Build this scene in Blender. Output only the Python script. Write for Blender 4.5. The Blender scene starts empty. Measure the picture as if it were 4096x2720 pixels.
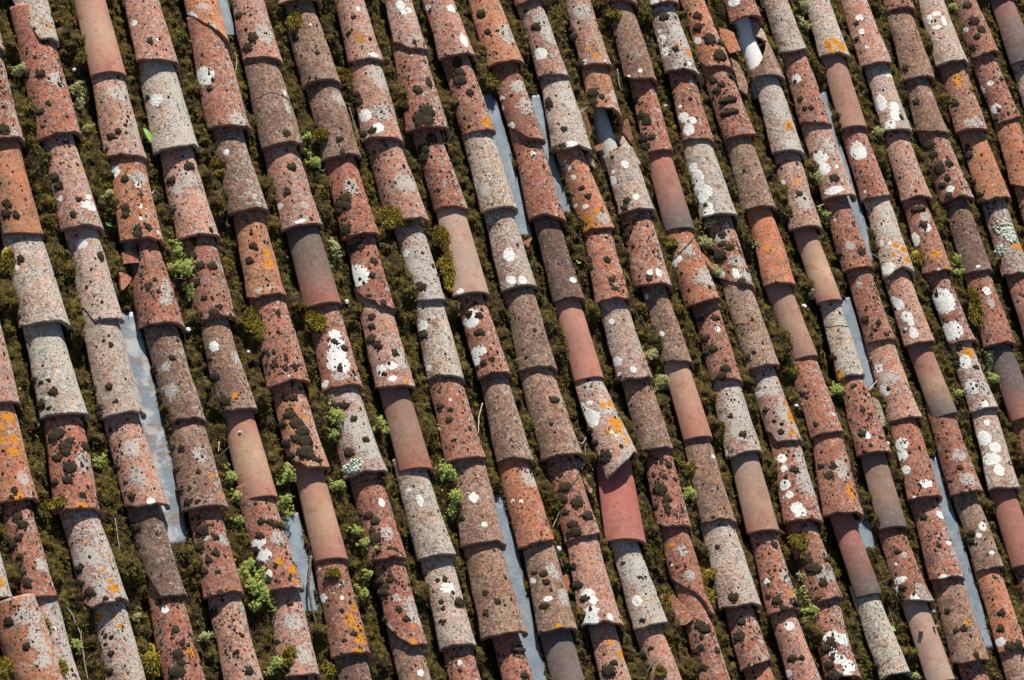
import bpy, math, random
import numpy as np
from mathutils import Matrix, Vector

# ---------------------------------------------------------------- camera, world, sun
D = bpy.data
scene = bpy.context.scene
COLL = scene.collection
SLOPE = math.radians(22)
ROOF_Z = 6.0
# roof frame: x along the eaves, y up the slope, z out of the roof
ROOF = Matrix.Translation((0, 0, ROOF_Z)) @ Matrix.Rotation(SLOPE, 4, 'X')
SUN_DIR = (ROOF.to_3x3() @ Vector((0.13, 1.75, 1.0))).normalized()
CAM_LOC=[-8.68047, -3.90758, 9.37396]
CAM_ROT=[[0.776737, -0.005113, -0.629804], [-0.236244, 0.924591, -0.298866], [0.583839, 0.380928, 0.716956]]
CAM_F=3.30369
TILES=[
[0,0,-2.9691,-0.9645,0.0785,0.0621,0.4036,0.3386,0.0152,-0.0228,0.0,"p","pale tile end rimmed with orange lichen, at lower left",None,None,[["O",0.208,0.0564,0.0211,0.0233]],[[0.75,0.2088,0.06,0.0195]],[],0.0032],
[0,1,-2.846,-1.3981,0.098,0.088,0.4338,0.4138,0.05,0.175,0.0,"o","big orange-pink grey-crusted tile lying askew in the corner, at lower left",None,None,[["G",0.0,0.3586,0.0568,0.0299],["G",0.042,0.2758,0.0289,0.0447],["G",-0.042,0.2,0.0307,0.0223]],[[-0.542,0.3586,0.0199,0.0186],[-0.333,0.2621,0.0163,0.0156]],[],0.045],
[1,0,-2.7816,-0.2714,0.0785,0.0592,0.4036,0.3386,0.0085,-0.0171,0.0,"k","orange-red tile with grey lichen flecks, first in lower-left column",None,None,[],[],[],0.004],
[1,1,-2.7936,-0.6221,0.0785,0.0651,0.4157,0.3507,0.0115,-0.0342,0.0,"o","bright orange tile with many yellow lichen patches, second in lower-left column",None,None,[["O",0.083,0.3039,0.0421,0.0203],["O",-0.292,0.2688,0.0128,0.0162],["O",0.083,0.2221,0.0253,0.0202],["O",0.0,0.1753,0.0325,0.0201],["O",-0.333,0.2221,0.0165,0.0162],["O",-0.25,0.0175,0.0268,0.0239],["G",0.125,0.076,0.0246,0.02]],[[-0.292,0.0351,0.0133,0.014],[-0.417,0.0117,0.0112,0.012]],[],0.0018],
[1,2,-2.7838,-0.9677,0.0704,0.0565,0.4106,0.3456,0.0117,0.0283,0.018,"r","dull red tile with dark moss balls, third in lower-left column",None,None,[["G",0.167,0.121,0.027,0.0272]],[[-0.75,0.0979,0.0229,0.0214],[-0.75,0.1267,0.0169,0.0156],[-0.583,0.0576,0.0154,0.0213],[-0.542,0.2189,0.0166,0.0156],[-0.375,0.2938,0.0216,0.0196],[-0.25,0.265,0.0218,0.0196],[-1.0,0.2016,0.0373,0.0273],[-0.625,0.1555,0.0143,0.0136]],[],0.004],
[1,3,-2.7671,-1.3062,0.079,0.0607,0.4036,0.3386,0.0084,0.0493,0.0,"g","narrow grey-brown tile beneath a big orange one, fourth in lower-left column",None,None,[["W",0.083,0.2314,0.0097,0.0069]],[[-1.0,0.1749,0.0186,0.0134]],[],0.0028],
[2,0,-2.547,1.0829,0.0785,0.0624,0.4036,0.3386,0.0119,-0.0022,0.0,"k","thin pale sliver of a tile, first in long left-edge column",None,None,[],[],[],0.0037],
[2,1,-2.5485,0.7268,0.0785,0.0606,0.4211,0.3561,0.0168,-0.0043,0.0,"r","red tile with dark mossy left half, second in long left-edge column",None,None,[],[[-0.292,0.0356,0.0242,0.0261]],[],0.004],
[2,2,-2.5474,0.3597,0.0785,0.0644,0.4321,0.3671,0.0161,0.0031,0.0,"os","smooth orange tile, black moss on its left, third in long left-edge column",None,None,[],[[-0.417,0.0734,0.0159,0.017],[-0.708,0.0857,0.019,0.0191],[-0.583,0.1163,0.0144,0.0149],[-0.667,0.1285,0.0169,0.0171]],[],0.004],
[2,3,-2.5402,0.0177,0.0954,0.0707,0.407,0.342,0.0156,0.0211,-0.079,"p","cream tile with a moss tuft upper left, fourth in long left-edge column",None,None,[["W",-0.667,0.228,0.0116,0.0106],["W",-0.958,0.0969,0.014,0.0117]],[[-0.5,0.2565,0.0138,0.019],[-1.0,0.0513,0.0141,0.0116]],[],0.004],
[2,4,-2.538,-0.3196,0.0919,0.0739,0.4024,0.3374,0.0115,0.0064,-0.058,"pg","pale grey tile with round olive moss balls, fifth in long left-edge column",None,None,[["W",-0.958,0.2811,0.0109,0.0083],["W",-0.667,0.0731,0.0082,0.0082]],[[-0.458,0.09,0.0167,0.0172],[-0.708,0.1349,0.0107,0.0103],[-0.5,0.1349,0.009,0.009],[-0.875,0.0562,0.0225,0.0204],[-0.667,0.0394,0.01,0.0102],[-0.958,0.1518,0.0177,0.0144]],[],0.004],
[2,5,-2.5677,-0.6649,0.088,0.0721,0.4103,0.3453,0.0124,-0.0857,0.036,"rm","red tile overgrown with large dark moss clumps, sixth in long left-edge column",None,None,[["O",-0.125,0.0115,0.0243,0.0122],["G",0.167,0.1784,0.0328,0.0369]],[[-0.5,0.2877,0.0261,0.0249],[-0.667,0.2762,0.027,0.0248],[-0.375,0.2359,0.0254,0.0248],[-0.208,0.2532,0.0177,0.0165],[-0.375,0.2129,0.0209,0.0206],[-0.667,0.1957,0.0194,0.0185],[-0.333,0.1554,0.0285,0.0288],[-0.458,0.1093,0.0218,0.0225],[-0.833,0.1093,0.0179,0.0163],[0.417,0.2359,0.0311,0.0205],[-0.042,0.0518,0.0152,0.0143]],[],0.004],
[2,6,-2.5316,-1.0012,0.088,0.0676,0.4013,0.3363,0.0141,0.1068,0.047,"gp","grey and orange lichened tile with ragged foot, seventh in long left-edge column",[[-1,0.035],[-0.7,0],[1,0]],None,[["O",0.042,0.0504,0.0289,0.0194],["O",0.25,0.1682,0.0134,0.0078],["O",-0.167,0.1177,0.0108,0.0097],["O",-0.417,0.2242,0.0086,0.0078],["O",-0.042,0.0785,0.0137,0.0117],["O",0.708,0.2579,0.0286,0.0156],["G",-0.333,0.1626,0.0209,0.0195],["G",-0.5,0.185,0.0335,0.0313],["G",-0.875,0.1513,0.0283,0.0234],["G",-0.375,0.0673,0.0234,0.0233]],[[-0.833,0.1457,0.0205,0.0175],[-1.0,0.0953,0.0254,0.0252],[-0.708,0.0561,0.0242,0.0233],[-1.0,0.0448,0.0147,0.0116],[-0.292,0.0224,0.0116,0.0116],[0.125,0.0056,0.0143,0.0108]],[],0.004],
[2,7,-2.5158,-1.3398,0.079,0.0649,0.4211,0.3386,0.0085,0.0467,0.0,"pb","peach tile with orange lichen across its top, eighth in long left-edge column",None,None,[["O",-0.667,0.3047,0.0266,0.0194],["O",-0.125,0.2991,0.0117,0.0097],["O",0.0,0.2596,0.02,0.0116]],[[-0.542,0.1749,0.0129,0.0123],[-0.583,0.237,0.0105,0.0097],[-0.375,0.2257,0.0103,0.0097],[-0.667,0.2088,0.0093,0.0085],[-0.708,0.1129,0.0164,0.0154]],[],0.004],
[3,0,-2.3122,1.1271,0.0785,0.0639,0.4036,0.3386,0.0158,-0.0024,0.0,"p","cream tile broken to a narrow foot, first down in top-edge column 1",[[-1,0.19],[-0.6,0.1],[-0.4,0.035],[-0.25,0],[1,0]],None,[["O",0.167,0.0564,0.0191,0.009],["O",-1.0,0.1411,0.0074,0.0063]],[],[],0.0017],
[3,1,-2.3139,0.7541,0.094,0.0707,0.533,0.373,0.0082,-0.0047,0.118,"r","brick-red tile with bright orange lower half, second down in top-edge column 1",None,None,[["G",0.125,0.2176,0.0342,0.0308]],[[-0.417,0.2424,0.0202,0.0199],[-0.667,0.0435,0.0104,0.0109],[-0.375,0.1243,0.0118,0.0123],[-0.667,0.0995,0.015,0.0154],[-0.875,0.2611,0.0257,0.0221],[-0.958,0.1554,0.018,0.0154]],[],0.004],
[3,2,-2.3041,0.3893,0.0852,0.0649,0.4298,0.3648,0.0144,0.027,-0.121,"k","dusky pink tile with a split white lichen, third down in top-edge column 1",None,None,[["W",-0.75,0.1277,0.0112,0.0108],["W",0.167,0.0851,0.0398,0.0214],["W",0.25,0.1216,0.0192,0.0128]],[[-0.792,0.2128,0.0218,0.0194],[-0.708,0.1763,0.0228,0.0216],[-0.208,0.1094,0.0132,0.0129]],[],0.004],
[3,3,-2.2941,0.0399,0.0785,0.0633,0.4144,0.3494,0.008,0.0286,0.0,"p","clean cream tile with one pale round spot, fourth down in top-edge column 1",[[-1,0.07],[-0.75,0.055],[-0.5,0],[1,0]],None,[["W",-0.375,0.297,0.0252,0.0233]],[[0.25,0.2446,0.0204,0.0211]],[],0.004],
[3,4,-2.3006,-0.3169,0.0888,0.0698,0.4568,0.3568,0.0125,-0.0183,0.022,"p","beige tile with olive moss balls down its left, fifth down in top-edge column 1",None,None,[],[[-0.5,0.107,0.0163,0.0168],[-0.417,0.0476,0.0087,0.0092],[-0.167,0.2617,0.0118,0.0106],[-1.0,0.0416,0.0224,0.0187],[-1.0,0.0178,0.0197,0.0166],[-1.0,0.113,0.0155,0.0125]],[],-0.0024],
[3,5,-2.2809,-0.6589,0.0855,0.0696,0.407,0.342,0.0119,0.0578,-0.036,"k","peach tile with broad grey lichen patches, sixth down in top-edge column 1",None,None,[["W",-0.167,0.0171,0.0166,0.0161],["G",-0.292,0.2166,0.035,0.0324],["G",-0.375,0.114,0.0244,0.0323]],[[-0.958,0.171,0.0152,0.0121],[-0.75,0.1083,0.0107,0.0101],[-0.667,0.0513,0.0141,0.0141]],[],0.004],
[3,6,-2.2806,-0.9859,0.0785,0.0604,0.392,0.327,0.0098,0.0008,0.0,"d","dark brown tile with a broken lower left corner, seventh down in top-edge column 1",[[-1,0.13],[-0.65,0.07],[-0.45,0],[1,0]],None,[],[[-1.0,0.158,0.024,0.018],[-0.792,0.267,0.0272,0.0222],[-0.917,0.2016,0.0154,0.0121],[-1.0,0.2779,0.0232,0.0161]],[],0.004],
[3,7,-2.2802,-1.3244,0.079,0.0613,0.4686,0.3386,0.0109,0.0013,0.0,"rh","dark red tile with moss and orange rim, eighth down in top-edge column 1",None,None,[["W",-0.417,0.2991,0.0177,0.0159],["O",0.167,0.1354,0.0173,0.0275]],[[-0.208,0.2201,0.0178,0.0158],[-0.292,0.1354,0.0227,0.0216],[-0.458,0.0734,0.0312,0.0313],[-0.083,0.1693,0.0139,0.0118],[-0.25,0.1016,0.0164,0.0157]],[],0.004],
[4,0,-2.0484,1.0136,0.0771,0.0655,0.4036,0.3386,0.0172,-0.0048,-0.034,"n1","smooth new tile fading pink to tan, first down in top-edge column 2",None,None,[],[],[],0.0002],
[4,1,-2.0517,0.6797,0.0862,0.0672,0.3989,0.3339,0.0126,-0.0097,-0.055,"k","peach-grey tile with four moss balls, second down in top-edge column 2",None,None,[["O",-0.833,0.1892,0.0099,0.0089],["O",-0.833,0.2393,0.0072,0.0063],["G",0.083,0.256,0.0532,0.0269],["G",0.583,0.1169,0.0304,0.022]],[[-0.625,0.0835,0.0171,0.0178],[-0.375,0.1002,0.0128,0.0134],[-0.875,0.039,0.0129,0.0124]],[],0.004],
[4,2,-2.0622,0.3469,0.0893,0.0737,0.3978,0.3328,0.0126,-0.0316,-0.009,"o","orange tile with dense moss dots on its foot, third down in top-edge column 2",None,None,[["W",-0.833,0.2829,0.0277,0.0244],["W",-0.167,0.1331,0.0113,0.011],["W",-0.25,0.0832,0.0094,0.0096],["W",0.292,0.0333,0.0128,0.0109],["W",-0.125,0.2163,0.0144,0.0132],["O",0.333,0.2163,0.0147,0.0088],["G",-0.042,0.2496,0.0411,0.0265]],[[-0.667,0.1331,0.0196,0.0198],[-0.708,0.1054,0.0152,0.0154],[-0.417,0.0444,0.0183,0.0197],[-0.458,0.0222,0.018,0.0197],[-0.083,0.0499,0.0182,0.0175],[-0.5,0.2441,0.0179,0.0177]],[],0.004],
[4,3,-2.0542,0.0211,0.0893,0.0698,0.3908,0.3258,0.0101,0.0244,-0.115,"rc","cracked red tile with its upper left broken out, fourth down in top-edge column 2",None,[[-1,0.17],[-0.6,0.22],[-0.35,0.3],[-0.2,0.42],[1,0.42]],[["G",0.208,0.1357,0.0318,0.0382],["G",0.0,0.0923,0.0351,0.0212]],[[-0.5,0.2769,0.0211,0.0194],[-0.417,0.152,0.0139,0.0137]],[],0.004],
[4,4,-2.0366,-0.3413,0.0778,0.0642,0.4274,0.3624,0.0081,0.0486,-0.105,"b","dusty brown-pink tile beside the long metal strip, fifth down in top-edge column 2",None,None,[["G",-0.542,0.2114,0.0259,0.0146],["G",0.375,0.2658,0.0174,0.0146],["G",-0.583,0.1208,0.0291,0.0331]],[[-1.0,0.2235,0.0188,0.0146],[-1.0,0.2114,0.0161,0.0125],[-0.167,0.2416,0.0151,0.0133],[-1.0,0.0544,0.0224,0.0186],[-1.0,0.0242,0.0172,0.0144]],[],0.004],
[4,5,-2.0448,-0.6716,0.0871,0.0692,0.3952,0.3302,0.0164,-0.0248,-0.011,"b","brown tile with yellow-edged right side, sixth down in top-edge column 2",None,None,[["O",0.25,0.1211,0.0196,0.0125],["O",0.375,0.044,0.0153,0.0083],["G",-0.042,0.1981,0.0303,0.0336]],[[-0.583,0.2367,0.0144,0.0135],[-0.917,0.2477,0.0131,0.0105],[-0.958,0.1651,0.018,0.0147],[-0.958,0.0881,0.0222,0.0188],[-0.708,0.033,0.0185,0.0187],[-0.417,0.0275,0.0118,0.0125],[-0.583,0.0771,0.0102,0.0104],[-0.208,0.1376,0.0111,0.0105]],[],-0.0031],
[4,6,-2.0485,-0.9899,0.0843,0.0649,0.3833,0.3183,0.0088,-0.0117,0.007,"r","red tile with grey lichen shoulder and green moss ball, seventh down in top-edge column 2",None,None,[["G",0.125,0.2016,0.036,0.0245],["G",-0.5,0.2122,0.0155,0.0143]],[[-0.583,0.244,0.0297,0.0266],[-0.292,0.1538,0.0175,0.0163],[-0.583,0.1326,0.0169,0.0163],[-0.792,0.0955,0.0186,0.017],[-0.375,0.0849,0.0102,0.0101],[-0.167,0.2122,0.0144,0.0123],[-0.792,0.1857,0.0212,0.0184],[-0.583,0.1485,0.0107,0.0102],[-0.417,0.0053,0.0155,0.0162]],[],0.004],
[4,7,-2.0462,-1.3284,0.079,0.0639,0.4036,0.3386,0.0156,0.0068,0.0,"k","grey-pink speckled tile leaving the lower edge, eighth down in top-edge column 2",None,None,[],[[-0.042,0.0564,0.0208,0.0178],[-0.875,0.2878,0.0228,0.0181],[0.0,0.1919,0.0128,0.01],[-0.333,0.1298,0.0124,0.012],[-0.167,0.2483,0.0094,0.008]],[],0.004],
[5,0,-1.8227,1.0698,0.0913,0.0711,0.4036,0.3386,0.0141,0.001,-0.054,"k","pink-brown tile with a tiny white disc, first down in top-edge column 3",None,None,[["W",-0.792,0.1749,0.0146,0.0139],["W",-0.167,0.0903,0.007,0.0069]],[[-0.417,0.0846,0.0129,0.0139]],[],-0.0034],
[5,1,-1.822,0.7237,0.093,0.0712,0.4111,0.3461,0.0142,0.0019,0.048,"pg","greenish grey tile with one pale lichen disc, second down in top-edge column 3",None,None,[["W",-0.542,0.2019,0.0287,0.0281],["G",0.083,0.1846,0.0292,0.0225]],[[-0.833,0.225,0.0123,0.0109]],[],0.004],
[5,2,-1.8103,0.373,0.0865,0.0676,0.4157,0.3507,0.0122,0.0335,-0.02,"k","pink-red tile dusted with fine white lichen, third down in top-edge column 3",None,None,[["O",0.625,0.0994,0.0183,0.0065],["G",-0.167,0.228,0.04,0.0308],["G",-0.583,0.1929,0.0272,0.0264]],[[0.042,0.2806,0.0269,0.0198],[-0.708,0.2338,0.0215,0.0198]],[],0.004],
[5,3,-1.8133,0.0512,0.0826,0.0672,0.3868,0.3218,0.01,-0.0095,0.031,"r","orange-red tile with heavy black cushions, fourth down in top-edge column 3",None,None,[],[[0.0,0.2038,0.0241,0.0196],[-0.75,0.1502,0.0228,0.0217],[-0.417,0.2092,0.0202,0.0196],[-0.333,0.0215,0.0226,0.0238],[-0.083,0.0429,0.0139,0.013],[-0.542,0.0858,0.0126,0.013],[-0.708,0.1931,0.0184,0.0174],[-0.875,0.2306,0.0178,0.0153],[-0.833,0.0161,0.0133,0.0129]],[],0.004],
[5,4,-1.8115,-0.3048,0.0805,0.0629,0.421,0.356,0.0138,0.0053,-0.002,"b","brown tile with small white lichen and orange specks, fifth down in top-edge column 3",None,None,[["W",-0.583,0.2552,0.0209,0.0215],["O",-0.333,0.0534,0.0166,0.017],["G",0.25,0.2077,0.0286,0.0256]],[[-0.708,0.0415,0.0252,0.0254],[-0.833,0.1424,0.0236,0.0213],[-0.833,0.2136,0.0098,0.0086]],[],0.004],
[5,5,-1.8012,-0.6351,0.0762,0.0648,0.3953,0.3303,0.011,0.031,-0.021,"n2","smooth new tile, tan-waisted, with a white pebble, sixth down in top-edge column 3",None,None,[],[],[],0.004],
[5,6,-1.7964,-0.9825,0.0851,0.0686,0.4124,0.3474,0.0142,0.0137,-0.051,"rw","red tile with white and orange lichen blotches, seventh down in top-edge column 3",None,None,[["W",-0.75,0.1795,0.0181,0.0289],["W",-0.583,0.1911,0.026,0.0206],["W",-0.583,0.1389,0.0316,0.0226],["W",-0.583,0.0695,0.0142,0.0164],["O",-0.167,0.1042,0.0224,0.0205],["O",0.292,0.0695,0.036,0.0245],["O",0.333,0.0232,0.0228,0.0122],["G",0.042,0.1911,0.0275,0.0206]],[[-0.833,0.1679,0.0187,0.0165],[-0.375,0.2605,0.0158,0.0145],[-0.083,0.2547,0.0179,0.0145],[-0.542,0.2142,0.0153,0.0186],[0.125,0.2432,0.0247,0.0165],[0.458,0.2374,0.0435,0.0165],[-0.833,0.1621,0.021,0.0185],[-0.833,0.11,0.0204,0.0185],[-0.333,0.0926,0.0104,0.0103]],[],-0.0006],
[5,7,-1.8066,-1.2996,0.0786,0.0628,0.3821,0.3171,0.0137,-0.032,-0.039,"k","pink-grey tile with a golden moss tuft, eighth down in top-edge column 3",None,None,[["G",-0.167,0.2008,0.0426,0.0245],["G",-0.042,0.074,0.0286,0.0324]],[[-0.833,0.037,0.0305,0.0283],[-1.0,0.074,0.0303,0.0243],[-0.125,0.2695,0.0152,0.0123],[-0.833,0.1427,0.0116,0.0102]],[],0.004],
[5,8,-1.8087,-1.6382,0.079,0.0652,0.4036,0.3386,0.0114,-0.0063,0.0,"r","red tile end at the lower edge, ninth down in top-edge column 3",[[-1,0],[1,0]],None,[],[],[],0.004],
[6,0,-1.5578,1.1604,0.0785,0.0649,0.4036,0.3386,0.0169,-0.0129,0.0,"os","orange tile snapped diagonally, white ring lichen, first down in top-edge column 4",[[-1,0.15],[-0.4,0.1],[0.2,0.045],[0.6,0.012],[1,0]],None,[["W",-0.917,0.1241,0.0376,0.0351],["G",-0.292,0.1636,0.0324,0.0235],["G",-0.125,0.0734,0.0238,0.028]],[],[],0.0007],
[6,1,-1.5667,0.8161,0.0931,0.0707,0.4843,0.3443,0.0145,-0.0259,-0.047,"rw","red tile with a big scalloped white lichen, second down in top-edge column 4",None,None,[["W",-0.708,0.2238,0.0435,0.0417],["W",-1.0,0.2008,0.0111,0.0092],["G",0.042,0.0287,0.0312,0.0274]],[[-0.625,0.1664,0.0137,0.0139]],[],0.004],
[6,2,-1.5637,0.481,0.0848,0.0663,0.4001,0.3351,0.0153,0.0092,0.023,"b","plain brown tile with few marks, third down in top-edge column 4",None,None,[["W",-0.5,0.2458,0.0143,0.0136]],[],[],0.004],
[6,3,-1.5677,0.1412,0.0826,0.062,0.4048,0.3398,0.0094,-0.0118,0.075,"o","orange tile with scattered black dots and yellow flecks, fourth down in top-edge column 4",None,None,[["O",0.083,0.1756,0.024,0.0177],["O",0.083,0.1303,0.0349,0.0265],["G",-0.583,0.0227,0.0145,0.0154],["G",-0.583,0.0227,0.0133,0.0141],["G",-0.208,0.034,0.0098,0.0097]],[[-0.667,0.1472,0.016,0.0155],[-0.458,0.2039,0.0164,0.0156]],[],0.004],
[6,4,-1.5627,-0.2009,0.0914,0.0716,0.4071,0.3421,0.0144,0.0145,0.057,"rh","red tile covered with green-black dots, fifth down in top-edge column 4",None,None,[["W",-0.292,0.0228,0.0051,0.0052]],[[-0.833,0.2737,0.0258,0.0219],[-0.833,0.1369,0.0142,0.013],[-0.708,0.1197,0.0125,0.0121],[-0.333,0.0513,0.0119,0.0173],[0.0,0.057,0.0154,0.0172],[-0.208,0.0969,0.0091,0.0152],[-0.542,0.1255,0.0087,0.013]],[],0.0003],
[6,5,-1.5579,-0.534,0.0817,0.0654,0.398,0.333,0.0156,0.0145,-0.023,"om","orange tile with a heavy dark moss mass, sixth down in top-edge column 4",[[-1,0.05],[-0.6,0.03],[-0.4,0],[1,0]],None,[["W",0.083,0.222,0.0073,0.0051],["O",0.042,0.1998,0.0143,0.0107]],[[-0.5,0.2165,0.0271,0.0256],[-0.333,0.1776,0.0293,0.0277],[-0.208,0.1443,0.0302,0.0277],[-0.208,0.1055,0.0318,0.0297],[-0.333,0.0666,0.0318,0.0318],[-0.5,0.1221,0.0214,0.0213],[-0.917,0.1166,0.0244,0.0212],[-0.833,0.0666,0.0226,0.0212],[-1.0,0.0333,0.0299,0.0253],[-0.875,0.1887,0.0223,0.0192],[-0.208,0.05,0.022,0.0212],[0.042,0.0278,0.0183,0.0148],[-0.208,0.2775,0.0201,0.0171],[-0.5,0.2831,0.0164,0.015]],[],0.004],
[6,6,-1.5541,-0.877,0.0702,0.0597,0.433,0.343,0.0136,0.0111,-0.073,"n3","smooth new pink to tan tile without lichen, seventh down in top-edge column 4",None,None,[],[],[],0.004],
[6,7,-1.5693,-1.2368,0.079,0.0632,0.4248,0.3598,0.013,-0.0422,-0.017,"r","brown-red tile with a large orange lichen, eighth down in top-edge column 4",None,None,[["W",-0.875,0.2279,0.0189,0.0187],["W",-0.792,0.3418,0.0101,0.0084],["W",-0.167,0.2159,0.0106,0.0091],["O",0.292,0.1799,0.0306,0.0207],["O",-0.042,0.1319,0.03,0.0289],["O",0.25,0.1019,0.0344,0.0165],["O",0.208,0.06,0.038,0.0246],["O",0.0,0.012,0.0195,0.0164],["G",-0.083,0.2698,0.0209,0.0125]],[[-0.625,0.006,0.012,0.0123],[-0.417,0.06,0.0102,0.0103],[0.0,0.078,0.0141,0.0115]],[],0.0018],
[6,8,-1.5718,-1.5753,0.079,0.0651,0.4036,0.3386,0.0123,-0.0074,0.0,"d","dark brown tile end, ninth down in top-edge column 4",None,None,[],[],[],0.004],
[7,0,-1.3341,1.1169,0.0868,0.066,0.4036,0.3386,0.0109,-0.0135,-0.136,"k","salmon tile with grey lichen and dark tufts, first down in top-edge column 5",None,None,[["G",0.0,0.1072,0.0382,0.0423]],[[-0.458,0.0959,0.0202,0.0213],[-0.708,0.0564,0.0202,0.0212],[-0.792,0.1975,0.0178,0.0166],[-0.458,0.0903,0.0223,0.0236]],[],0.0011],
[7,1,-1.3438,0.7562,0.0944,0.0748,0.4257,0.3607,0.0169,-0.0271,0.014,"bc","brown tile cracked straight across, second down in top-edge column 5",[[-1,0],[1,0]],None,[["W",0.292,0.2224,0.0154,0.0139],["G",0.208,0.1563,0.0168,0.0325]],[[-0.125,0.0421,0.019,0.0185]],[],0.0021],
[7,2,-1.3319,0.4277,0.0935,0.0721,0.3935,0.3285,0.0097,0.0364,0.031,"k","pink tile thick with black dots, third down in top-edge column 5",None,None,[["W",-0.875,0.0985,0.0146,0.0134],["W",-0.375,0.0164,0.0255,0.0089],["G",-0.125,0.0766,0.0172,0.0156]],[[-0.125,0.2409,0.0219,0.018],[-0.542,0.1423,0.0181,0.018],[-0.042,0.0219,0.0126,0.0111]],[],0.004],
[7,3,-1.3279,0.111,0.0843,0.0717,0.3817,0.3167,0.0174,0.0127,0.028,"n4","smooth new tile, grey-brown turning red below, fourth down in top-edge column 5",None,None,[],[],[],0.004],
[7,4,-1.3258,-0.2204,0.0881,0.0695,0.3965,0.3315,0.0094,0.006,0.041,"rw","orange tile with a tall white lichen splash, fifth down in top-edge column 5",None,None,[["W",-0.125,0.2099,0.0313,0.0219],["W",-0.167,0.1713,0.0397,0.0262],["W",-0.25,0.1326,0.0466,0.0349],["W",-0.125,0.0884,0.0339,0.0348],["W",-0.458,0.0939,0.0259,0.0262],["W",-0.833,0.0276,0.0171,0.0165],["G",-0.333,0.0442,0.0343,0.0174]],[[-0.25,0.0773,0.0126,0.0174],[-0.208,0.1823,0.0137,0.0123]],[],0.004],
[7,5,-1.313,-0.5537,0.0926,0.0736,0.3982,0.3332,0.0116,0.0385,0.004,"g","blue-grey lichened tile with a foliose rosette, sixth down in top-edge column 5",None,None,[["G",-0.042,0.1666,0.06,0.0555],["G",0.083,0.0944,0.0469,0.034]],[[-0.625,0.0889,0.0214,0.0213],[-0.583,0.2722,0.019,0.0172],[-0.333,0.2666,0.0194,0.0172],[-0.042,0.1277,0.0132,0.0107],[0.042,0.1222,0.0125,0.0094],[-0.167,0.2111,0.0152,0.0129]],[[-0.5,0.0444,0.0228,0.0149],[-0.792,0.0333,0.0175,0.0149],[-0.625,0.0222,0.0186,0.0106]],0.0035],
[7,6,-1.3109,-0.8846,0.0825,0.0625,0.3959,0.3309,0.0087,0.0065,-0.008,"r","orange-red tile with grey lichen on its right, seventh down in top-edge column 5",None,None,[["W",0.083,0.2151,0.019,0.019],["G",-0.042,0.0993,0.0259,0.0295]],[[-0.542,0.1765,0.0204,0.0191],[-0.375,0.1489,0.0203,0.019],[-0.542,0.1158,0.0152,0.0148],[-0.5,0.0827,0.0297,0.0295],[-0.5,0.0386,0.0144,0.0147],[-0.875,0.193,0.0127,0.0106],[-0.125,0.0386,0.0103,0.0092],[0.083,0.0331,0.0124,0.0092]],[],0.004],
[7,7,-1.3079,-1.2163,0.0785,0.0643,0.3967,0.3317,0.0157,0.009,0.0,"r","red tile with clustered moss balls and clipped corner, eighth down in top-edge column 5",[[-1,0.1],[-0.6,0.03],[-0.2,0],[1,0]],None,[["O",-0.042,0.0719,0.011,0.0091],["O",-0.167,0.0111,0.0178,0.0165],["G",-0.417,0.1824,0.0154,0.0146],["G",0.208,0.1493,0.035,0.0373],["G",0.5,0.1106,0.06,0.0372],["G",-1.0,0.0829,0.0304,0.0248]],[[-0.875,0.2156,0.0297,0.025],[-1.0,0.2599,0.0333,0.0251],[-0.708,0.2322,0.0208,0.0188],[-0.458,0.2543,0.0137,0.0125],[-0.417,0.1437,0.0138,0.0133],[-0.208,0.0995,0.0145,0.0133],[-1.0,0.1161,0.0154,0.0124],[-0.75,0.0553,0.0107,0.0103],[-0.792,0.0276,0.015,0.0144]],[],0.004],
[7,8,-1.3124,-1.5549,0.079,0.061,0.4536,0.3386,0.0155,-0.0134,0.0,"b","brown tile with a ring lichen, ninth down in top-edge column 5",None,None,[["W",-0.083,0.237,0.0185,0.0144]],[],[],0.004],
[8,0,-1.0955,1.3769,0.1,0.0711,0.4036,0.3386,0.012,0.022,-0.007,"k","pale tile foot at the upper edge, first down in top-edge column 6",None,None,[],[],[],-0.003],
[8,1,-1.0805,1.0376,0.0878,0.0682,0.4043,0.3393,0.0085,0.044,0.004,"b","brown tile with green moss on its upper left, second down in top-edge column 6",[[-1,-0.012],[-0.8,0],[1,0]],None,[["W",-0.083,0.2432,0.0087,0.007]],[[-0.75,0.2036,0.0174,0.0163]],[],0.004],
[8,2,-1.0722,0.7252,0.0906,0.0737,0.3774,0.3124,0.008,0.0267,0.012,"b","rust-brown tile with an orange lower right, third down in top-edge column 6",[[-1,0.0],[1,0]],None,[["G",0.208,0.2395,0.0451,0.0276]],[[-0.292,0.0104,0.0133,0.0137],[-0.292,0.0677,0.016,0.0161]],[],0.003],
[8,3,-1.0696,0.3978,0.0863,0.0675,0.3925,0.3275,0.0098,0.0078,0.014,"r","dusky red tile with a dark moss heap, fourth down in top-edge column 6",None,None,[["G",-0.167,0.2019,0.0315,0.0366]],[[-0.5,0.1583,0.0254,0.0251],[-0.708,0.1364,0.028,0.0274],[-0.5,0.1255,0.0226,0.0228],[-0.875,0.1146,0.0222,0.0205],[-0.792,0.0327,0.0293,0.0295]],[],0.004],
[8,4,-1.0778,0.0966,0.0785,0.0626,0.3662,0.3012,0.0111,-0.0273,0.0,"rw","red tile with a big white lichen blob, fifth down in top-edge column 6",[[-1,0.085],[-0.5,0.03],[-0.2,0],[1,0]],None,[["W",-0.792,0.1456,0.0505,0.0476]],[[-0.75,0.261,0.023,0.0205],[-0.458,0.261,0.0221,0.0206],[-1.0,0.261,0.0264,0.0205],[0.0,0.1958,0.0204,0.0159],[-0.25,0.1355,0.0167,0.0159],[-0.542,0.0552,0.0095,0.0099]],[],0.004],
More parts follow.
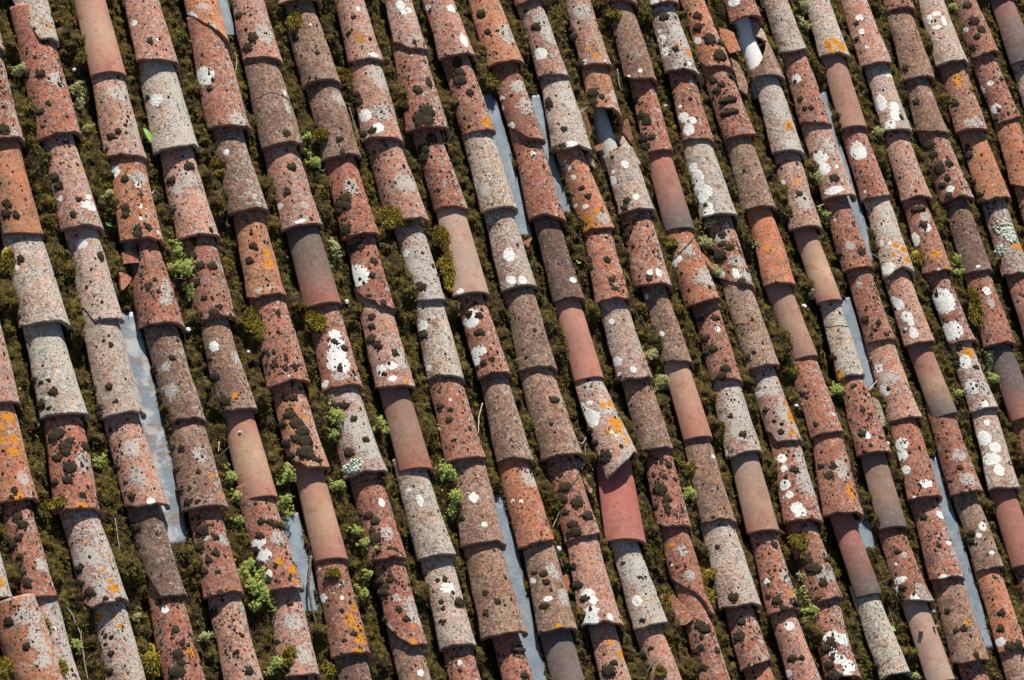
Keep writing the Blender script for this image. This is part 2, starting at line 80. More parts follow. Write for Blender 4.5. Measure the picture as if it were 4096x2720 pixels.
[8,5,-1.0853,-0.221,0.0866,0.07,0.4251,0.3176,0.0164,-0.0233,-0.019,"k","grey-beige tile with white lichen and orange dot, sixth down in top-edge column 6",None,None,[["W",-0.667,0.0741,0.0196,0.0267],["W",-0.292,0.0847,0.0269,0.0178],["W",-0.375,0.0318,0.0213,0.0133],["O",0.083,0.0159,0.0141,0.0111],["G",0.083,0.1165,0.0296,0.04]],[[-0.542,0.2911,0.0168,0.0158],[-0.625,0.2541,0.0166,0.0158],[-0.75,0.2064,0.0191,0.0179],[-0.75,0.2012,0.0214,0.0202],[-0.583,0.1747,0.0203,0.0202],[-0.583,0.0582,0.0107,0.0111],[-0.042,0.1376,0.016,0.0201],[-0.375,0.0953,0.0079,0.008]],[],-0.0003],
[8,6,-1.0839,-0.5457,0.0776,0.066,0.3897,0.3247,0.018,0.0043,-0.056,"n5","smooth new brown tile reddening at its foot, seventh down in top-edge column 6",None,None,[],[],[],0.004],
[8,7,-1.0789,-0.8833,0.0841,0.0664,0.4026,0.3376,0.0123,0.0148,-0.01,"pk","pinkish beige tile with sparse white flecks, eighth down in top-edge column 6",None,None,[["W",-0.333,0.2194,0.0167,0.0257],["W",-0.625,0.2701,0.0192,0.0077]],[],[],0.004],
[8,8,-1.0841,-1.2314,0.0805,0.0648,0.4131,0.3481,0.0121,-0.0151,0.022,"p","cream tile with a rusty oval moss cushion, ninth down in top-edge column 6",None,None,[["W",-0.167,0.2262,0.0354,0.0254]],[[0.167,0.1682,0.0305,0.0252],[-0.542,0.1798,0.0111,0.0105],[-0.542,0.261,0.0116,0.0106],[-0.208,0.261,0.0126,0.0148],[-0.542,0.1566,0.0109,0.0105],[-0.667,0.1044,0.013,0.0126]],[],0.004],
[8,9,-1.0846,-1.5699,0.079,0.0637,0.4036,0.3386,0.014,-0.0015,0.0,"r","mossy red tile end, tenth down in top-edge column 6",None,None,[["W",-0.417,0.2821,0.0118,0.0125]],[],[],0.004],
[9,0,-0.8358,1.1498,0.0786,0.0612,0.4036,0.3386,0.0081,-0.0255,-0.038,"k","beige-pink tile with an orange lichen smear, first down in top-edge column 7",None,None,[["W",0.042,0.0169,0.0279,0.0119],["W",-0.042,0.2201,0.013,0.0106],["O",-0.542,0.1016,0.0092,0.0096],["O",-0.292,0.0903,0.019,0.024],["O",-0.75,0.0056,0.009,0.0072],["O",0.583,0.0,0.0157,0.0071]],[[-0.333,0.1862,0.0124,0.0121],[-0.708,0.1241,0.0119,0.012]],[],0.004],
[9,1,-0.8535,0.8038,0.0919,0.0708,0.411,0.346,0.0084,-0.051,-0.049,"k","pale salmon tile with whitish grey crust, second down in top-edge column 7",None,None,[["W",-0.708,0.1096,0.0281,0.0288],["W",-0.375,0.0461,0.0224,0.0239],["G",0.167,0.271,0.0582,0.0433],["G",-0.125,0.1153,0.0413,0.0335]],[[-0.583,0.0404,0.0176,0.0191],[-0.875,0.2076,0.0213,0.0193],[-0.833,0.173,0.0179,0.0168],[-0.875,0.0346,0.0191,0.0191]],[],-0.0022],
[9,2,-0.8262,0.4643,0.0919,0.072,0.4046,0.3396,0.0093,0.0803,-0.079,"k","beige tile with a golden moss tuft on its foot, third down in top-edge column 7",None,None,[["G",0.042,0.1528,0.0501,0.0362]],[],[],0.004],
[9,3,-0.8219,0.1376,0.0744,0.0599,0.3916,0.3266,0.0099,0.0129,0.05,"g","silver-grey crusted tile with orange flecks, fourth down in top-edge column 7",None,None,[["W",-0.75,0.2069,0.0171,0.0159],["G",-0.375,0.1579,0.0565,0.0545],["G",-0.042,0.1089,0.0493,0.0542],["G",0.0,0.0218,0.0435,0.036]],[[-0.5,0.0599,0.0218,0.0226]],[],0.004],
[9,4,-0.8328,-0.1816,0.0819,0.0666,0.3843,0.3193,0.0098,-0.0341,-0.091,"pb","drab beige tile with one white patch, fifth down in top-edge column 7",None,None,[["W",-0.708,0.2235,0.0242,0.0228],["W",-0.833,0.0532,0.0129,0.0126],["G",0.167,0.0213,0.0256,0.0269]],[[-0.792,0.1862,0.022,0.0204]],[],-0.0006],
[9,5,-0.8339,-0.5114,0.0936,0.0737,0.3947,0.3297,0.0084,-0.0032,0.002,"r","dark red tile speckled with moss balls, sixth down in top-edge column 7",None,None,[["W",-0.375,0.2418,0.0088,0.008]],[[-0.75,0.2253,0.0173,0.0155],[-0.583,0.1649,0.0161,0.0155],[-0.458,0.2033,0.0118,0.0111],[-0.583,0.0824,0.0109,0.011]],[],-0.0002],
[9,6,-0.8526,-0.8477,0.0958,0.0748,0.4013,0.3363,0.01,-0.0556,-0.039,"b","tan-brown tile with a pale lichen spot, seventh down in top-edge column 7",None,None,[["W",-0.333,0.185,0.0238,0.022],["W",-0.167,0.0729,0.0134,0.0122]],[[-0.875,0.1177,0.0194,0.0175]],[],0.004],
[9,7,-0.8575,-1.1995,0.0995,0.0802,0.4169,0.3519,0.0134,-0.014,0.006,"b","brown tile speckled ochre and grey, eighth down in top-edge column 7",None,None,[],[[-0.292,0.129,0.0146,0.0136],[-0.708,0.0938,0.0131,0.0128],[-0.583,0.1701,0.0125,0.012]],[],0.004],
[9,8,-0.8511,-1.5381,0.079,0.0614,0.4036,0.3386,0.016,0.0189,0.0,"r","red tile with heavy moss at its head, ninth down in top-edge column 7",None,None,[],[[-0.083,0.1806,0.0217,0.0167],[0.083,0.2821,0.0481,0.0147]],[],0.004],
[10,0,-0.6033,1.2011,0.0785,0.0591,0.4036,0.3386,0.0154,-0.0209,0.0,"k","beige tile with ragged white lichen near its top, first down in top-edge column 8",[[-1,0.05],[-0.6,0.02],[-0.4,0],[1,0]],None,[["W",-0.333,0.2031,0.0233,0.0222],["W",-0.292,0.1693,0.0154,0.0147],["W",0.042,0.1806,0.0191,0.0147]],[],[],0.004],
[10,1,-0.6176,0.8585,0.1,0.0707,0.4326,0.3426,0.0101,-0.0419,-0.021,"rm","red tile with a grey moss swarm on its foot, second down in top-edge column 8",None,None,[],[[-0.25,0.0685,0.0387,0.0387],[-0.5,0.0457,0.0314,0.0339],[-0.292,0.0286,0.0278,0.029],[-0.375,0.1656,0.0225,0.0219],[-0.875,0.1085,0.0229,0.0218],[-0.583,0.0228,0.0199,0.0217],[-0.292,0.0286,0.0231,0.0241]],[],0.004],
[10,2,-0.6012,0.5234,0.0751,0.0592,0.4,0.335,0.0158,0.049,-0.146,"rm","red tile lined with dark moss cushions, third down in top-edge column 8",None,None,[],[[-0.167,0.3015,0.0291,0.0233],[-0.667,0.268,0.0306,0.028],[-0.833,0.2345,0.0315,0.028]],[],0.004],
[10,3,-0.6162,0.161,0.0925,0.0676,0.4274,0.3624,0.0145,-0.0412,0.016,"ns","smooth pink tile with moss mat at left, fourth down in top-edge column 8",None,None,[["W",-0.708,0.0121,0.0154,0.0139],["G",-0.333,0.2235,0.0258,0.0235]],[],[],0.004],
[10,4,-0.5949,-0.1707,0.0782,0.0639,0.3967,0.3317,0.0145,0.064,-0.013,"rw","red tile with two square white lichen blotches, fifth down in top-edge column 8",None,None,[["W",-0.583,0.2322,0.0359,0.0269],["W",-0.375,0.2654,0.02,0.018],["W",-0.667,0.1106,0.0362,0.0223],["W",-0.875,0.0774,0.0191,0.0223]],[[-0.583,0.2654,0.017,0.0157],[-0.208,0.2488,0.0187,0.0157],[-0.417,0.1824,0.0213,0.0201],[-0.625,0.0608,0.0153,0.0156],[-0.292,0.0663,0.013,0.0125]],[],0.004],
[10,5,-0.5977,-0.5194,0.0808,0.0607,0.4137,0.3487,0.0128,-0.008,-0.06,"b","dull mottled brown tile with pale foot, sixth down in top-edge column 8",None,None,[],[],[],0.004],
[10,6,-0.5955,-0.847,0.0839,0.0667,0.3926,0.3276,0.0108,0.0068,0.083,"o","clean orange-pink tile with fine pits, seventh down in top-edge column 8",None,None,[["W",-0.75,0.1802,0.0105,0.0096],["W",-0.458,0.1693,0.0102,0.0096],["G",0.25,0.2621,0.0531,0.0395]],[],[],0.004],
[10,7,-0.6045,-1.1968,0.088,0.0695,0.4148,0.3498,0.0124,-0.0259,0.022,"b","beige-brown tile, grey crusted on its right, eighth down in top-edge column 8",None,None,[["W",-0.833,0.2099,0.0149,0.013],["W",-0.458,0.1283,0.0224,0.0108],["O",-0.292,0.0175,0.0176,0.0107],["G",-0.042,0.2332,0.0293,0.0347],["G",0.208,0.1283,0.0377,0.0345]],[[-0.417,0.2274,0.0191,0.0174],[-0.375,0.1924,0.0165,0.0152],[-0.708,0.239,0.0121,0.0109],[-0.625,0.1049,0.0176,0.0173]],[],0.004],
[10,8,-0.6066,-1.5354,0.079,0.0672,0.4036,0.3386,0.0105,-0.0063,0.0,"n6","smooth new purple-grey tile, ninth down in top-edge column 8",None,None,[],[],[],0.004],
[11,0,-0.3797,1.1886,0.0896,0.0686,0.4036,0.3386,0.0134,0.0235,-0.011,"k","beige tile with pale lichen streaks, first down in top-edge column 9",None,None,[["W",-0.875,0.237,0.0138,0.0123],["W",0.042,0.2144,0.027,0.0195],["W",0.083,0.0677,0.0225,0.0339]],[],[],-0.0013],
[11,1,-0.3645,0.8647,0.0792,0.0657,0.3889,0.3239,0.0146,0.0469,0.006,"r","orange-red tile with stacked moss and orange corner, second down in top-edge column 9",None,None,[["O",0.167,0.0324,0.0422,0.0282],["O",-0.625,0.027,0.0134,0.0165]],[[-0.333,0.3077,0.0267,0.0239],[-0.375,0.2645,0.0257,0.0239],[-0.458,0.2267,0.0297,0.0286],[-0.208,0.1673,0.02,0.0181],[-0.542,0.2591,0.02,0.0191]],[],0.004],
[11,2,-0.3645,0.5262,0.0892,0.0713,0.4035,0.3385,0.0127,-0.0,-0.001,"pb","ochre-grey tile with a pale ring lichen, third down in top-edge column 9",None,None,[["G",-0.708,0.0903,0.0279,0.0284]],[],[],0.0035],
[11,3,-0.3675,0.1976,0.086,0.0711,0.3936,0.3286,0.0131,-0.009,0.097,"pb","blotchy cream tile with white and orange lichen, fourth down in top-edge column 9",[[-1,0],[0.7,0],[0.85,0.03],[1,0.06]],None,[["W",-0.375,0.1479,0.0191,0.0187],["W",-0.625,0.0329,0.0154,0.0163],["W",-0.542,0.0274,0.0184,0.0195],["W",-0.167,0.0219,0.0207,0.0195],["W",-0.417,0.1314,0.0281,0.028],["O",0.583,0.0493,0.0296,0.0207]],[],[],0.004],
[11,4,-0.3715,-0.1459,0.0858,0.0663,0.4384,0.3434,0.0124,-0.0118,-0.02,"b","brown-pink tile dotted grey, fifth down in top-edge column 9",None,None,[],[],[],0.004],
[11,5,-0.3669,-0.5059,0.0959,0.0753,0.425,0.36,0.0135,0.0129,-0.048,"b","plain toffee-brown tile, sixth down in top-edge column 9",None,None,[],[[0.0,0.228,0.0253,0.018]],[],0.0031],
[11,6,-0.3626,-0.8306,0.0831,0.064,0.3897,0.3247,0.0102,0.0133,0.107,"rc","cracked mossy red tile, seventh down in top-edge column 9",None,None,[],[[-0.458,0.2056,0.0268,0.0244],[-0.708,0.1624,0.0286,0.0266],[-0.167,0.1353,0.0315,0.0265],[-0.75,0.1786,0.0195,0.0177],[-0.5,0.2544,0.0125,0.0111],[-0.542,0.0541,0.024,0.0242],[-0.5,0.0216,0.0258,0.0264],[-0.708,0.0271,0.0175,0.0176],[0.125,0.0812,0.0341,0.022],[-0.667,0.1082,0.0137,0.0132]],[],0.004],
[11,7,-0.382,-1.1895,0.0962,0.0725,0.4239,0.3589,0.013,-0.0541,-0.034,"k","salmon tile with a tall white lichen splash, eighth down in top-edge column 9",None,None,[["W",-0.583,0.1316,0.0273,0.0221],["W",-0.458,0.1017,0.018,0.0176],["W",-0.625,0.0598,0.0392,0.022],["W",-0.708,0.0239,0.039,0.0263],["W",-0.083,0.0299,0.0154,0.0175]],[[-0.583,0.0718,0.0088,0.0088],[-0.708,0.1137,0.0183,0.0176],[-0.875,0.1735,0.028,0.0243]],[],0.0011],
[11,8,-0.3802,-1.5281,0.079,0.0594,0.4036,0.3386,0.0141,0.0054,0.0,"k","peach tile sprinkled with orange lichen, ninth down in top-edge column 9",None,None,[["O",-0.208,0.2991,0.0114,0.0086],["O",-0.167,0.2765,0.0173,0.0129],["O",0.542,0.2821,0.0429,0.0128],["O",0.375,0.2314,0.06,0.0214]],[[-0.583,0.1693,0.0326,0.03],[-0.292,0.1975,0.0177,0.015]],[],0.004],
[12,0,-0.1342,1.1761,0.0928,0.0711,0.4036,0.3386,0.0102,0.0213,0.005,"o","orange tile with pale blue-grey lichen, first down in top-edge column 10",None,None,[["G",0.0,0.1298,0.0376,0.0294],["G",0.083,0.1298,0.041,0.0441]],[[-0.667,0.2314,0.0235,0.0223],[-0.625,0.1467,0.0147,0.0148]],[],-0.0026],
[12,1,-0.1197,0.8359,0.0785,0.0617,0.4052,0.3402,0.0158,0.0426,0.0,"r","red tile with a ragged notched left foot, second down in top-edge column 10",[[-1,0.085],[-0.75,0.055],[-0.4,0.01],[-0.2,0],[1,0]],None,[["W",-0.875,0.2041,0.0133,0.0121],["W",-1.0,0.1644,0.0151,0.013],["W",-0.875,0.2041,0.0133,0.0121],["W",-1.0,0.1644,0.014,0.012],["W",-0.833,0.0794,0.0171,0.0168],["G",0.0,0.2381,0.0401,0.0289],["G",0.0,0.1474,0.0444,0.0335]],[],[],0.004],
[12,2,-0.1239,0.4929,0.0861,0.0665,0.4505,0.343,0.0095,-0.0124,-0.143,"r","evenly speckled brick-red tile, third down in top-edge column 10",None,None,[["W",-0.25,0.2858,0.014,0.012]],[],[],0.004],
[12,3,-0.127,0.148,0.0744,0.0587,0.41,0.345,0.0142,-0.009,-0.052,"d","dark rusty brown tile with orange right rim, fourth down in top-edge column 10",None,None,[["W",0.083,0.0805,0.0196,0.014],["O",0.583,0.2127,0.0172,0.0056]],[],[],0.004],
[12,4,-0.126,-0.1835,0.0734,0.0624,0.3964,0.3314,0.0122,0.003,0.013,"n7","smooth new salmon tile, fifth down in top-edge column 10",None,None,[],[],[],0.004],
[12,5,-0.1078,-0.5223,0.093,0.0661,0.4039,0.3389,0.042,0.0539,0.0,"gp","grey tile with white, orange and brown lichen, skewed foot, sixth down in top-edge column 10",[[-1,-0.075],[-0.7,-0.06],[-0.3,-0.03],[0.3,0.01],[0.7,0.005],[1,-0.005]],None,[["W",-0.917,0.2372,0.0149,0.0208],["W",-0.625,0.2428,0.0184,0.0101],["W",-0.875,0.209,0.0273,0.023],["W",-0.708,0.1864,0.0379,0.0276],["W",-0.75,0.1638,0.025,0.023],["W",-0.292,0.1017,0.01,0.0091],["W",-0.208,0.0847,0.0062,0.0114],["W",-0.083,0.0904,0.0103,0.0045],["O",-0.208,0.2203,0.0231,0.0183],["O",0.25,0.2259,0.04,0.0227],["O",0.042,0.1412,0.0474,0.0318],["O",-0.042,0.1017,0.0299,0.0227],["O",-0.417,0.1073,0.0191,0.0183],["O",-0.333,0.0621,0.0095,0.0091],["O",0.167,0.0621,0.0228,0.0135],["O",-0.292,0.2767,0.0087,0.0069],["G",-0.458,0.305,0.0197,0.0162],["G",-0.042,0.209,0.0457,0.0274]],[[-0.958,0.0791,0.0206,0.0183],[-0.75,0.0169,0.0267,0.0273],[-0.875,0.0,0.0208,0.0205],[-0.208,0.0395,0.0119,0.0109],[-1.0,0.1355,0.0194,0.016]],[],-0.0051],
[12,6,-0.1573,-0.8613,0.0961,0.0817,0.409,0.339,0.0117,-0.1451,-0.042,"n8","smooth new bright red tile with a purplish cheek, seventh down in top-edge column 10",None,None,[],[],[],0.004],
[12,7,-0.1444,-1.1962,0.0835,0.064,0.3999,0.3349,0.0141,0.0386,-0.001,"pg","pale grey-green tile with one round white disc, eighth down in top-edge column 10",None,None,[["W",-0.583,0.1061,0.0235,0.0227],["G",-0.125,0.2177,0.0581,0.0525]],[[-0.667,0.2624,0.0101,0.0088],[-0.208,0.1954,0.0097,0.0079],[0.042,0.1898,0.0121,0.0079],[-0.583,0.0279,0.0108,0.0109]],[],0.004],
[12,8,-0.1256,-1.5348,0.079,0.0639,0.4036,0.3386,0.0125,0.0552,0.0,"ks","salmon tile under a fallen twig, ninth down in top-edge column 10",None,None,[],[[-1.0,0.2426,0.0279,0.0215],[-1.0,0.1919,0.0298,0.0236],[-0.542,0.2596,0.0121,0.0108]],[],0.004],
[13,0,0.0892,1.479,0.0767,0.0601,0.4036,0.3386,0.0103,0.0292,0.126,"r","red tile foot at the upper edge, first down in top-edge column 11",None,None,[],[],[],0.004],
[13,1,0.1091,1.1384,0.0743,0.0593,0.4055,0.3405,0.0097,0.0583,-0.117,"k","mauve tile with one large white disc, second down in top-edge column 11",None,None,[["W",-0.583,0.1078,0.0297,0.0302],["G",0.292,0.2554,0.06,0.0389],["G",0.25,0.193,0.0551,0.0486]],[[-0.417,0.227,0.0236,0.022]],[],0.004],
[13,2,0.0981,0.8032,0.098,0.0669,0.4002,0.3352,0.0109,-0.0327,-0.012,"pg","pale grey tile with scattered moss dots, third down in top-edge column 11",None,None,[["W",-0.333,0.0168,0.0237,0.0174],["G",0.0,0.2235,0.0423,0.03]],[[-0.792,0.2179,0.0197,0.0302],[-0.458,0.0894,0.0137,0.014],[-0.917,0.0056,0.0246,0.0248],[-0.625,0.0168,0.0159,0.0174]],[],-0.0013],
[13,3,0.1342,0.4605,0.0791,0.0649,0.4078,0.3428,0.0088,0.1048,-0.023,"o","orange tile with vivid orange lichen at its foot, fourth down in top-edge column 11",None,None,[["W",-0.667,0.3142,0.0078,0.0071],["W",-0.667,0.2856,0.0154,0.0141],["W",-0.583,0.2399,0.0125,0.0117],["W",-0.542,0.1085,0.0165,0.0093],["W",-0.917,0.1257,0.0154,0.0084],["O",-0.75,0.0514,0.0418,0.028],["O",-0.167,0.08,0.0162,0.0186],["O",-0.708,0.0229,0.0273,0.014],["G",0.0,0.0457,0.0311,0.0279]],[[-0.417,0.1885,0.0125,0.0117],[-0.292,0.1485,0.0155,0.014],[-1.0,0.0457,0.0233,0.021]],[],0.004],
[13,4,0.1029,0.1424,0.0851,0.0655,0.3831,0.3181,0.0164,-0.0981,0.063,"r","pink-red tile with moss beads, fifth down in top-edge column 11",None,None,[],[[-1.0,0.1909,0.0261,0.0222],[-1.0,0.159,0.0255,0.0221],[-0.25,0.1749,0.0187,0.0172],[-0.208,0.0477,0.015,0.0146],[-0.25,0.0901,0.0151,0.0147]],[],0.0013],
[13,5,0.1124,-0.1895,0.0855,0.0683,0.3969,0.3319,0.0113,0.0287,0.008,"p","cream and grey tile with three white discs, sixth down in top-edge column 11",None,None,[["W",-0.625,0.2545,0.0142,0.0131],["W",-0.833,0.0885,0.0232,0.0222],["W",-0.375,0.0387,0.0148,0.0148],["W",-0.875,0.0387,0.0096,0.0092]],[[-1.0,0.0166,0.0229,0.0207]],[],0.004],
[13,6,0.1259,-0.4835,0.0813,0.067,0.3589,0.2939,0.0096,0.0458,-0.063,"b","grey-brown tile with pale shoulder, seventh down in top-edge column 11",None,None,[],[],[],0.004],
[13,7,0.1149,-0.8085,0.0804,0.061,0.3901,0.3251,0.008,-0.0337,-0.039,"rh","red tile with a round dark moss cushion, eighth down in top-edge column 11",None,None,[],[[-0.583,0.1625,0.0314,0.0297],[-0.375,0.1192,0.0218,0.0205],[-0.292,0.2113,0.0134,0.0114],[0.208,0.2005,0.0191,0.01],[0.042,0.26,0.0202,0.0206],[-0.458,0.0867,0.0185,0.0182],[-0.875,0.0975,0.0174,0.0159],[-0.458,0.065,0.0137,0.0136]],[],0.004],
[13,8,0.112,-1.1714,0.0785,0.0642,0.4278,0.3628,0.0085,-0.0082,0.0,"rc","red tile split diagonally, pale hollow showing, ninth down in top-edge column 11",[[-1,0.17],[-0.5,0.12],[-0.05,0.075],[0.2,0.03],[0.26,0],[1,0]],None,[["W",-0.792,0.2238,0.0069,0.0062],["W",-0.75,0.1572,0.0047,0.0044],["O",-0.667,0.3024,0.0249,0.009],["O",-0.958,0.2721,0.0137,0.0112],["G",-0.25,0.2661,0.0266,0.0223],["G",-0.208,0.1633,0.026,0.0222]],[],[],0.004],
[13,9,0.1146,-1.51,0.079,0.0618,0.4886,0.3386,0.0099,0.0078,0.0,"r","red tile with a long crack and bulging side, tenth down in top-edge column 11",None,None,[],[[-0.167,0.2878,0.0342,0.0263],[-0.375,0.3047,0.0257,0.022],[-0.792,0.2088,0.0196,0.0175],[-0.833,0.1693,0.0219,0.0196],[-0.75,0.1467,0.0234,0.0218],[-0.583,0.2201,0.0166,0.0153],[0.125,0.1975,0.0225,0.0131]],[],0.004],
[14,0,0.3492,1.1969,0.0791,0.0617,0.4036,0.3386,0.015,-0.0233,-0.016,"k","peach tile with yellow lichen specks, first down in top-edge column 12",None,None,[["W",0.042,0.0169,0.0075,0.006],["W",-0.792,0.0226,0.0119,0.0126],["O",-0.292,0.0395,0.02,0.0177],["O",-0.542,0.079,0.012,0.0127],["G",-0.375,0.2539,0.0497,0.0409]],[[-1.0,0.1806,0.0202,0.0178],[-1.0,0.1467,0.0226,0.0203],[-1.0,0.0169,0.0235,0.0227]],[],0.0035],
[14,1,0.3378,0.9525,0.0785,0.0644,0.3094,0.2444,0.0109,-0.0465,0.0,"o","orange tile snapped to a downward point, second down in top-edge column 12",[[-1,0.075],[-0.5,0.055],[0,0.036],[0.5,0.012],[0.75,0],[1,0.008]],None,[["G",0.542,0.11,0.06,0.0299],["G",-0.125,0.0326,0.0325,0.0301]],[[-0.708,0.1263,0.0274,0.0278],[-0.375,0.1018,0.015,0.0151],[-0.792,0.0855,0.0223,0.0227]],[],0.004],
[14,2,0.3556,0.5445,0.0928,0.0707,0.5104,0.4079,0.0136,0.0438,0.022,"p","beige tile with exposed straight top edge, third down in top-edge column 12",None,[[-1,0.262],[-0.5,0.285],[0.4,0.288],[1,0.27]],[["W",-0.292,0.204,0.0216,0.0194],["W",-0.792,0.1836,0.0102,0.0097],["W",-0.917,0.1496,0.0221,0.0203],["W",-0.792,0.1836,0.0092,0.0087],["W",-0.292,0.0544,0.016,0.0154]],[[-0.625,0.0476,0.0161,0.0168],[-0.75,0.0204,0.0162,0.0168]],[],-0.0004],
[14,3,0.3387,0.2146,0.0881,0.0687,0.3949,0.3299,0.0126,-0.0512,-0.047,"r","red tile with a lumpy left side, fourth down in top-edge column 12",None,None,[["W",-0.292,0.055,0.0148,0.0146],["W",0.042,0.0495,0.0189,0.0218]],[[-0.75,0.2584,0.0295,0.0271],[-0.917,0.2364,0.0282,0.0245],[-0.375,0.0275,0.0164,0.017]],[],0.004],
[14,4,0.3578,-0.1149,0.0761,0.0592,0.3946,0.3296,0.0089,0.0577,-0.089,"b","pinkish brown tile with a white fleck, fifth down in top-edge column 12",None,None,[["W",-0.667,0.1318,0.0135,0.0131],["W",-0.833,0.3021,0.0101,0.0141]],[],[],0.004],
[14,5,0.3562,-0.44,0.0743,0.0632,0.3901,0.3251,0.0168,-0.0049,-0.011,"n9","smooth new tan to salmon tile, sixth down in top-edge column 12",None,None,[],[],[],0.0008],
[14,6,0.342,-0.7972,0.0844,0.0637,0.4222,0.3572,0.0154,-0.0395,-0.064,"b","brown tile with a mossy shoulder, seventh down in top-edge column 12",None,None,[["W",0.292,0.2798,0.0216,0.0093]],[],[],0.004],
[14,7,0.3398,-1.1478,0.1,0.0759,0.4155,0.3505,0.0123,-0.0063,-0.027,"pk","plain pinkish beige tile with one moss ball, eighth down in top-edge column 12",None,None,[["G",0.542,0.1344,0.06,0.0358]],[[-0.5,0.0409,0.0246,0.0247],[-0.583,0.2571,0.0128,0.0114]],[],0.004],
[14,8,0.3431,-1.3924,0.0847,0.0651,0.3096,0.2446,0.0115,0.0134,-0.029,"r","dark red tile with a chipped foot, ninth down in top-edge column 12",[[-1,0],[0,0.02],[0.4,0.04],[0.6,0.01],[1,0]],None,[["W",-0.583,0.0041,0.0121,0.0124]],[[-0.458,0.1916,0.0231,0.0201],[-0.625,0.1427,0.0194,0.0178],[-0.708,0.1304,0.0242,0.0222]],[],0.004],
[14,9,0.3538,-1.7309,0.079,0.0596,0.4236,0.3386,0.0165,0.0316,0.0,"os","clean orange tile end, tenth down in top-edge column 12",None,None,[],[],[],0.004],
[15,0,0.5842,1.5022,0.0865,0.0705,0.4036,0.3386,0.0129,-0.005,-0.142,"r","red tile foot at the upper edge, first down in top-edge column 13",None,None,[],[],[],-0.0026],
[15,1,0.5806,1.141,0.0837,0.0629,0.4263,0.3613,0.012,-0.01,-0.105,"b","brown tile with two tiny white discs, second down in top-edge column 13",None,None,[["W",-0.792,0.0301,0.0072,0.0076],["W",-0.333,0.0421,0.011,0.0111]],[],[],0.004],
[15,2,0.5781,0.823,0.0718,0.0542,0.3829,0.3179,0.0082,-0.0078,0.017,"r","red tile with black tufts in rows, third down in top-edge column 13",None,None,[],[[-0.583,0.1431,0.0253,0.025],[-0.792,0.1749,0.0213,0.02],[-0.5,0.0636,0.0169,0.0174],[-0.917,0.0689,0.0285,0.0274],[-1.0,0.0318,0.0317,0.0298],[-0.917,0.2438,0.0176,0.0151]],[],0.004],
[15,3,0.5731,0.4714,0.0761,0.0646,0.4166,0.3516,0.0114,-0.0143,-0.024,"n10","smooth new tile, red above and slate grey below, fourth down in top-edge column 13",None,None,[],[],[],-0.0031],
[15,4,0.5874,0.1489,0.0886,0.0685,0.3875,0.3225,0.0163,0.0443,0.11,"oc","orange tile cracked across, two white discs, fifth down in top-edge column 13",None,None,[["W",-0.667,0.2043,0.0196,0.0184],["W",-0.958,0.1881,0.0236,0.0203],["G",0.167,0.1021,0.06,0.0382],["G",-0.208,0.2311,0.0359,0.0289]],[[-0.792,0.2688,0.0332,0.0291]],[],-0.0006],
[15,5,0.5984,-0.1973,0.0774,0.0623,0.4112,0.3462,0.0092,0.0318,-0.129,"r","mauve-red tile with dark moss patches, sixth down in top-edge column 13",None,None,[["W",-0.125,0.225,0.0184,0.0142]],[[-0.75,0.2827,0.0159,0.0142],[-0.042,0.277,0.0307,0.0142],[-0.75,0.1962,0.0202,0.0189],[-0.875,0.1385,0.0178,0.0165],[-0.542,0.1443,0.0218,0.0212],[-0.25,0.0519,0.023,0.0211],[-0.5,0.0231,0.0229,0.0234]],[],0.004],
[15,6,0.588,-0.5161,0.0894,0.0689,0.3838,0.3188,0.0114,-0.0326,0.044,"g","pink tile with blue-grey lichen shoulder, seventh down in top-edge column 13",None,None,[["W",-0.958,0.0213,0.0125,0.0165],["G",-0.125,0.2072,0.0429,0.0428],["G",-0.208,0.1063,0.0377,0.0426]],[[-0.458,0.17,0.0126,0.0119],[-0.208,0.085,0.0186,0.0165]],[],-0.0012],
[15,7,0.5691,-0.8419,0.0804,0.0684,0.3908,0.3258,0.0186,-0.0578,-0.019,"n11","smooth new brown-tan tile, eighth down in top-edge column 13",None,None,[],[],[],0.004],
[15,8,0.5654,-1.1733,0.0819,0.0646,0.3965,0.3315,0.009,-0.0113,0.047,"r","orange tile with dotted moss and grey lichen, ninth down in top-edge column 13",None,None,[["W",-0.708,0.1326,0.0143,0.0136],["O",0.125,0.0718,0.0186,0.0181],["G",0.25,0.1436,0.0484,0.0271]],[[-0.542,0.0442,0.0248,0.0249],[-0.375,0.011,0.0184,0.018],[0.0,0.2762,0.0199,0.0205],[-0.792,0.0718,0.0141,0.0136],[0.417,0.0331,0.06,0.0202]],[],0.004],
[15,9,0.5808,-1.5119,0.079,0.0608,0.4036,0.3386,0.0117,0.0455,0.0,"kr","pale red tile with twin white spots at its foot, tenth down in top-edge column 13",None,None,[["W",-0.25,0.2821,0.0291,0.0201],["W",-0.917,0.1016,0.0176,0.0155]],[[-0.583,0.1524,0.0215,0.02],[-0.208,0.1467,0.0153,0.0124]],[],0.004],
[16,0,0.8235,1.5155,0.0852,0.0668,0.4036,0.3386,0.016,-0.0049,0.009,"rw","red tile foot with a big white patch, first down in top-edge column 14",None,None,[["W",-0.625,0.0169,0.0213,0.0235]],[],[],-0.0005],
[16,1,0.8204,1.1938,0.0847,0.0662,0.3867,0.3217,0.0165,-0.0098,-0.166,"gw","grey tile with stacked white blobs and orange flecks, second down in top-edge column 14",None,None,[["W",-0.75,0.1662,0.021,0.0233],["W",-0.75,0.1072,0.0202,0.0206],["W",-0.75,0.2037,0.0107,0.0104],["W",0.042,0.0322,0.0133,0.0102],["O",0.25,0.0858,0.0269,0.0255],["O",-0.25,0.118,0.0166,0.0206],["G",0.083,0.1609,0.0527,0.0462]],[[-0.417,0.2627,0.0255,0.0234],[-0.333,0.1072,0.0158,0.0155]],[],0.004],
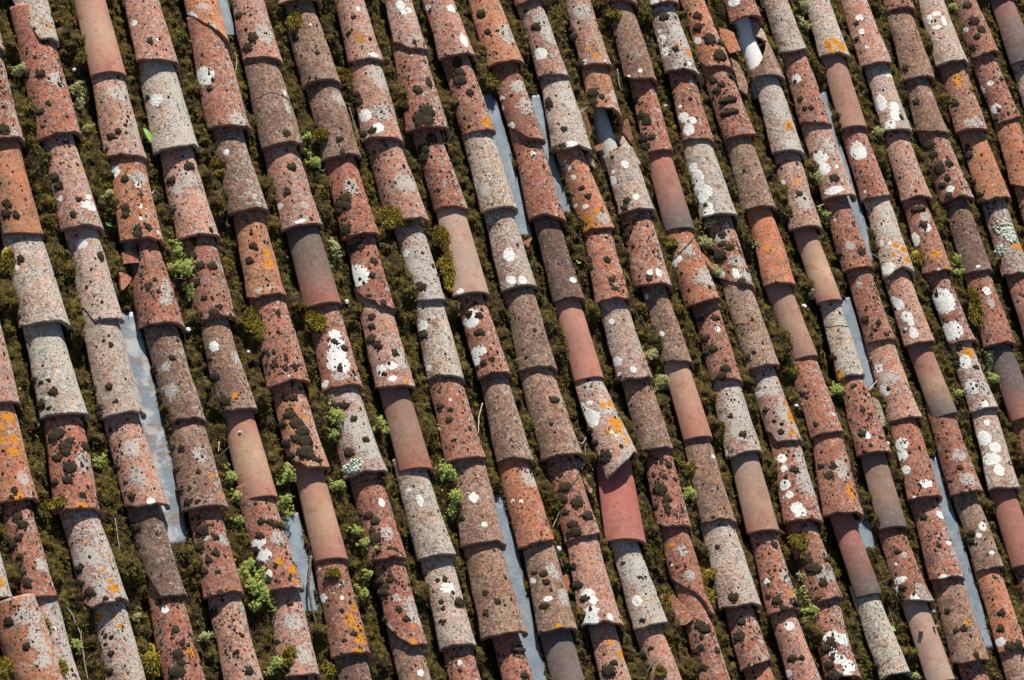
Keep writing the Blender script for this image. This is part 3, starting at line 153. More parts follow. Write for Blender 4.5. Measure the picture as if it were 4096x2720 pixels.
[16,2,0.8117,0.8746,0.0809,0.0651,0.3842,0.3192,0.0086,-0.0271,-0.129,"r","red tile with a chain of white lichen, third down in top-edge column 14",None,None,[["W",-0.75,0.117,0.0251,0.0254],["W",-0.417,0.0958,0.0175,0.0177],["W",-0.667,0.0585,0.0263,0.0304],["W",-0.042,0.2766,0.0125,0.0092],["W",-0.792,0.1702,0.0094,0.0092]],[],[],0.004],
[16,3,0.8081,0.5357,0.0965,0.0728,0.4039,0.3389,0.0127,-0.0106,-0.035,"pw","cream tile with a string of white lichen discs, fourth down in top-edge column 14",None,None,[["W",-0.75,0.2316,0.0246,0.0227],["W",-0.667,0.1977,0.021,0.0202],["W",-0.667,0.1864,0.0287,0.0277],["W",-0.667,0.1582,0.0179,0.0176],["W",-0.792,0.1412,0.0207,0.0201],["W",-0.542,0.113,0.0298,0.0301],["W",-0.708,0.0904,0.0245,0.0251],["W",-0.583,0.0452,0.0165,0.0175],["W",-0.667,0.0169,0.0233,0.025],["W",-0.708,0.2259,0.0135,0.0126]],[],[],-0.0023],
[16,4,0.8142,0.2142,0.0801,0.0623,0.3865,0.3215,0.0097,0.0189,-0.217,"r","red tile with a grey lobe and white flecks, fifth down in top-edge column 14",[[-1,0.05],[-0.6,0.01],[-0.3,0],[0.2,0.008],[1,0]],None,[["W",-0.333,0.0643,0.0177,0.0242],["W",-0.875,0.075,0.0151,0.0146],["W",-0.083,0.284,0.0173,0.0122],["G",-0.167,0.1179,0.0347,0.0219],["G",0.083,0.0536,0.0432,0.029],["G",-0.458,0.2358,0.0379,0.0343]],[[-0.542,0.2036,0.0183,0.0171],[-0.25,0.1822,0.0228,0.0195],[-0.792,0.1554,0.0361,0.0341],[-0.417,0.2465,0.0221,0.0196],[-0.208,0.0214,0.0238,0.0218]],[],0.004],
[16,5,0.8218,-0.1342,0.0865,0.0679,0.4384,0.3484,0.0116,0.022,-0.005,"b","dusty pink-brown tile, sixth down in top-edge column 14",None,None,[],[[-0.792,0.0523,0.0143,0.0143]],[],0.002],
[16,6,0.8345,-0.4628,0.0793,0.0599,0.3936,0.3286,0.0147,0.0386,-0.054,"go","grey tile edged with orange down its right, seventh down in top-edge column 14",[[-1,0.06],[-0.8,0.05],[-0.7,0],[1,0]],None,[["W",-0.875,0.2245,0.0166,0.0142],["W",-0.708,0.2245,0.0159,0.0142],["O",0.583,0.2629,0.0357,0.0188],["O",0.417,0.1643,0.0286,0.0281],["O",0.333,0.1041,0.0367,0.0374],["O",0.042,0.0329,0.0272,0.014],["G",-0.208,0.2465,0.043,0.0379],["G",-0.042,0.126,0.0294,0.0376]],[[-0.75,0.1533,0.0162,0.0151],[-0.458,0.0438,0.0142,0.0141],[-0.292,0.0767,0.0114,0.0103],[-0.542,0.0986,0.0106,0.0104]],[],0.004],
[16,7,0.7995,-0.8087,0.0972,0.0713,0.4409,0.3459,0.0144,-0.101,0.004,"rw","red tile with a column of white discs, eighth down in top-edge column 14",None,None,[["W",-0.625,0.2767,0.0243,0.0218],["W",-0.625,0.2306,0.0183,0.0169],["W",-0.708,0.1614,0.026,0.025],["W",-0.625,0.1153,0.0183,0.0182],["W",-0.833,0.1095,0.006,0.0058],["W",-0.458,0.0519,0.028,0.0287],["W",-0.583,0.0576,0.0139,0.0215],["W",-0.375,0.0634,0.0193,0.0105],["W",-0.292,0.0346,0.0118,0.0214],["W",-0.5,0.0231,0.0182,0.0086],["G",0.208,0.2767,0.0473,0.0288],["G",0.125,0.1787,0.047,0.0573]],[[-0.25,0.2191,0.0227,0.0193]],[],0.0033],
[16,8,0.8119,-1.1377,0.088,0.0726,0.394,0.329,0.0097,0.0378,0.006,"rm","red tile capped by a golden moss cushion, ninth down in top-edge column 14",None,None,[["G",0.042,0.1042,0.0555,0.0318]],[[-0.5,0.1426,0.0288,0.0273],[-0.333,0.1316,0.0252,0.0227],[-0.833,0.1755,0.0251,0.0228],[-0.542,0.1755,0.0242,0.0228],[-0.292,0.0713,0.0225,0.0204],[0.417,0.1645,0.0429,0.0136]],[],0.004],
[16,9,0.7872,-1.4619,0.0866,0.0685,0.3892,0.3242,0.011,-0.076,-0.095,"rw","dark red tile with large jagged white splash, tenth down in top-edge column 14",None,None,[["W",-0.375,0.1675,0.0404,0.0276],["W",-0.5,0.1135,0.0236,0.0321],["W",0.083,0.1567,0.0439,0.0275],["W",-0.292,0.0702,0.0346,0.0228],["W",0.0,0.0432,0.037,0.0273],["W",-0.208,0.0108,0.0201,0.0182]],[[-0.458,0.1513,0.0195,0.0253],[-0.708,0.1297,0.0263,0.0252],[-0.542,0.0865,0.0116,0.0206],[-0.708,0.0594,0.0229,0.0228],[-0.667,0.0108,0.031,0.0319],[-0.5,0.0054,0.0222,0.0228]],[],0.004],
[17,0,1.0348,1.2312,0.0815,0.0621,0.4036,0.3386,0.013,0.0375,-0.123,"om","orange tile crowned with dark moss, first down in top-edge column 15",[[-1,0.03],[-0.7,0.0],[1,0]],None,[["W",-0.75,0.1411,0.0182,0.0179]],[[-0.417,0.2483,0.023,0.0206],[-0.583,0.1975,0.0241,0.0231],[-0.25,0.1411,0.0316,0.0281],[-0.25,0.1241,0.0285,0.0256],[-0.083,0.0508,0.04,0.0331],[0.292,0.1129,0.0368,0.0177]],[],0.0037],
[17,1,1.0591,0.908,0.087,0.0707,0.4032,0.3232,0.0135,0.0749,0.001,"r","brick-red tile mossed across the middle, second down in top-edge column 15",None,None,[],[[-0.375,0.2478,0.0196,0.0175],[-0.625,0.2262,0.021,0.02],[-0.333,0.1724,0.0493,0.0175],[-0.458,0.1185,0.0457,0.0175],[-0.625,0.2747,0.0216,0.0201],[0.458,0.2801,0.0572,0.0199]],[],0.004],
[17,2,1.0507,0.5787,0.0854,0.0673,0.3943,0.3293,0.0131,-0.0253,-0.042,"b","plain pink-brown tile, third down in top-edge column 15",None,None,[],[],[],0.004],
[17,3,1.0436,0.2317,0.0816,0.0643,0.4119,0.3469,0.0152,-0.0205,-0.037,"os","bright orange tile, one yellow lichen dot, fourth down in top-edge column 15",None,None,[["O",-0.5,0.1619,0.0128,0.0199]],[[-0.542,0.0,0.0116,0.0124]],[],0.004],
[17,4,1.0716,-0.0912,0.0751,0.0639,0.3879,0.3229,0.0123,0.0865,-0.016,"n12","smooth new brown-pink tile, fifth down in top-edge column 15",None,None,[],[],[],0.004],
[17,5,1.077,-0.4337,0.0894,0.0676,0.4075,0.3425,0.0108,0.0159,0.047,"r","red tile with a fallen moss brow, sixth down in top-edge column 15",None,None,[["W",0.167,0.0799,0.012,0.0067],["W",-0.917,0.1541,0.0054,0.0048]],[[-0.667,0.0514,0.0118,0.0119],[-0.792,0.1941,0.0159,0.0144]],[],0.0013],
[17,6,1.033,-0.7888,0.1,0.076,0.4201,0.3551,0.016,-0.1233,-0.018,"r","brown-red tile with orange lichen lower right, seventh down in top-edge column 15",None,None,[["O",0.083,0.1006,0.0355,0.0291],["O",0.083,0.071,0.0139,0.0097],["G",-0.083,0.1953,0.0379,0.044]],[[-0.583,0.1717,0.0226,0.0221],[-0.375,0.2131,0.0188,0.0172],[-0.792,0.219,0.016,0.0148]],[],0.0032],
[17,7,1.0482,-1.1282,0.0754,0.0641,0.4044,0.3394,0.0145,0.0448,-0.009,"n13","smooth new tile, red above and dark grey below, eighth down in top-edge column 15",None,None,[],[],[],0.004],
[17,8,1.0717,-1.4668,0.079,0.0625,0.4036,0.3386,0.0166,0.0692,0.0,"p","pale bone-coloured tile, ninth down in top-edge column 15",None,None,[],[[-1.0,0.0621,0.0182,0.0158]],[],0.004],
[18,0,1.2885,1.4804,0.0889,0.0711,0.4036,0.3386,0.0102,0.0523,0.036,"rw","red tile with a white patch above the hole, first down in top-edge column 16",None,None,[["W",-0.625,0.0846,0.03,0.0208]],[],[],-0.0026],
[18,1,1.3178,1.2006,0.0904,0.0692,0.3448,0.2798,0.0111,0.1043,-0.19,"bf","broken pointed brown tile over the white gap, second down in top-edge column 16",None,[[-1,0.03],[-0.6,0.06],[0,0.13],[0.5,0.2],[0.75,0.245],[1,0.22]],[],[],[],0.004],
[18,2,1.3104,0.8435,0.0855,0.0667,0.4221,0.3571,0.0154,-0.0207,-0.144,"pg","grey-cream tile with orange and white spots, third down in top-edge column 16",None,None,[["O",0.0,0.125,0.0278,0.0309],["O",0.167,0.0238,0.0122,0.0077],["G",-0.125,0.0298,0.0351,0.0205],["G",-0.208,0.2083,0.0365,0.0311]],[],[],0.004],
[18,3,1.2882,0.4921,0.0891,0.067,0.4164,0.3514,0.0116,-0.063,-0.003,"k","pink-brown tile with an orange spot near its head, fourth down in top-edge column 16",None,None,[["W",-0.833,0.2225,0.014,0.013],["O",-0.167,0.2167,0.0253,0.0129],["G",-0.208,0.123,0.0403,0.0412]],[[-0.292,0.1581,0.0197,0.0181]],[],0.004],
[18,4,1.3057,0.162,0.0711,0.0605,0.3952,0.3302,0.0171,0.0529,-0.048,"n14","smooth new pink tile with a yellowish band, fifth down in top-edge column 16",None,None,[],[],[],0.004],
[18,5,1.3152,-0.1759,0.0733,0.0554,0.4029,0.3379,0.0081,0.0282,0.049,"pc","cream tile cracked across near its head, sixth down in top-edge column 16",None,None,[["O",0.25,0.1689,0.0165,0.0073],["O",-0.917,0.0282,0.0201,0.0194],["O",-0.792,0.0113,0.0142,0.0145]],[[-1.0,0.1014,0.022,0.0194]],[],0.004],
[18,6,1.3084,-0.526,0.0908,0.066,0.4151,0.3501,0.017,-0.0194,-0.064,"rh","deep red tile with a white spot near its foot, seventh down in top-edge column 16",None,None,[["W",-0.458,0.0817,0.0149,0.0195]],[[-0.333,0.1984,0.0159,0.0137],[-0.625,0.0934,0.0196,0.0195],[-0.458,0.035,0.0106,0.0107]],[],-0.0043],
[18,7,1.2888,-0.8509,0.0819,0.0696,0.3899,0.3249,0.0186,-0.0604,0.002,"n15","smooth new dark brown tile, eighth down in top-edge column 16",None,None,[],[],[],0.004],
[18,8,1.3056,-1.1707,0.0878,0.0671,0.3847,0.3197,0.0141,0.0526,-0.174,"r","red tile with a curled white lichen, ninth down in top-edge column 16",None,None,[["W",-0.625,0.1759,0.0092,0.0084],["W",-0.667,0.1066,0.0291,0.0162],["W",-1.0,0.0799,0.0213,0.0278],["W",-1.0,0.048,0.0157,0.0185],["W",-0.417,0.0213,0.0191,0.0231],["W",-0.333,0.0,0.0244,0.023],["G",0.083,0.0053,0.0373,0.023],["G",-0.083,0.048,0.0307,0.0323],["G",-0.208,0.2025,0.0182,0.0139]],[[-0.708,0.0746,0.0167,0.0162],[-0.833,0.0426,0.0144,0.0208],[-0.417,0.2238,0.0164,0.014]],[],0.004],
[18,9,1.3217,-1.5092,0.079,0.0672,0.4036,0.3386,0.0118,0.0475,0.0,"nt","new pinkish beige tile with clips and stamped lettering, tenth down in top-edge column 16",None,None,[],[],[],0.004],
[19,0,1.5202,1.3401,0.0794,0.061,0.4036,0.3386,0.0155,0.0172,0.095,"pb","beige-brown tile with rough foot, first down in top-edge column 17",None,None,[],[],[],0.0039],
[19,1,1.5323,0.9891,0.086,0.0663,0.416,0.351,0.0102,0.0344,-0.096,"r","pink-red tile with a white cross lichen, second down in top-edge column 17",None,None,[["W",-0.625,0.2281,0.0247,0.0233]],[[-0.708,0.1287,0.0155,0.0155],[-0.417,0.076,0.0146,0.0144],[-0.625,0.0819,0.0125,0.0129]],[],0.004],
[19,2,1.5384,0.6459,0.0929,0.074,0.4082,0.3432,0.0154,0.0178,-0.014,"k","tan tile with two large white discs, third down in top-edge column 17",None,None,[["W",-0.583,0.1888,0.0369,0.036],["W",-0.583,0.1373,0.0307,0.0308],["W",-0.083,0.1373,0.0132,0.0102],["W",-0.625,0.1316,0.028,0.0282],["W",-0.458,0.0286,0.0469,0.0204],["G",-0.125,0.2345,0.0335,0.0257]],[[-0.333,0.0858,0.0241,0.023]],[],0.0017],
[19,3,1.5391,0.3146,0.0829,0.0635,0.3963,0.3313,0.0081,0.002,-0.015,"r","brick-red tile with dark dots, fourth down in top-edge column 17",None,None,[["W",-0.667,0.2374,0.0077,0.0071],["O",-0.208,0.011,0.0165,0.006],["G",-0.417,0.1104,0.0263,0.0252]],[[0.042,0.0773,0.0258,0.0251],[-0.917,0.0883,0.0212,0.0202]],[],0.004],
[19,4,1.5496,-0.0173,0.0799,0.0662,0.397,0.332,0.0085,0.0317,0.016,"r","red-brown tile with two moss balls, fifth down in top-edge column 17",None,None,[["G",-0.583,0.2656,0.0187,0.0174]],[[-0.75,0.1107,0.0199,0.0197],[-0.292,0.083,0.0162,0.0147],[-0.167,0.0277,0.0126,0.0108]],[],0.004],
[19,5,1.5546,-0.3707,0.092,0.0717,0.4184,0.3534,0.0085,0.0141,-0.008,"k","rosy tile with a ring and grey-green disc, sixth down in top-edge column 17",None,None,[["W",-0.792,0.2474,0.0077,0.0158],["W",-0.625,0.2415,0.0075,0.0158],["W",-0.667,0.2532,0.0162,0.0059],["W",-0.75,0.2297,0.0161,0.0059],["W",-0.75,0.1413,0.0254,0.0294],["G",-0.5,0.1885,0.0447,0.0295]],[[-0.875,0.0883,0.0143,0.0137]],[],-0.0015],
[19,6,1.5256,-0.7295,0.0923,0.0734,0.4238,0.3588,0.0164,-0.0807,-0.018,"r","dull red tile with a tall white oval, seventh down in top-edge column 17",None,None,[["W",-0.708,0.2511,0.0318,0.0298],["W",-0.792,0.2033,0.0262,0.0297],["W",-0.792,0.1375,0.0212,0.0207],["W",-0.25,0.0598,0.0372,0.0196],["W",-0.75,0.006,0.0103,0.0108],["O",0.0,0.3049,0.0189,0.0124],["O",0.042,0.2153,0.0151,0.0098],["O",0.542,0.0419,0.0214,0.0073]],[],[],0.004],
[19,7,1.524,-1.0813,0.0885,0.0704,0.4169,0.3519,0.0154,-0.0046,-0.088,"r","orange-red tile with white flecks along its right, eighth down in top-edge column 17",None,None,[["W",0.292,0.2815,0.0389,0.0214],["W",0.167,0.1525,0.0232,0.0118],["W",-0.5,0.0117,0.0196,0.0118],["G",0.333,0.1114,0.0333,0.0118]],[[-0.583,0.2815,0.0187,0.0167]],[],0.004],
[19,8,1.5275,-1.4404,0.1,0.0773,0.424,0.359,0.0081,0.0097,-0.028,"b","grey-brown tile beside the long zinc strip, ninth down in top-edge column 17",None,None,[["O",-0.083,0.1676,0.0231,0.0186]],[[-0.333,0.1436,0.0187,0.0163],[-0.583,0.1436,0.0148,0.014],[-0.667,0.2334,0.0156,0.014],[-0.167,0.018,0.0139,0.0185]],[],0.004],
[19,9,1.5454,-1.779,0.079,0.0639,0.4036,0.3386,0.0164,0.0529,0.0,"r","red tile end, tenth down in top-edge column 17",None,None,[],[],[],0.004],
[20,0,1.7652,1.3315,0.082,0.062,0.4036,0.3386,0.0169,-0.014,-0.041,"p","tan tile with a big orange lichen rosette, first down in top-edge column 18",None,None,[["O",-0.5,0.0564,0.0204,0.0322],["O",-0.167,0.0677,0.0242,0.0214],["O",0.083,0.0395,0.0306,0.0319],["O",-0.417,0.0169,0.0255,0.0161]],[],[],0.003],
[20,1,1.7556,0.9871,0.0776,0.066,0.4094,0.3444,0.0154,-0.0279,-0.007,"n16","smooth new rosy brown tile, second down in top-edge column 18",None,None,[],[],[],0.004],
[20,2,1.7732,0.656,0.0819,0.0652,0.3961,0.3311,0.0088,0.0532,0.019,"rw","red tile with a white lichen tongue, third down in top-edge column 18",None,None,[["W",-0.458,0.2263,0.0449,0.046],["W",-0.75,0.0386,0.0074,0.0076]],[],[],0.004],
[20,3,1.7676,0.3043,0.0863,0.066,0.4167,0.3517,0.0153,-0.0159,0.016,"p","sandy tile with orange lichen and hanging white disc, fourth down in top-edge column 18",[[-1,-0.02],[-0.7,-0.02],[-0.5,0],[1,0]],None,[["W",-0.708,0.1407,0.0104,0.0154],["W",-0.417,0.129,0.0107,0.0103],["W",-0.708,0.0176,0.0313,0.0307],["O",-0.208,0.1172,0.0178,0.0205],["O",-0.375,0.0762,0.0132,0.0128],["O",0.208,0.0996,0.0388,0.0203],["O",0.167,0.0469,0.0351,0.0152],["G",-0.125,0.2814,0.0425,0.0361],["G",-0.208,0.1934,0.0499,0.0257]],[],[],0.0031],
[20,4,1.7729,-0.0273,0.0858,0.0661,0.3966,0.3316,0.014,0.016,0.008,"k","beige tile with clustered white discs, fifth down in top-edge column 18",None,None,[["W",-0.667,0.1879,0.0239,0.0277],["W",-0.833,0.2155,0.0195,0.0176],["W",-0.542,0.1271,0.0284,0.0276],["W",-0.458,0.0939,0.0154,0.015],["W",-0.5,0.0497,0.0223,0.0275],["W",-0.75,0.0774,0.0075,0.0075],["W",-0.792,0.3039,0.0088,0.0076],["O",0.458,0.105,0.0286,0.0198]],[],[],0.004],
[20,5,1.7983,-0.3546,0.0773,0.0657,0.3924,0.3274,0.0144,0.0773,0.061,"n17","smooth new tile, red to tan to slate, sixth down in top-edge column 18",None,None,[],[],[],0.004],
[20,6,1.79,-0.7071,0.088,0.0696,0.4175,0.3525,0.0139,-0.0234,0.02,"r","mottled orange and grey tile, seventh down in top-edge column 18",None,None,[["G",-0.167,0.1645,0.037,0.0294],["G",-0.208,0.0529,0.0449,0.0293]],[[-0.333,0.1116,0.016,0.0147]],[],0.003],
[20,7,1.8015,-1.0435,0.0775,0.0618,0.4014,0.3364,0.0104,0.0342,0.003,"b","brown-red tile with pale discs, eighth down in top-edge column 18",None,None,[["W",-0.083,0.185,0.0239,0.0215],["W",-0.417,0.1514,0.0147,0.0134],["W",-0.083,0.0673,0.0141,0.0104]],[[-0.708,0.1682,0.0204,0.0191],[-0.833,0.1346,0.0205,0.0191]],[],0.004],
[20,8,1.7963,-1.4008,0.08,0.0616,0.4222,0.3572,0.0107,-0.0147,-0.022,"o","orange tile with a white block at its foot, ninth down in top-edge column 18",None,None,[["W",-0.792,0.0476,0.0264,0.0212]],[[-0.5,0.0179,0.0236,0.0235],[-0.125,0.0238,0.0266,0.0212],[-0.375,0.1667,0.0215,0.019],[-0.625,0.1012,0.0195,0.0189]],[],0.004],
[20,9,1.7957,-1.7393,0.079,0.0637,0.4036,0.3386,0.0126,-0.0019,0.0,"kb","blurred pale pink tile in the lower right corner, tenth down in top-edge column 18",None,None,[],[],[],0.004],
[21,0,2.0139,1.3064,0.092,0.0711,0.4036,0.3386,0.017,0.0025,0.035,"k","peach-grey tile with three white dots on its left, first down in top-edge column 19",None,None,[["W",-0.417,0.2314,0.0236,0.0163],["W",-0.542,0.1636,0.0164,0.0163],["W",-0.542,0.0846,0.0104,0.0108]],[[-0.625,0.2088,0.0139,0.0136],[-0.792,0.1354,0.0134,0.0136]],[],-0.0039],
[21,1,2.0155,0.9804,0.0857,0.0693,0.391,0.326,0.0161,0.0049,-0.077,"pw","beige tile with a big white lichen splash, second down in top-edge column 19",None,None,[["W",-0.708,0.1413,0.0262,0.0425],["W",-0.25,0.1141,0.0294,0.0264],["W",-0.292,0.0706,0.0308,0.029],["W",-0.625,0.0272,0.0247,0.0264],["W",0.167,0.2771,0.0404,0.0159],["O",0.083,0.25,0.0265,0.0079]],[],[],0.004],
[21,2,2.0186,0.6534,0.0874,0.0661,0.392,0.327,0.0152,0.0095,-0.048,"k","tan tile with grey shoulder, third down in top-edge column 19",None,None,[["W",-0.458,0.0545,0.0062,0.0063]],[],[],0.004],
[21,3,2.0149,0.3084,0.0882,0.0677,0.41,0.345,0.011,-0.0107,-0.01,"r","brick tile with white lichen wedges and orange foot, fourth down in top-edge column 19",None,None,[["W",-0.292,0.207,0.0303,0.0207],["W",-0.875,0.1667,0.0221,0.0337],["W",-0.375,0.0,0.0128,0.0128],["O",-0.25,0.0805,0.0345,0.0257],["O",0.0,0.0115,0.0279,0.0102],["O",-0.708,0.0,0.0192,0.0077],["G",-0.167,0.2587,0.0309,0.0233]],[[-0.375,0.2242,0.0235,0.0207],[-0.375,0.299,0.0433,0.0156]],[],0.004],
[21,4,2.0385,-0.0179,0.0769,0.0637,0.3913,0.3263,0.0132,0.0722,0.033,"rw","tile nearly covered by a tall white lichen figure eight, fifth down in top-edge column 19",None,None,[["W",-0.542,0.2012,0.06,0.065],["W",-0.708,0.0598,0.06,0.0447]],[[-1.0,0.2556,0.0237,0.02]],[],0.004],
[21,5,2.0479,-0.3309,0.0784,0.0607,0.378,0.313,0.0133,0.0302,0.009,"gw","grey tile with white blotches and orange shoulder, sixth down in top-edge column 19",None,None,[["W",-0.458,0.2243,0.0341,0.0325],["W",-0.583,0.1095,0.0332,0.0348],["W",-0.292,0.0209,0.0188,0.0198],["O",-0.125,0.266,0.0435,0.035],["G",0.0,0.0939,0.0373,0.0248]],[[-0.833,0.2556,0.0259,0.0225],[-0.958,0.2295,0.0297,0.025],[-0.542,0.2921,0.0175,0.0151],[-0.042,0.193,0.0189,0.0124]],[],0.004],
[21,6,2.0225,-0.7008,0.0919,0.0706,0.4349,0.3699,0.0088,-0.0686,-0.017,"pw","grey-cream tile with stacked white lichens, seventh down in top-edge column 19",None,None,[["W",-0.708,0.2404,0.0353,0.0378],["W",-0.375,0.1911,0.0334,0.0251],["W",-0.625,0.1418,0.0459,0.0301],["W",-0.458,0.0863,0.0254,0.03],["W",-0.458,0.3082,0.0175,0.0152]],[],[],0.0029],
[21,7,2.0227,-1.0382,0.0795,0.0676,0.4025,0.3375,0.0162,0.0006,-0.011,"n18","smooth new red-brown tile, eighth down in top-edge column 19",None,None,[],[],[],0.004],
[21,8,2.0315,-1.3768,0.079,0.0597,0.4036,0.3386,0.0127,0.0258,0.0,"r","dark red tile fragment, ninth down in top-edge column 19",None,None,[],[],[],0.004],
[22,0,2.2841,1.5959,0.0858,0.0706,0.4036,0.3386,0.0108,-0.028,0.023,"r","red tile foot at the upper edge, first down in top-edge column 20",None,None,[],[],[],-0.0023],
[22,1,2.2648,1.2516,0.0922,0.0724,0.4093,0.3443,0.013,-0.0559,-0.003,"b","mottled brown tile with a mossy pit, second down in top-edge column 20",None,None,[],[[-0.792,0.0574,0.0129,0.022]],[],0.0038],
[22,2,2.256,0.9832,0.0898,0.0678,0.3334,0.2684,0.0084,-0.0328,-0.067,"b","mauve-brown tile with moss beads, third down in top-edge column 20",None,None,[],[[-0.667,0.161,0.0195,0.0191]],[],0.004],
[22,3,2.2785,0.6586,0.098,0.0762,0.3896,0.3246,0.0106,0.0691,-0.075,"r","mossy red tile with a white fleck, fourth down in top-edge column 20",None,None,[["W",-0.5,0.0541,0.0206,0.0181]],[[-0.625,0.2326,0.0255,0.0235],[-0.583,0.1677,0.0327,0.0312],[-0.708,0.2813,0.0351,0.0314],[-0.167,0.1731,0.027,0.0207],[-0.458,0.1082,0.0189,0.0181],[-0.625,0.027,0.0198,0.0207],[-0.708,0.0811,0.0179,0.0181],[-0.625,0.1515,0.0268,0.026]],[],0.002],
[22,4,2.2729,0.3129,0.0839,0.0665,0.4107,0.3457,0.0103,-0.0162,0.006,"d","dark rust-brown tile, fifth down in top-edge column 20",None,None,[["W",-0.333,0.023,0.0134,0.0078]],[],[],0.004],
[22,5,2.2707,-0.0335,0.0938,0.0732,0.4113,0.3463,0.0094,-0.0063,0.008,"r","orange tile with hanging moss at its left, sixth down in top-edge column 20",None,None,[["W",-0.292,0.254,0.025,0.0206],["G",-0.292,0.1963,0.0211,0.0308]],[],[],0.002],
[22,6,2.2836,-0.3752,0.0815,0.0693,0.4068,0.3418,0.0171,0.0377,0.028,"n19","smooth new purplish grey tile reddening below, seventh down in top-edge column 20",None,None,[],[],[],0.004],
[22,7,2.2882,-0.7138,0.079,0.0639,0.4036,0.3386,0.0167,0.0136,0.0,"r","red tile sliver, eighth down in top-edge column 20",None,None,[],[],[],0.004],
[23,0,2.5104,1.338,0.1,0.0711,0.4036,0.3386,0.0147,-0.0104,0.014,"p","beige tile with a white ring lichen, first down in top-edge column 21",None,None,[["W",-0.708,0.2314,0.018,0.0281],["W",-0.375,0.2539,0.0328,0.0123],["W",-0.167,0.2144,0.0173,0.0278],["W",-0.542,0.1862,0.0292,0.0123]],[],[],-0.0035],
[23,1,2.5033,1.001,0.0968,0.0736,0.402,0.337,0.0161,-0.0208,0.019,"r","orange-grey tile with yellow lichen at its head, second down in top-edge column 21",None,None,[["O",-0.333,0.264,0.0322,0.0275],["O",-0.375,0.2303,0.0185,0.0165],["G",-0.25,0.0337,0.0464,0.0217]],[[-0.708,0.146,0.0218,0.0219]],[],0.004],
[23,2,2.5228,0.6686,0.0937,0.0719,0.3974,0.3324,0.0122,0.0583,0.014,"o","orange-brown tile with few dots, third down in top-edge column 21",None,None,[],[[-0.875,0.2327,0.0295,0.0264],[-0.75,0.2659,0.0206,0.0185],[-0.875,0.0388,0.0182,0.0183],[-0.958,0.1053,0.0195,0.0184],[-0.875,0.0055,0.0229,0.0235]],[],0.004],
[23,3,2.5216,0.3063,0.0814,0.0654,0.4273,0.3623,0.0101,-0.0033,0.046,"gf","grey tile with frilly pale green lichen, fourth down in top-edge column 21",None,None,[["O",0.25,0.1329,0.0582,0.0234]],[],[[-0.208,0.2295,0.059,0.0367],[-0.083,0.1812,0.043,0.0262],[-0.75,0.1268,0.0314,0.0236]],0.004],
[23,4,2.5202,-0.0323,0.079,0.0644,0.4036,0.3386,0.0162,-0.004,0.0,"r","dark red tile, fifth down in top-edge column 21",None,None,[],[],[],0.004],
[24,0,2.7576,1.4051,0.0848,0.0673,0.4036,0.3386,0.0166,0.0366,0.082,"r","red tile with a chain of dark tufts, first down in top-edge column 22",None,None,[["W",-0.792,0.1411,0.0137,0.0138]],[[-0.333,0.1693,0.0305,0.0275],[-0.167,0.1241,0.0269,0.0219],[-0.458,0.0903,0.0193,0.0192],[-0.792,0.0508,0.0182,0.0192],[-0.375,0.2539,0.0251,0.0221]],[],-0.001],
[24,1,2.7813,1.0807,0.083,0.0674,0.3894,0.3244,0.0082,0.0731,0.116,"r","mauve tile with two white discs, second down in top-edge column 22",None,None,[["W",-1.0,0.173,0.0165,0.0241],["W",-0.542,0.1892,0.0197,0.0134],["W",-0.708,0.0649,0.0259,0.0267]],[],[],0.004],
[24,2,2.7659,0.7431,0.0872,0.0693,0.4026,0.3376,0.0097,-0.0458,0.048,"o","orange tile with a grey chip, third down in top-edge column 22",None,None,[],[],[],0.0021],
[24,3,2.7552,0.4045,0.079,0.0625,0.4036,0.3386,0.0118,-0.0315,0.0,"r","dark red tile cut by the frame, fourth down in top-edge column 22",None,None,[],[],[],0.004],
[25,0,3.0066,1.717,0.0749,0.0618,0.4036,0.3386,0.0102,0.0057,0.02,"k","pale tile foot at the upper edge, first down in top-edge column 23",None,None,[],[],[],0.004],
[25,1,3.0104,1.3852,0.09,0.0674,0.3968,0.3318,0.0159,0.0115,0.071,"n20","smooth new purple tile turning grey, second down in top-edge column 23",None,None,[],[],[],-0.0019],
[25,2,3.0071,1.0466,0.079,0.0604,0.4036,0.3386,0.0132,-0.0096,0.0,"p","pale tile cut by the frame, third down in top-edge column 23",None,None,[],[],[],0.004],
]
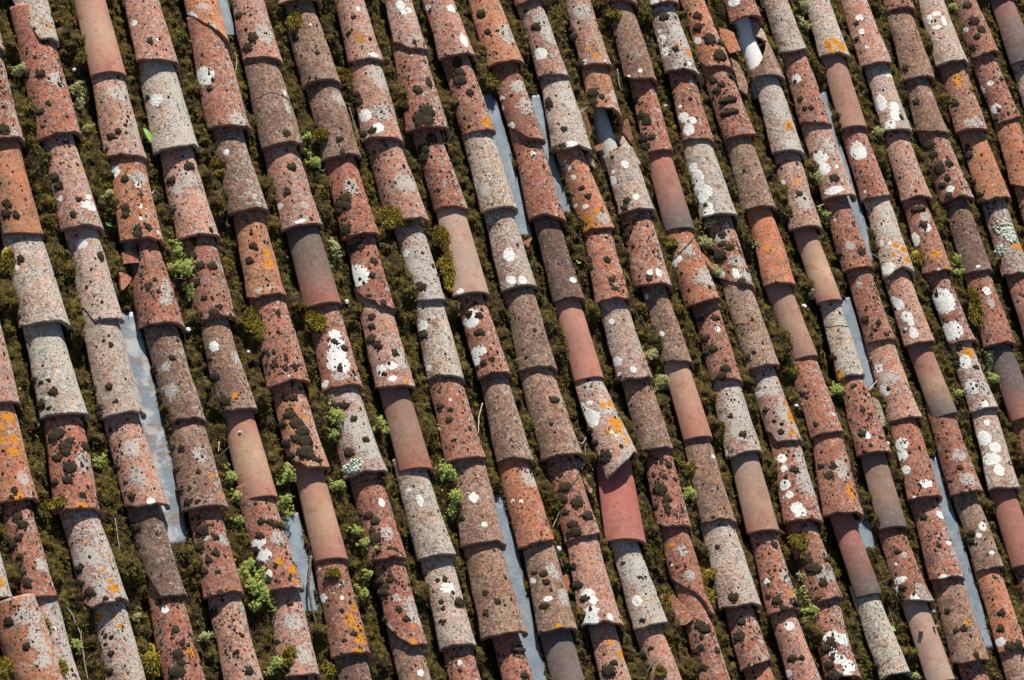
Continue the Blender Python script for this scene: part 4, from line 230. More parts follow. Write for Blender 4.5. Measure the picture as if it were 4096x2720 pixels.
SEDUM=[
[-2.4203,1.0315,0.0368,0.0304,1,"pale stonecrop right of the red tile with dark mossy left half"],
[-2.1888,0.9828,0.0212,0.0263,1,"upper pale stonecrop right of the brick-red tile with bright orange lower half"],
[-2.1902,0.9155,0.0212,0.035,1,"lower pale stonecrop right of the brick-red tile with bright orange lower half"],
[-2.1655,0.8186,0.0283,0.0109,1,"pale stonecrop left of the peach-grey tile with four moss balls"],
[-1.2138,0.8233,0.0182,0.0227,0,"green stonecrop over the pink tile thick with black dots"],
[-1.2087,0.7163,0.0363,0.0497,0,"green stonecrop right of the pink tile thick with black dots"],
[-1.914,0.3354,0.0337,0.043,0,"upper green stonecrop right of the cracked red tile with its upper left broken out"],
[-1.9261,0.2472,0.0432,0.0471,0,"lower green stonecrop right of the cracked red tile with its upper left broken out"],
[-2.1684,0.5437,0.0188,0.0172,1,"pale stonecrop right of the dusky pink tile with a split white lichen"],
[-1.899,0.1819,0.0241,0.0299,0,"lowest green stonecrop right of the cracked red tile with its upper left broken out"],
[-1.3953,-0.2509,0.0202,0.0171,0,"upper green stonecrop right of the orange tile with a heavy dark moss mass"],
[-1.4167,-0.3297,0.0402,0.0426,0,"lower green stonecrop right of the orange tile with a heavy dark moss mass"],
[-1.4444,-0.3948,0.0301,0.0212,0,"lowest green stonecrop right of the orange tile with a heavy dark moss mass"],
[-1.1946,-0.3542,0.0283,0.0323,0,"green stonecrop right of the blue-grey lichened tile with a foliose rosette"],
[-1.6657,-0.5377,0.044,0.0459,0,"green stonecrop right of the smooth new tile, tan-waisted, with a white pebble"],
[-1.6892,-0.6267,0.0341,0.0332,0,"upper green stonecrop over the red tile with white and orange lichen blotches"],
[-1.4389,-0.5772,0.0325,0.0337,0,"upper green stonecrop right of the smooth new pink to tan tile without lichen"],
[-0.9393,-0.5534,0.0448,0.0474,0,"upper green stonecrop right of the pinkish beige tile with sparse white flecks"],
[-0.9337,-0.6422,0.0421,0.0386,0,"lower green stonecrop right of the pinkish beige tile with sparse white flecks"],
[-0.9166,-0.3665,0.0185,0.0174,1,"pale stonecrop right of the smooth new brown tile reddening at its foot"],
[-1.8975,-0.5369,0.0334,0.033,0,"green stonecrop right of the brown tile with yellow-edged right side"],
[-1.8956,-0.6044,0.0334,0.0411,0,"upper green stonecrop right of the red tile with grey lichen shoulder and green moss ball"],
[-2.424,-0.4677,0.0226,0.0242,0,"green stonecrop right of the red tile overgrown with large dark moss clumps"],
[-1.8841,-0.9114,0.0285,0.0405,0,"green stonecrop left of the red tile with white and orange lichen blotches"],
[-1.9053,-0.9933,0.0332,0.0524,0,"upper green stonecrop right of the grey-pink speckled tile leaving the lower edge"],
[-1.4288,-0.7595,0.03,0.0209,0,"lower green stonecrop right of the smooth new pink to tan tile without lichen"],
[-1.4058,-0.8032,0.0301,0.0208,0,"upper green stonecrop left of the orange-red tile with grey lichen on its right"],
[-1.3705,-0.8387,0.0226,0.0188,0,"lower green stonecrop left of the orange-red tile with grey lichen on its right"],
[-1.41,-0.9267,0.0225,0.0207,0,"upper green stonecrop right of the brown-red tile with a large orange lichen"],
[-1.4422,-0.989,0.0274,0.0247,0,"lower green stonecrop right of the brown-red tile with a large orange lichen"],
[-1.3169,-0.8814,0.0141,0.0125,0,"green stonecrop over the orange-red tile with grey lichen on its right"],
[-0.9482,-0.6917,0.0289,0.03,0,"lowest green stonecrop right of the pinkish beige tile with sparse white flecks"],
[-1.9238,-1.2465,0.0259,0.0318,0,"lowest green stonecrop right of the grey-pink speckled tile leaving the lower edge"],
[-1.6895,-0.6833,0.0244,0.0227,0,"lower green stonecrop over the red tile with white and orange lichen blotches"],
[-1.9168,-0.8727,0.038,0.0446,0,"lowest green stonecrop right of the red tile with grey lichen shoulder and green moss ball"],
[-1.9192,-0.9555,0.0379,0.0484,0,"green stonecrop over the grey-pink speckled tile leaving the lower edge"],
[-1.9314,-1.0209,0.0236,0.0241,0,"lower green stonecrop right of the grey-pink speckled tile leaving the lower edge"],
[-2.1665,-1.1193,0.0368,0.0277,1,"pale stonecrop right of the dark red tile with moss and orange rim"],
[-2.6731,-1.1201,0.0218,0.0231,0,"green stonecrop right of the narrow grey-brown tile beneath a big orange one"],
[-1.9121,-0.7061,0.0167,0.0245,0,"lower green stonecrop right of the red tile with grey lichen shoulder and green moss ball"],
[0.7528,0.5185,0.0436,0.0292,1,"upper pale stonecrop over the orange tile cracked across, two white discs"],
[0.7062,0.4367,0.0465,0.0339,1,"lower pale stonecrop over the orange tile cracked across, two white discs"],
[0.7157,0.3019,0.0279,0.0289,1,"pale stonecrop right of the orange tile cracked across, two white discs"],
[1.0016,0.4188,0.0446,0.044,1,"pale stonecrop left of the bright orange tile, one yellow lichen dot"],
[1.4671,0.5861,0.0498,0.0301,0,"green stonecrop over the smooth new pink tile with a yellowish band"],
[1.4284,0.7522,0.0265,0.0303,1,"pale stonecrop over the pink-brown tile with an orange spot near its head"],
[2.1667,0.3934,0.0247,0.0256,0,"upper green stonecrop over the tile nearly covered by a tall white lichen figure eight"],
[2.1624,0.3294,0.0247,0.0204,0,"lower green stonecrop over the tile nearly covered by a tall white lichen figure eight"],
[1.6893,1.5994,0.0305,0.0422,1,"upper pale stonecrop right of the beige-brown tile with rough foot"],
[1.6735,1.4997,0.0237,0.0315,1,"lower pale stonecrop right of the beige-brown tile with rough foot"],
[1.8937,0.9856,0.0345,0.0259,1,"pale stonecrop over the red tile with a white lichen tongue"],
[2.6464,1.6598,0.033,0.0246,0,"green stonecrop over the beige tile with a white ring lichen"],
[0.2417,-0.0612,0.0356,0.0418,1,"pale stonecrop right of the cream and grey tile with three white discs"],
[0.2659,-0.1667,0.0416,0.0463,1,"pale stonecrop over the grey-brown tile with pale shoulder"],
[0.2444,-0.6542,0.0325,0.0407,0,"green stonecrop right of the red tile with a round dark moss cushion"],
[1.2291,-0.2191,0.0648,0.0336,0,"green stonecrop right of the red tile with a fallen moss brow"],
[2.2032,-0.0615,0.0494,0.0603,1,"pale stonecrop over the grey tile with white blotches and orange shoulder"],
[2.1918,-0.1767,0.0317,0.035,0,"green stonecrop right of the grey tile with white blotches and orange shoulder"],
[1.9372,-0.2378,0.0241,0.0198,0,"green stonecrop right of the smooth new tile, red to tan to slate"],
[0.7216,-1.0192,0.0369,0.0273,1,"pale stonecrop right of the orange tile with dotted moss and grey lichen"],
[0.7516,-1.0722,0.0555,0.0408,0,"green stonecrop left of the red tile capped by a golden moss cushion"],
[0.7258,-1.1603,0.043,0.0497,0,"green stonecrop over the pale red tile with twin white spots at its foot"],
[1.197,-1.4634,0.0352,0.0182,1,"pale stonecrop left of the new pinkish beige tile with clips and stamped lettering"],
[-2.4184,-1.034,0.0157,0.0118,1,"pale stonecrop right of the peach tile with orange lichen across its top"],
[-1.2036,0.3611,0.031,0.0534,1,"pale stonecrop right of the smooth new tile, grey-brown turning red below"],
[1.2197,0.2146,0.0227,0.0196,1,"pale stonecrop right of the smooth new brown-pink tile"],
]
TUFT=[
[-0.8996,0.4867,0.0444,0.0804,0.05,"golden moss tuft on the beige tile with a golden moss tuft on its foot"],
[-0.6774,0.4114,0.0246,0.0601,0.0548,"upper golden moss tuft on the smooth pink tile with moss mat at left"],
[-0.6882,0.297,0.0288,0.0655,0.0818,"lower golden moss tuft on the smooth pink tile with moss mat at left"],
[-1.6409,0.0489,0.0181,0.0544,0.0645,"golden moss tuft on the red tile covered with green-black dots"],
[-1.3843,0.0444,0.0385,0.061,0.0566,"golden moss tuft on the orange tile with a tall white lichen splash"],
[-2.6216,0.2953,0.0159,0.0492,0.0623,"golden moss tuft on the cream tile with a moss tuft upper left"],
[-1.1486,1.3177,0.0374,0.042,0.0514,"golden moss tuft on the brown tile with green moss on its upper left"],
[-0.9404,1.1005,-0.005,0.048,0.0233,"golden moss tuft beside the rust-brown tile with an orange lower right"],
[1.9372,0.4012,0.0226,0.0762,0.0457,"golden moss tuft on the brick tile with white lichen wedges and orange foot"],
[2.1971,0.1575,0.0275,0.0708,0.0863,"golden moss tuft on the orange tile with hanging moss at its left"],
[-0.0006,-1.083,-0.005,0.0459,0.057,"golden moss tuft beside the pale grey-green tile with one round white disc"],
[0.2503,-0.9836,0.0091,0.0471,0.0312,"golden moss tuft on the plain pinkish beige tile with one moss ball"],
[0.1662,-1.069,0.0429,0.0352,0.0488,"golden moss tuft on the red tile split diagonally, pale hollow showing"],
[-0.18,-1.3795,0.0489,0.0339,0.0237,"golden moss tuft on the salmon tile under a fallen twig"],
[0.7467,-0.8768,0.0426,0.0806,0.055,"golden moss tuft on the red tile capped by a golden moss cushion"],
[-2.3691,-1.1589,-0.005,0.063,0.0585,"golden moss tuft beside the peach tile with orange lichen across its top"],
[-2.8155,-1.06,0.0461,0.0301,0.0346,"golden moss tuft on the narrow grey-brown tile beneath a big orange one"],
[-1.8539,-1.2082,0.0496,0.043,0.0361,"golden moss tuft on the pink-grey tile with a golden moss tuft"],
[1.0035,-0.1265,0.0151,0.0764,0.0263,"golden moss tuft on the red tile with a fallen moss brow"],
[-2.6381,-0.6184,0.0378,0.0354,0.0278,"golden moss tuft on the red tile overgrown with large dark moss clumps"],
[-1.6597,-1.2563,-0.005,0.0533,0.0322,"golden moss tuft beside the red tile end at the lower edge"],
[-1.5822,-0.9301,0.051,0.0246,0.0247,"golden moss tuft on the brown-red tile with a large orange lichen"],
[0.2841,-0.5447,0.02,0.0356,0.0365,"golden moss tuft on the brown tile with a mossy shoulder"],
[-1.6368,0.6758,0.0217,0.0448,0.0266,"golden moss tuft on the plain brown tile with few marks"],
[-0.1984,1.1163,0.0075,0.0401,0.0432,"golden moss tuft on the red tile with a ragged notched left foot"],
[0.5297,1.4546,0.0329,0.0307,0.0201,"golden moss tuft on the brown tile with two tiny white discs"],
[-1.1458,0.8222,0.0367,0.0472,0.0228,"golden moss tuft on the rust-brown tile with an orange lower right"],
[-2.8088,-1.2234,0.0925,0.0259,0.0267,"lower golden moss tuft on the big orange-pink grey-crusted tile lying askew in the corner"],
[-2.9759,-1.1969,0.0475,0.0379,0.034,"upper golden moss tuft on the big orange-pink grey-crusted tile lying askew in the corner"],
[0.5092,0.4198,0.0233,0.0305,0.0192,"golden moss tuft on the orange tile cracked across, two white discs"],
]
STRIP=[
[[[-1.5578,-1.3341,1.5113],[-1.5578,-1.3341,1.4675],[-1.5578,-1.3341,1.4237],[-1.5578,-1.3341,1.3798],[-1.5578,-1.3341,1.336],[-1.5578,-1.3341,1.2922],[-1.5578,-1.3341,1.2484]],0],
[[[-0.3746,-0.13,1.0795],[-0.3696,-0.1256,0.9741],[-0.3647,-0.1211,0.8688],[-0.3645,-0.1206,0.7635],[-0.3645,-0.1219,0.6581],[-0.3645,-0.1232,0.5528],[-0.3652,-0.1243,0.4474]],0],
[[[-0.13,0.1072,1.0795],[-0.1263,0.1043,0.9908],[-0.1225,0.1014,0.9022],[-0.1199,0.0985,0.8135],[-0.121,0.1064,0.7249],[-0.1221,0.1157,0.6362],[-0.1233,0.125,0.5476]],0],
[[[-2.2959,-2.0562,0.1033],[-2.2956,-2.0511,-0.0438],[-2.2983,-2.0439,-0.1909],[-2.2994,-2.0368,-0.3379],[-2.2909,-2.0402,-0.485],[-2.2824,-2.0438,-0.632],[-2.2808,-2.0461,-0.7791]],1],
[[[-1.8007,-1.5563,-0.6727],[-1.7998,-1.5556,-0.7353],[-1.799,-1.5549,-0.7979],[-1.7981,-1.5542,-0.8605],[-1.7973,-1.556,-0.923],[-1.7965,-1.5587,-0.9856],[-1.7985,-1.5613,-1.0482]],0],
[[[-0.8401,-0.597,-0.6227],[-0.848,-0.596,-0.7645],[-0.8534,-0.597,-0.9063],[-0.8554,-0.6007,-1.0482],[-0.8574,-0.6043,-1.19],[-0.855,-0.6054,-1.3319],[-0.8524,-0.6063,-1.4737]],0],
[[[1.5253,1.7613,1.1921],[1.53,1.7575,1.0555],[1.5336,1.7592,0.9189],[1.536,1.7665,0.7822],[1.5384,1.773,0.6456],[1.5387,1.7709,0.509],[1.539,1.7687,0.3723]],0],
[[[1.3032,1.5424,0.2096],[1.3063,1.5447,0.1387],[1.3084,1.5469,0.0678],[1.3104,1.5492,-0.0031],[1.3124,1.5504,-0.0741],[1.3144,1.5514,-0.145],[1.3145,1.5524,-0.2159]],0],
[[[1.5428,1.7945,-0.5163],[1.5313,1.7911,-0.6592],[1.5252,1.7933,-0.802],[1.5246,1.7982,-0.9449],[1.524,1.8009,-1.0878],[1.5254,1.7988,-1.2307],[1.5268,1.7967,-1.3736]],0],
[[[1.0342,1.2931,-0.7791],[1.0336,1.2918,-0.801],[1.0346,1.2905,-0.8229],[1.0355,1.2891,-0.8448],[1.0365,1.2896,-0.8667],[1.0375,1.2908,-0.8886],[1.0385,1.2919,-0.9105]],0],
]
SHARD=[
[[[-2.1527,0.3232],[-2.0558,0.3574],[-2.0898,0.2712],[-2.1591,0.2766]],"r","dark red piece of broken tile still lodged under the tile above it"],
[[[-2.1864,0.2445],[-2.1289,0.2261],[-2.1955,0.1667]],"r","small triangular red tile chip lying on moss"],
[[[0.1855,1.0027],[0.2383,1.019],[0.2239,0.9645],[0.1914,0.9894]],"p","small grey-tan tile chip standing in moss near the pointed orange tile"],
[[[0.1925,0.993],[0.21,0.9864],[0.227,0.9146],[0.2048,0.8635],[0.195,0.883]],"o","long thin orange tile splinter beside the pale dotted tile"],
[[[0.4049,0.9637],[0.434,0.9727],[0.4548,0.8877],[0.4363,0.8778],[0.4021,0.9307]],"o","curved orange tile splinter right of the white hollow"],
[[[0.3784,0.9043],[0.4052,0.9031],[0.4394,0.7762],[0.4282,0.7607],[0.3997,0.8122]],"p","long beige tile splinter below the curved orange splinter"],
[[[0.2311,0.8472],[0.2732,0.8577],[0.2587,0.8275],[0.2341,0.8249]],"o","small orange lump of tile left of the white hollow"],
[[[0.1686,0.8096],[0.2017,0.811],[0.1977,0.7487],[0.1682,0.7673]],"p","pale cracked tile chip in moss right of an orange-lichened tile head"],
[[[1.1391,1.4565],[1.191,1.4228],[1.1901,1.3323],[1.1397,1.3237],[1.1304,1.4091]],"o","orange tile shard, inside face up, beside the white gap"],
[[[1.1426,1.308],[1.2453,1.3316],[1.214,1.2314],[1.1457,1.1181],[1.123,1.1495]],"b","brown pointed tile shard with a black moss ball"],
[[[-0.2811,0.4073],[-0.2337,0.4287],[-0.2635,0.3872]],"o","tiny orange tile chip below the end of a zinc strip"],
[[[0.6437,0.3911],[0.6636,0.3826],[0.6938,0.3209],[0.6748,0.3071]],"o","thin orange tile splinter under pale stonecrop"],
[[[-0.2821,-0.5492],[-0.2505,-0.5421],[-0.2334,-0.5626],[-0.2847,-0.6529],[-0.308,-0.6309]],"b","rusty oval tile shard leaning on the bright red new tile"],
[[[-0.2985,-0.4985],[-0.2719,-0.5242],[-0.2854,-0.5492],[-0.3085,-0.5336]],"k","pinkish tile chip below a hooked grey twig"],
[[[-0.5232,-0.9746],[-0.4945,-0.9651],[-0.4817,-0.9941],[-0.505,-1.033],[-0.5238,-1.0233]],"o","rough orange tile lump lying between two speckled tiles"],
[[[-0.0562,-1.0346],[0.011,-1.0738],[0.0436,-1.1311],[0.0923,-1.1357],[0.0889,-1.1628],[0.0189,-1.1955],[-0.0158,-1.1928],[-0.062,-1.1464]],"r","broken red tile piece with moss, fallen out of the split tile"],
[[[1.3831,-0.2393],[1.4182,-0.2771],[1.4289,-0.3824],[1.3959,-0.393],[1.3959,-0.3271]],"p","tan tile splinter wedged between two columns beside a sloping zinc strip"],
[[[0.9881,-1.1357],[1.0235,-1.1458],[1.0059,-1.1588]],"o","small red-brown tile chip resting on a pale bone-coloured tile"],
[[[1.2881,1.5004],[1.3475,1.5101],[1.3544,1.4138],[1.3417,1.3781],[1.3029,1.421]],"p","beige broken tile piece on the right of the white gap"],
]
TWIG=[
[[[-1.6361,-0.8467,0.012],[-1.6737,-0.9452,0.012],[-1.6853,-1.0304,0.012],[-1.6816,-1.1013,0.012]],0.00538,"bark","thick broken brown branch lying beside a zinc strip"],
[[[-0.333,-0.4154,0.0796],[-0.3416,-0.4576,0.0853],[-0.2354,-0.4361,0.012],[-0.2128,-0.4114,0.012]],0.00366,"pale","hooked pale grey twig caught on the toffee-brown tile"],
[[[-0.2246,-0.4376,0.012],[-0.2354,-0.4859,0.012],[-0.251,-0.5385,0.012]],0.00198,"pale","straight thin grey twig hanging below a hooked twig"],
[[[-2.6933,-0.9693,0.012],[-2.6647,-1.0161,0.012],[-2.6489,-1.084,0.012],[-2.6589,-1.2455,0.012]],0.00262,"pale","long crooked pale twig lying down the moss near the lower left"],
[[[-2.7054,-0.8657,0.012],[-2.6842,-0.8952,0.012],[-2.7099,-0.9851,0.012]],0.00153,"pale","bent thin twig left of a grey and orange lichened tile"],
[[[-2.4172,-0.6778,0.012],[-2.4221,-0.7517,0.012],[-2.4294,-0.809,0.012]],0.00203,"pale","short pale twig in the moss left of the dark brown broken tile"],
[[[-2.1473,-0.7561,0.012],[-2.1667,-0.7932,0.012],[-2.1933,-0.83,0.012]],0.00255,"bark","stubby twig at the lower end of the rust-stained strip"],
[[[-2.197,-0.8413,0.012],[-2.1619,-0.8673,0.012]],0.00207,"bark","short brown twig crossing below a stubby twig"],
[[[0.0131,0.6115,0.012],[-0.0605,0.555,0.0508]],0.00146,"bark","thin dark twig lying on the end of a zinc strip"],
[[[0.2308,0.1513,0.012],[0.2453,0.0692,0.012],[0.2553,-0.0118,0.012]],0.00237,"bark","long straight brown stem in moss beside a cream and grey tile"],
[[[-1.7097,-0.2275,0.012],[-1.677,-0.271,0.012],[-1.6514,-0.3512,0.012]],0.00294,"dark","dark bare stick lying in moss beside the moss-massed orange tile"],
[[[-0.6806,-0.266,0.012],[-0.7152,-0.3239,0.012],[-0.7708,-0.4016,0.0536]],0.00217,"straw","pale bent straw beside the dark red dotted tile"],
[[[-0.0898,-1.2841,0.0462],[-0.1849,-1.3233,0.0501],[-0.2361,-1.383,0.012]],0.00171,"pale","fine twig fallen across a salmon tile"],
[[[-0.4365,-0.7017,0.0262],[-0.4624,-0.737,0.012],[-0.4915,-0.7721,0.012]],0.00221,"pale","short pale twig left of the cracked mossy tile"],
[[[-0.0179,-1.264,0.012],[-0.0222,-1.3311,0.012],[-0.0324,-1.3953,0.012]],0.00172,"bark","thin stem in moss left of the long-cracked tile"],
[[[-0.5324,-0.8466,0.0531],[-0.4974,-0.8928,0.012],[-0.487,-0.9333,0.012]],0.00192,"pale","curved thin twig above the rough orange lump"],
[[[1.1529,-1.1275,0.012],[1.1561,-1.1897,0.012],[1.1589,-1.2528,0.012]],0.00192,"pale","thin brown stem in moss right of the bone-coloured tile"],
[[[1.5917,0.3975,0.0534],[1.6873,0.3759,0.0237],[1.7104,0.3169,0.0646]],0.00169,"straw","fine white stem crossing onto a hanging white disc"],
[[[1.4084,0.618,0.012],[1.4754,0.6402,0.0212],[1.4967,0.6458,0.047]],0.00231,"straw","yellowish straw stalk above a green stonecrop"],
[[[-1.9916,0.5444,0.0461],[-1.9513,0.5769,0.012],[-1.9295,0.5577,0.012]],0.00144,"straw","curled pale straw in moss near the upper left"],
[[[-1.4485,1.1648,0.012],[-1.4467,1.1321,0.012],[-1.4959,1.0554,0.0473]],0.00178,"pale","short grey twig right of the scalloped-lichen tile"],
[[[-1.9165,-0.4034,0.012],[-1.9314,-0.4434,0.012]],0.00215,"straw","short straw piece left of the tan-waisted new tile"],
[[[-1.8778,-0.4227,0.0132],[-1.9275,-0.4562,0.012],[-1.9756,-0.4696,0.0394]],0.00144,"bark","bent brown twig left of the tan-waisted new tile"],
[[[-0.9687,0.9619,0.012],[-0.9642,0.8815,0.012],[-0.965,0.7822,0.012],[-0.9808,0.7062,0.012]],0.0016,"pale","long thin grey stem running down beside a rust-brown tile"],
[[[1.3632,-0.2353,0.0454],[1.4693,-0.1775,0.0099]],0.00231,"straw","yellow straw stub at the foot of a sloping zinc strip"],
[[[0.4748,1.2131,0.012],[0.4599,1.1201,0.012],[0.4746,1.1184,0.012]],0.00183,"pale","thin dry stalk in moss right of the yellow-specked peach tile"],
[[[0.8805,1.1986,0.0623],[0.9247,1.1467,0.012]],0.00222,"straw","pale straw in moss right of a brick tile near the upper edge"],
[[[-1.7134,-1.1618,0.012],[-1.677,-1.1886,0.012]],0.00145,"pale","fine pale stem above the golden moss at the lower edge"],
[[[-1.7091,-1.2178,0.012],[-1.6364,-1.2588,0.0154]],0.00145,"pale","long fine stem in front of golden moss at the lower edge"],
]
PEB=[
[-1.8458,-0.3832,0.0483,0.0097,"white pebble resting on the tan-waisted new tile"],
[-1.2016,0.1462,0.008,0.0124,"sharp white stone chip in moss below the grey-brown new tile"],
[0.4703,-0.2018,0.008,0.017,"white stone chip right of the tan to salmon new tile"],
[1.1658,0.1573,0.008,0.0168,"white stone chip in moss beside a rosy new tile"],
[1.3683,-0.4805,0.0594,0.0145,"white pebble right of the deep red tile foot"],
[1.4031,-1.1944,0.008,0.017,"white stone beside the beige clipped new tile"],
[-1.9397,0.0278,0.008,0.0144,"white lumpy chip at the foot of a cracked red tile"],
[-2.1805,1.0491,0.008,0.0113,"white pointed chip in moss left of a peach-grey tile"],
[0.6932,1.058,0.008,0.0124,"white snail shell in moss between two red tiles"],
[-1.6995,-0.0562,0.008,0.0088,"tiny white shell right of the small-lichened brown tile"],
[-1.4301,0.0806,0.008,0.0131,"cream flat chip below the grey-brown new tile"],
[0.9633,-0.2875,0.008,0.0152,"grey-white chip in moss left of a mottled red tile"],
[-0.2627,-0.8278,0.008,0.0124,"pale stone chip left of the bright red new tile foot"],
[-0.4862,-0.8582,0.008,0.0165,"white angular chip right of a clean orange tile"],
[1.4812,-0.3959,0.0228,0.0146,"white chip in the moss above a tall oval lichen tile"],
]
LEAF_D=[
[-1.9337,0.7951,0.012,0.0169,0.0308,"bright green leaf stuck in moss beside a peach-grey tile"],
[1.1417,-1.2642,0.012,0.0141,0.0147,"round green leaf right of the bone-coloured tile"],
[-0.0198,0.3285,0.012,0.0116,0.0056,"tiny yellow-green leaf in moss below orange lichen"],
[0.7056,-0.1619,0.012,0.0155,0.0075,"small bright green leaf right of a dark-dotted tile"],
[-2.1828,0.4327,0.012,0.0066,0.015,"narrow pale green leaf between two tiles at left"],
]


def setup_view():
    cam = D.objects.new('camera', D.cameras.new('camera'))
    COLL.objects.link(cam)
    cam.data.sensor_width = 36
    cam.data.lens = CAM_F * 36
    cam.data.clip_end = 500
    R = Matrix(CAM_ROT).to_4x4()
    cam.matrix_world = ROOF @ Matrix.Translation(CAM_LOC) @ R
    scene.camera = cam
    w = D.worlds.new('World'); scene.world = w; w.use_nodes = True
    nt = w.node_tree
    sky = nt.nodes.new('ShaderNodeTexSky'); sky.sky_type = 'NISHITA'; sky.sun_disc = False
    sky.sun_elevation = math.asin(SUN_DIR.z)
    sky.sun_rotation = math.atan2(SUN_DIR.x, SUN_DIR.y)
    nt.links.new(sky.outputs[0], nt.nodes['Background'].inputs[0])
    nt.nodes['Background'].inputs[1].default_value = 0.05
    s = D.objects.new('sun', D.lights.new('sun', 'SUN')); COLL.objects.link(s)
    s.data.energy = 5.0; s.data.angle = math.radians(0.5); s.data.color = (1, .94, .85)
    s.rotation_euler = SUN_DIR.to_track_quat('Z', 'Y').to_euler()
    s.location = (0, 0, 20)
    scene.view_settings.view_transform = 'Standard'; scene.view_settings.look = 'None'
    scene.view_settings.exposure = 0.72; scene.view_settings.gamma = 1
setup_view()

# ---------------------------------------------------------------- helpers
RNG = np.random.default_rng(11)
TM = math.radians(74)      # half-angle of a tile's arc
STM, CTM = math.sin(TM), math.cos(TM)
TH = 0.013

def vnoise(x, y, seed=0):
    x = np.asarray(x, float); y = np.asarray(y, float)
    xi = np.floor(x).astype(np.int64); yi = np.floor(y).astype(np.int64)
    fx = x - xi; fy = y - yi
    fx = fx*fx*(3-2*fx); fy = fy*fy*(3-2*fy)
    def h(a, b):
        n = (a*374761393 + b*668265263 + seed*1442695041) & 0xffffffff
        n = ((n ^ (n >> 13)) * 1274126177) & 0xffffffff
        n = (n ^ (n >> 16)) & 0xffffff
        return n / float(0xffffff)
    a = h(xi, yi); b = h(xi+1, yi); c = h(xi, yi+1); d = h(xi+1, yi+1)
    return (a*(1-fx)+b*fx)*(1-fy) + (c*(1-fx)+d*fx)*fy - .5

def fbm(x, y, seed=0, o=3):
    s = 0; a = 1
    for i in range(o):
        s = s + a*vnoise(x*2**i, y*2**i, seed+i*17); a *= .5
    return s

def mesh_from(name, V, F, mats, mi=None, attrs=None, smooth=True):
    """V (n,3); F list of index arrays (tri/quad) with the same arity per array."""
    me = D.meshes.new(name)
    if not isinstance(F, list): F = [F]
    F = [np.asarray(f, np.int32) for f in F if len(f)]
    nl = sum(f.size for f in F); nf = sum(len(f) for f in F)
    me.vertices.add(len(V)); me.vertices.foreach_set('co', np.asarray(V, np.float32).ravel())
    me.loops.add(nl); me.loops.foreach_set('vertex_index', np.concatenate([f.ravel() for f in F]))
    me.polygons.add(nf)
    tot = np.concatenate([np.full(len(f), f.shape[1]) for f in F]).astype(np.int32)
    st = np.concatenate([[0], np.cumsum(tot)[:-1]]).astype(np.int32)
    me.polygons.foreach_set('loop_start', st); me.polygons.foreach_set('loop_total', tot)
    if mi is not None: me.polygons.foreach_set('material_index', np.asarray(mi, np.int32))
    me.polygons.foreach_set('use_smooth', np.full(nf, smooth))
    for m in mats: me.materials.append(m)
    for k, v in (attrs or {}).items():
        v = np.asarray(v, np.float32)
        if v.shape[1] == 3:
            a = me.attributes.new(k, 'FLOAT_VECTOR', 'POINT'); a.data.foreach_set('vector', v.ravel())
        else:
            a = me.attributes.new(k, 'FLOAT_COLOR', 'POINT'); a.data.foreach_set('color', v.ravel())
    me.update(calc_edges=True); me.validate()
    return me

def link(name, me, parent=None, label=None, cat=None, group=None, kind=None, mat=None):
    o = D.objects.new(name, me); COLL.objects.link(o)
    if parent is not None: o.parent = parent
    elif mat is not None: o.matrix_world = ROOF @ mat
    else: o.matrix_world = ROOF
    if label: o['label'] = label
    if cat: o['category'] = cat
    if group: o['group'] = group
    if kind: o['kind'] = kind
    return o

def grid_faces(nx, ny, off=0, flip=False):
    i = np.arange(nx-1)[:, None]*ny + np.arange(ny-1)[None, :] + off
    f = np.stack([i, i+ny, i+ny+1, i+1], -1).reshape(-1, 4)
    return f[:, ::-1] if flip else f

# ---------------------------------------------------------------- materials
class NT:
    def __init__(s, name):
        s.m = D.materials.new(name); s.m.use_nodes = True; s.t = s.m.node_tree
        s.b = s.t.nodes['Principled BSDF']; s.out = s.t.nodes['Material Output']
    def n(s, typ, **kw):
        n = s.t.nodes.new(typ)
        for k, v in kw.items(): setattr(n, k, v)
        return n
    def put(s, sock, v):
        if hasattr(v, 'is_output') or isinstance(v, bpy.types.NodeSocket): s.t.links.new(v, sock)
        elif v is not None: sock.default_value = v
    def attr(s, name): return s.n('ShaderNodeAttribute', attribute_name=name)
    def noise(s, vec, scale, detail=3, rough=.55, dist=0):
        n = s.n('ShaderNodeTexNoise'); s.put(n.inputs['Vector'], vec)
        n.inputs['Scale'].default_value = scale; n.inputs['Detail'].default_value = detail
        n.inputs['Roughness'].default_value = rough; n.inputs['Distortion'].default_value = dist
        return n.outputs[0]
    def math(s, op, a, b=None, c=None):
        n = s.n('ShaderNodeMath', operation=op)
        for i, v in enumerate((a, b, c)): s.put(n.inputs[i], v)
        return n.outputs[0]
    def step(s, v, lo, hi):
        n = s.n('ShaderNodeMapRange', interpolation_type='SMOOTHSTEP')
        s.put(n.inputs[0], v); s.put(n.inputs[1], lo); s.put(n.inputs[2], hi)
        return n.outputs[0]
    def mix(s, f, a, b, typ='MIX'):
        n = s.n('ShaderNodeMix', data_type='RGBA', blend_type=typ)
        s.put(n.inputs[0], f)
        for i, v in ((6, a), (7, b)):
            if isinstance(v, tuple): v = (*v, 1) if len(v) == 3 else v
            s.put(n.inputs[i], v)
        return n.outputs[2]
    def sep(s, v):
        n = s.n('ShaderNodeSeparateColor'); s.put(n.inputs[0], v); return n.outputs
    def bump(s, h, strength, dist, normal=None):
        n = s.n('ShaderNodeBump'); n.inputs['Strength'].default_value = strength
        n.inputs['Distance'].default_value = dist; s.put(n.inputs['Height'], h)
        if normal is not None: s.put(n.inputs['Normal'], normal)
        return n.outputs[0]

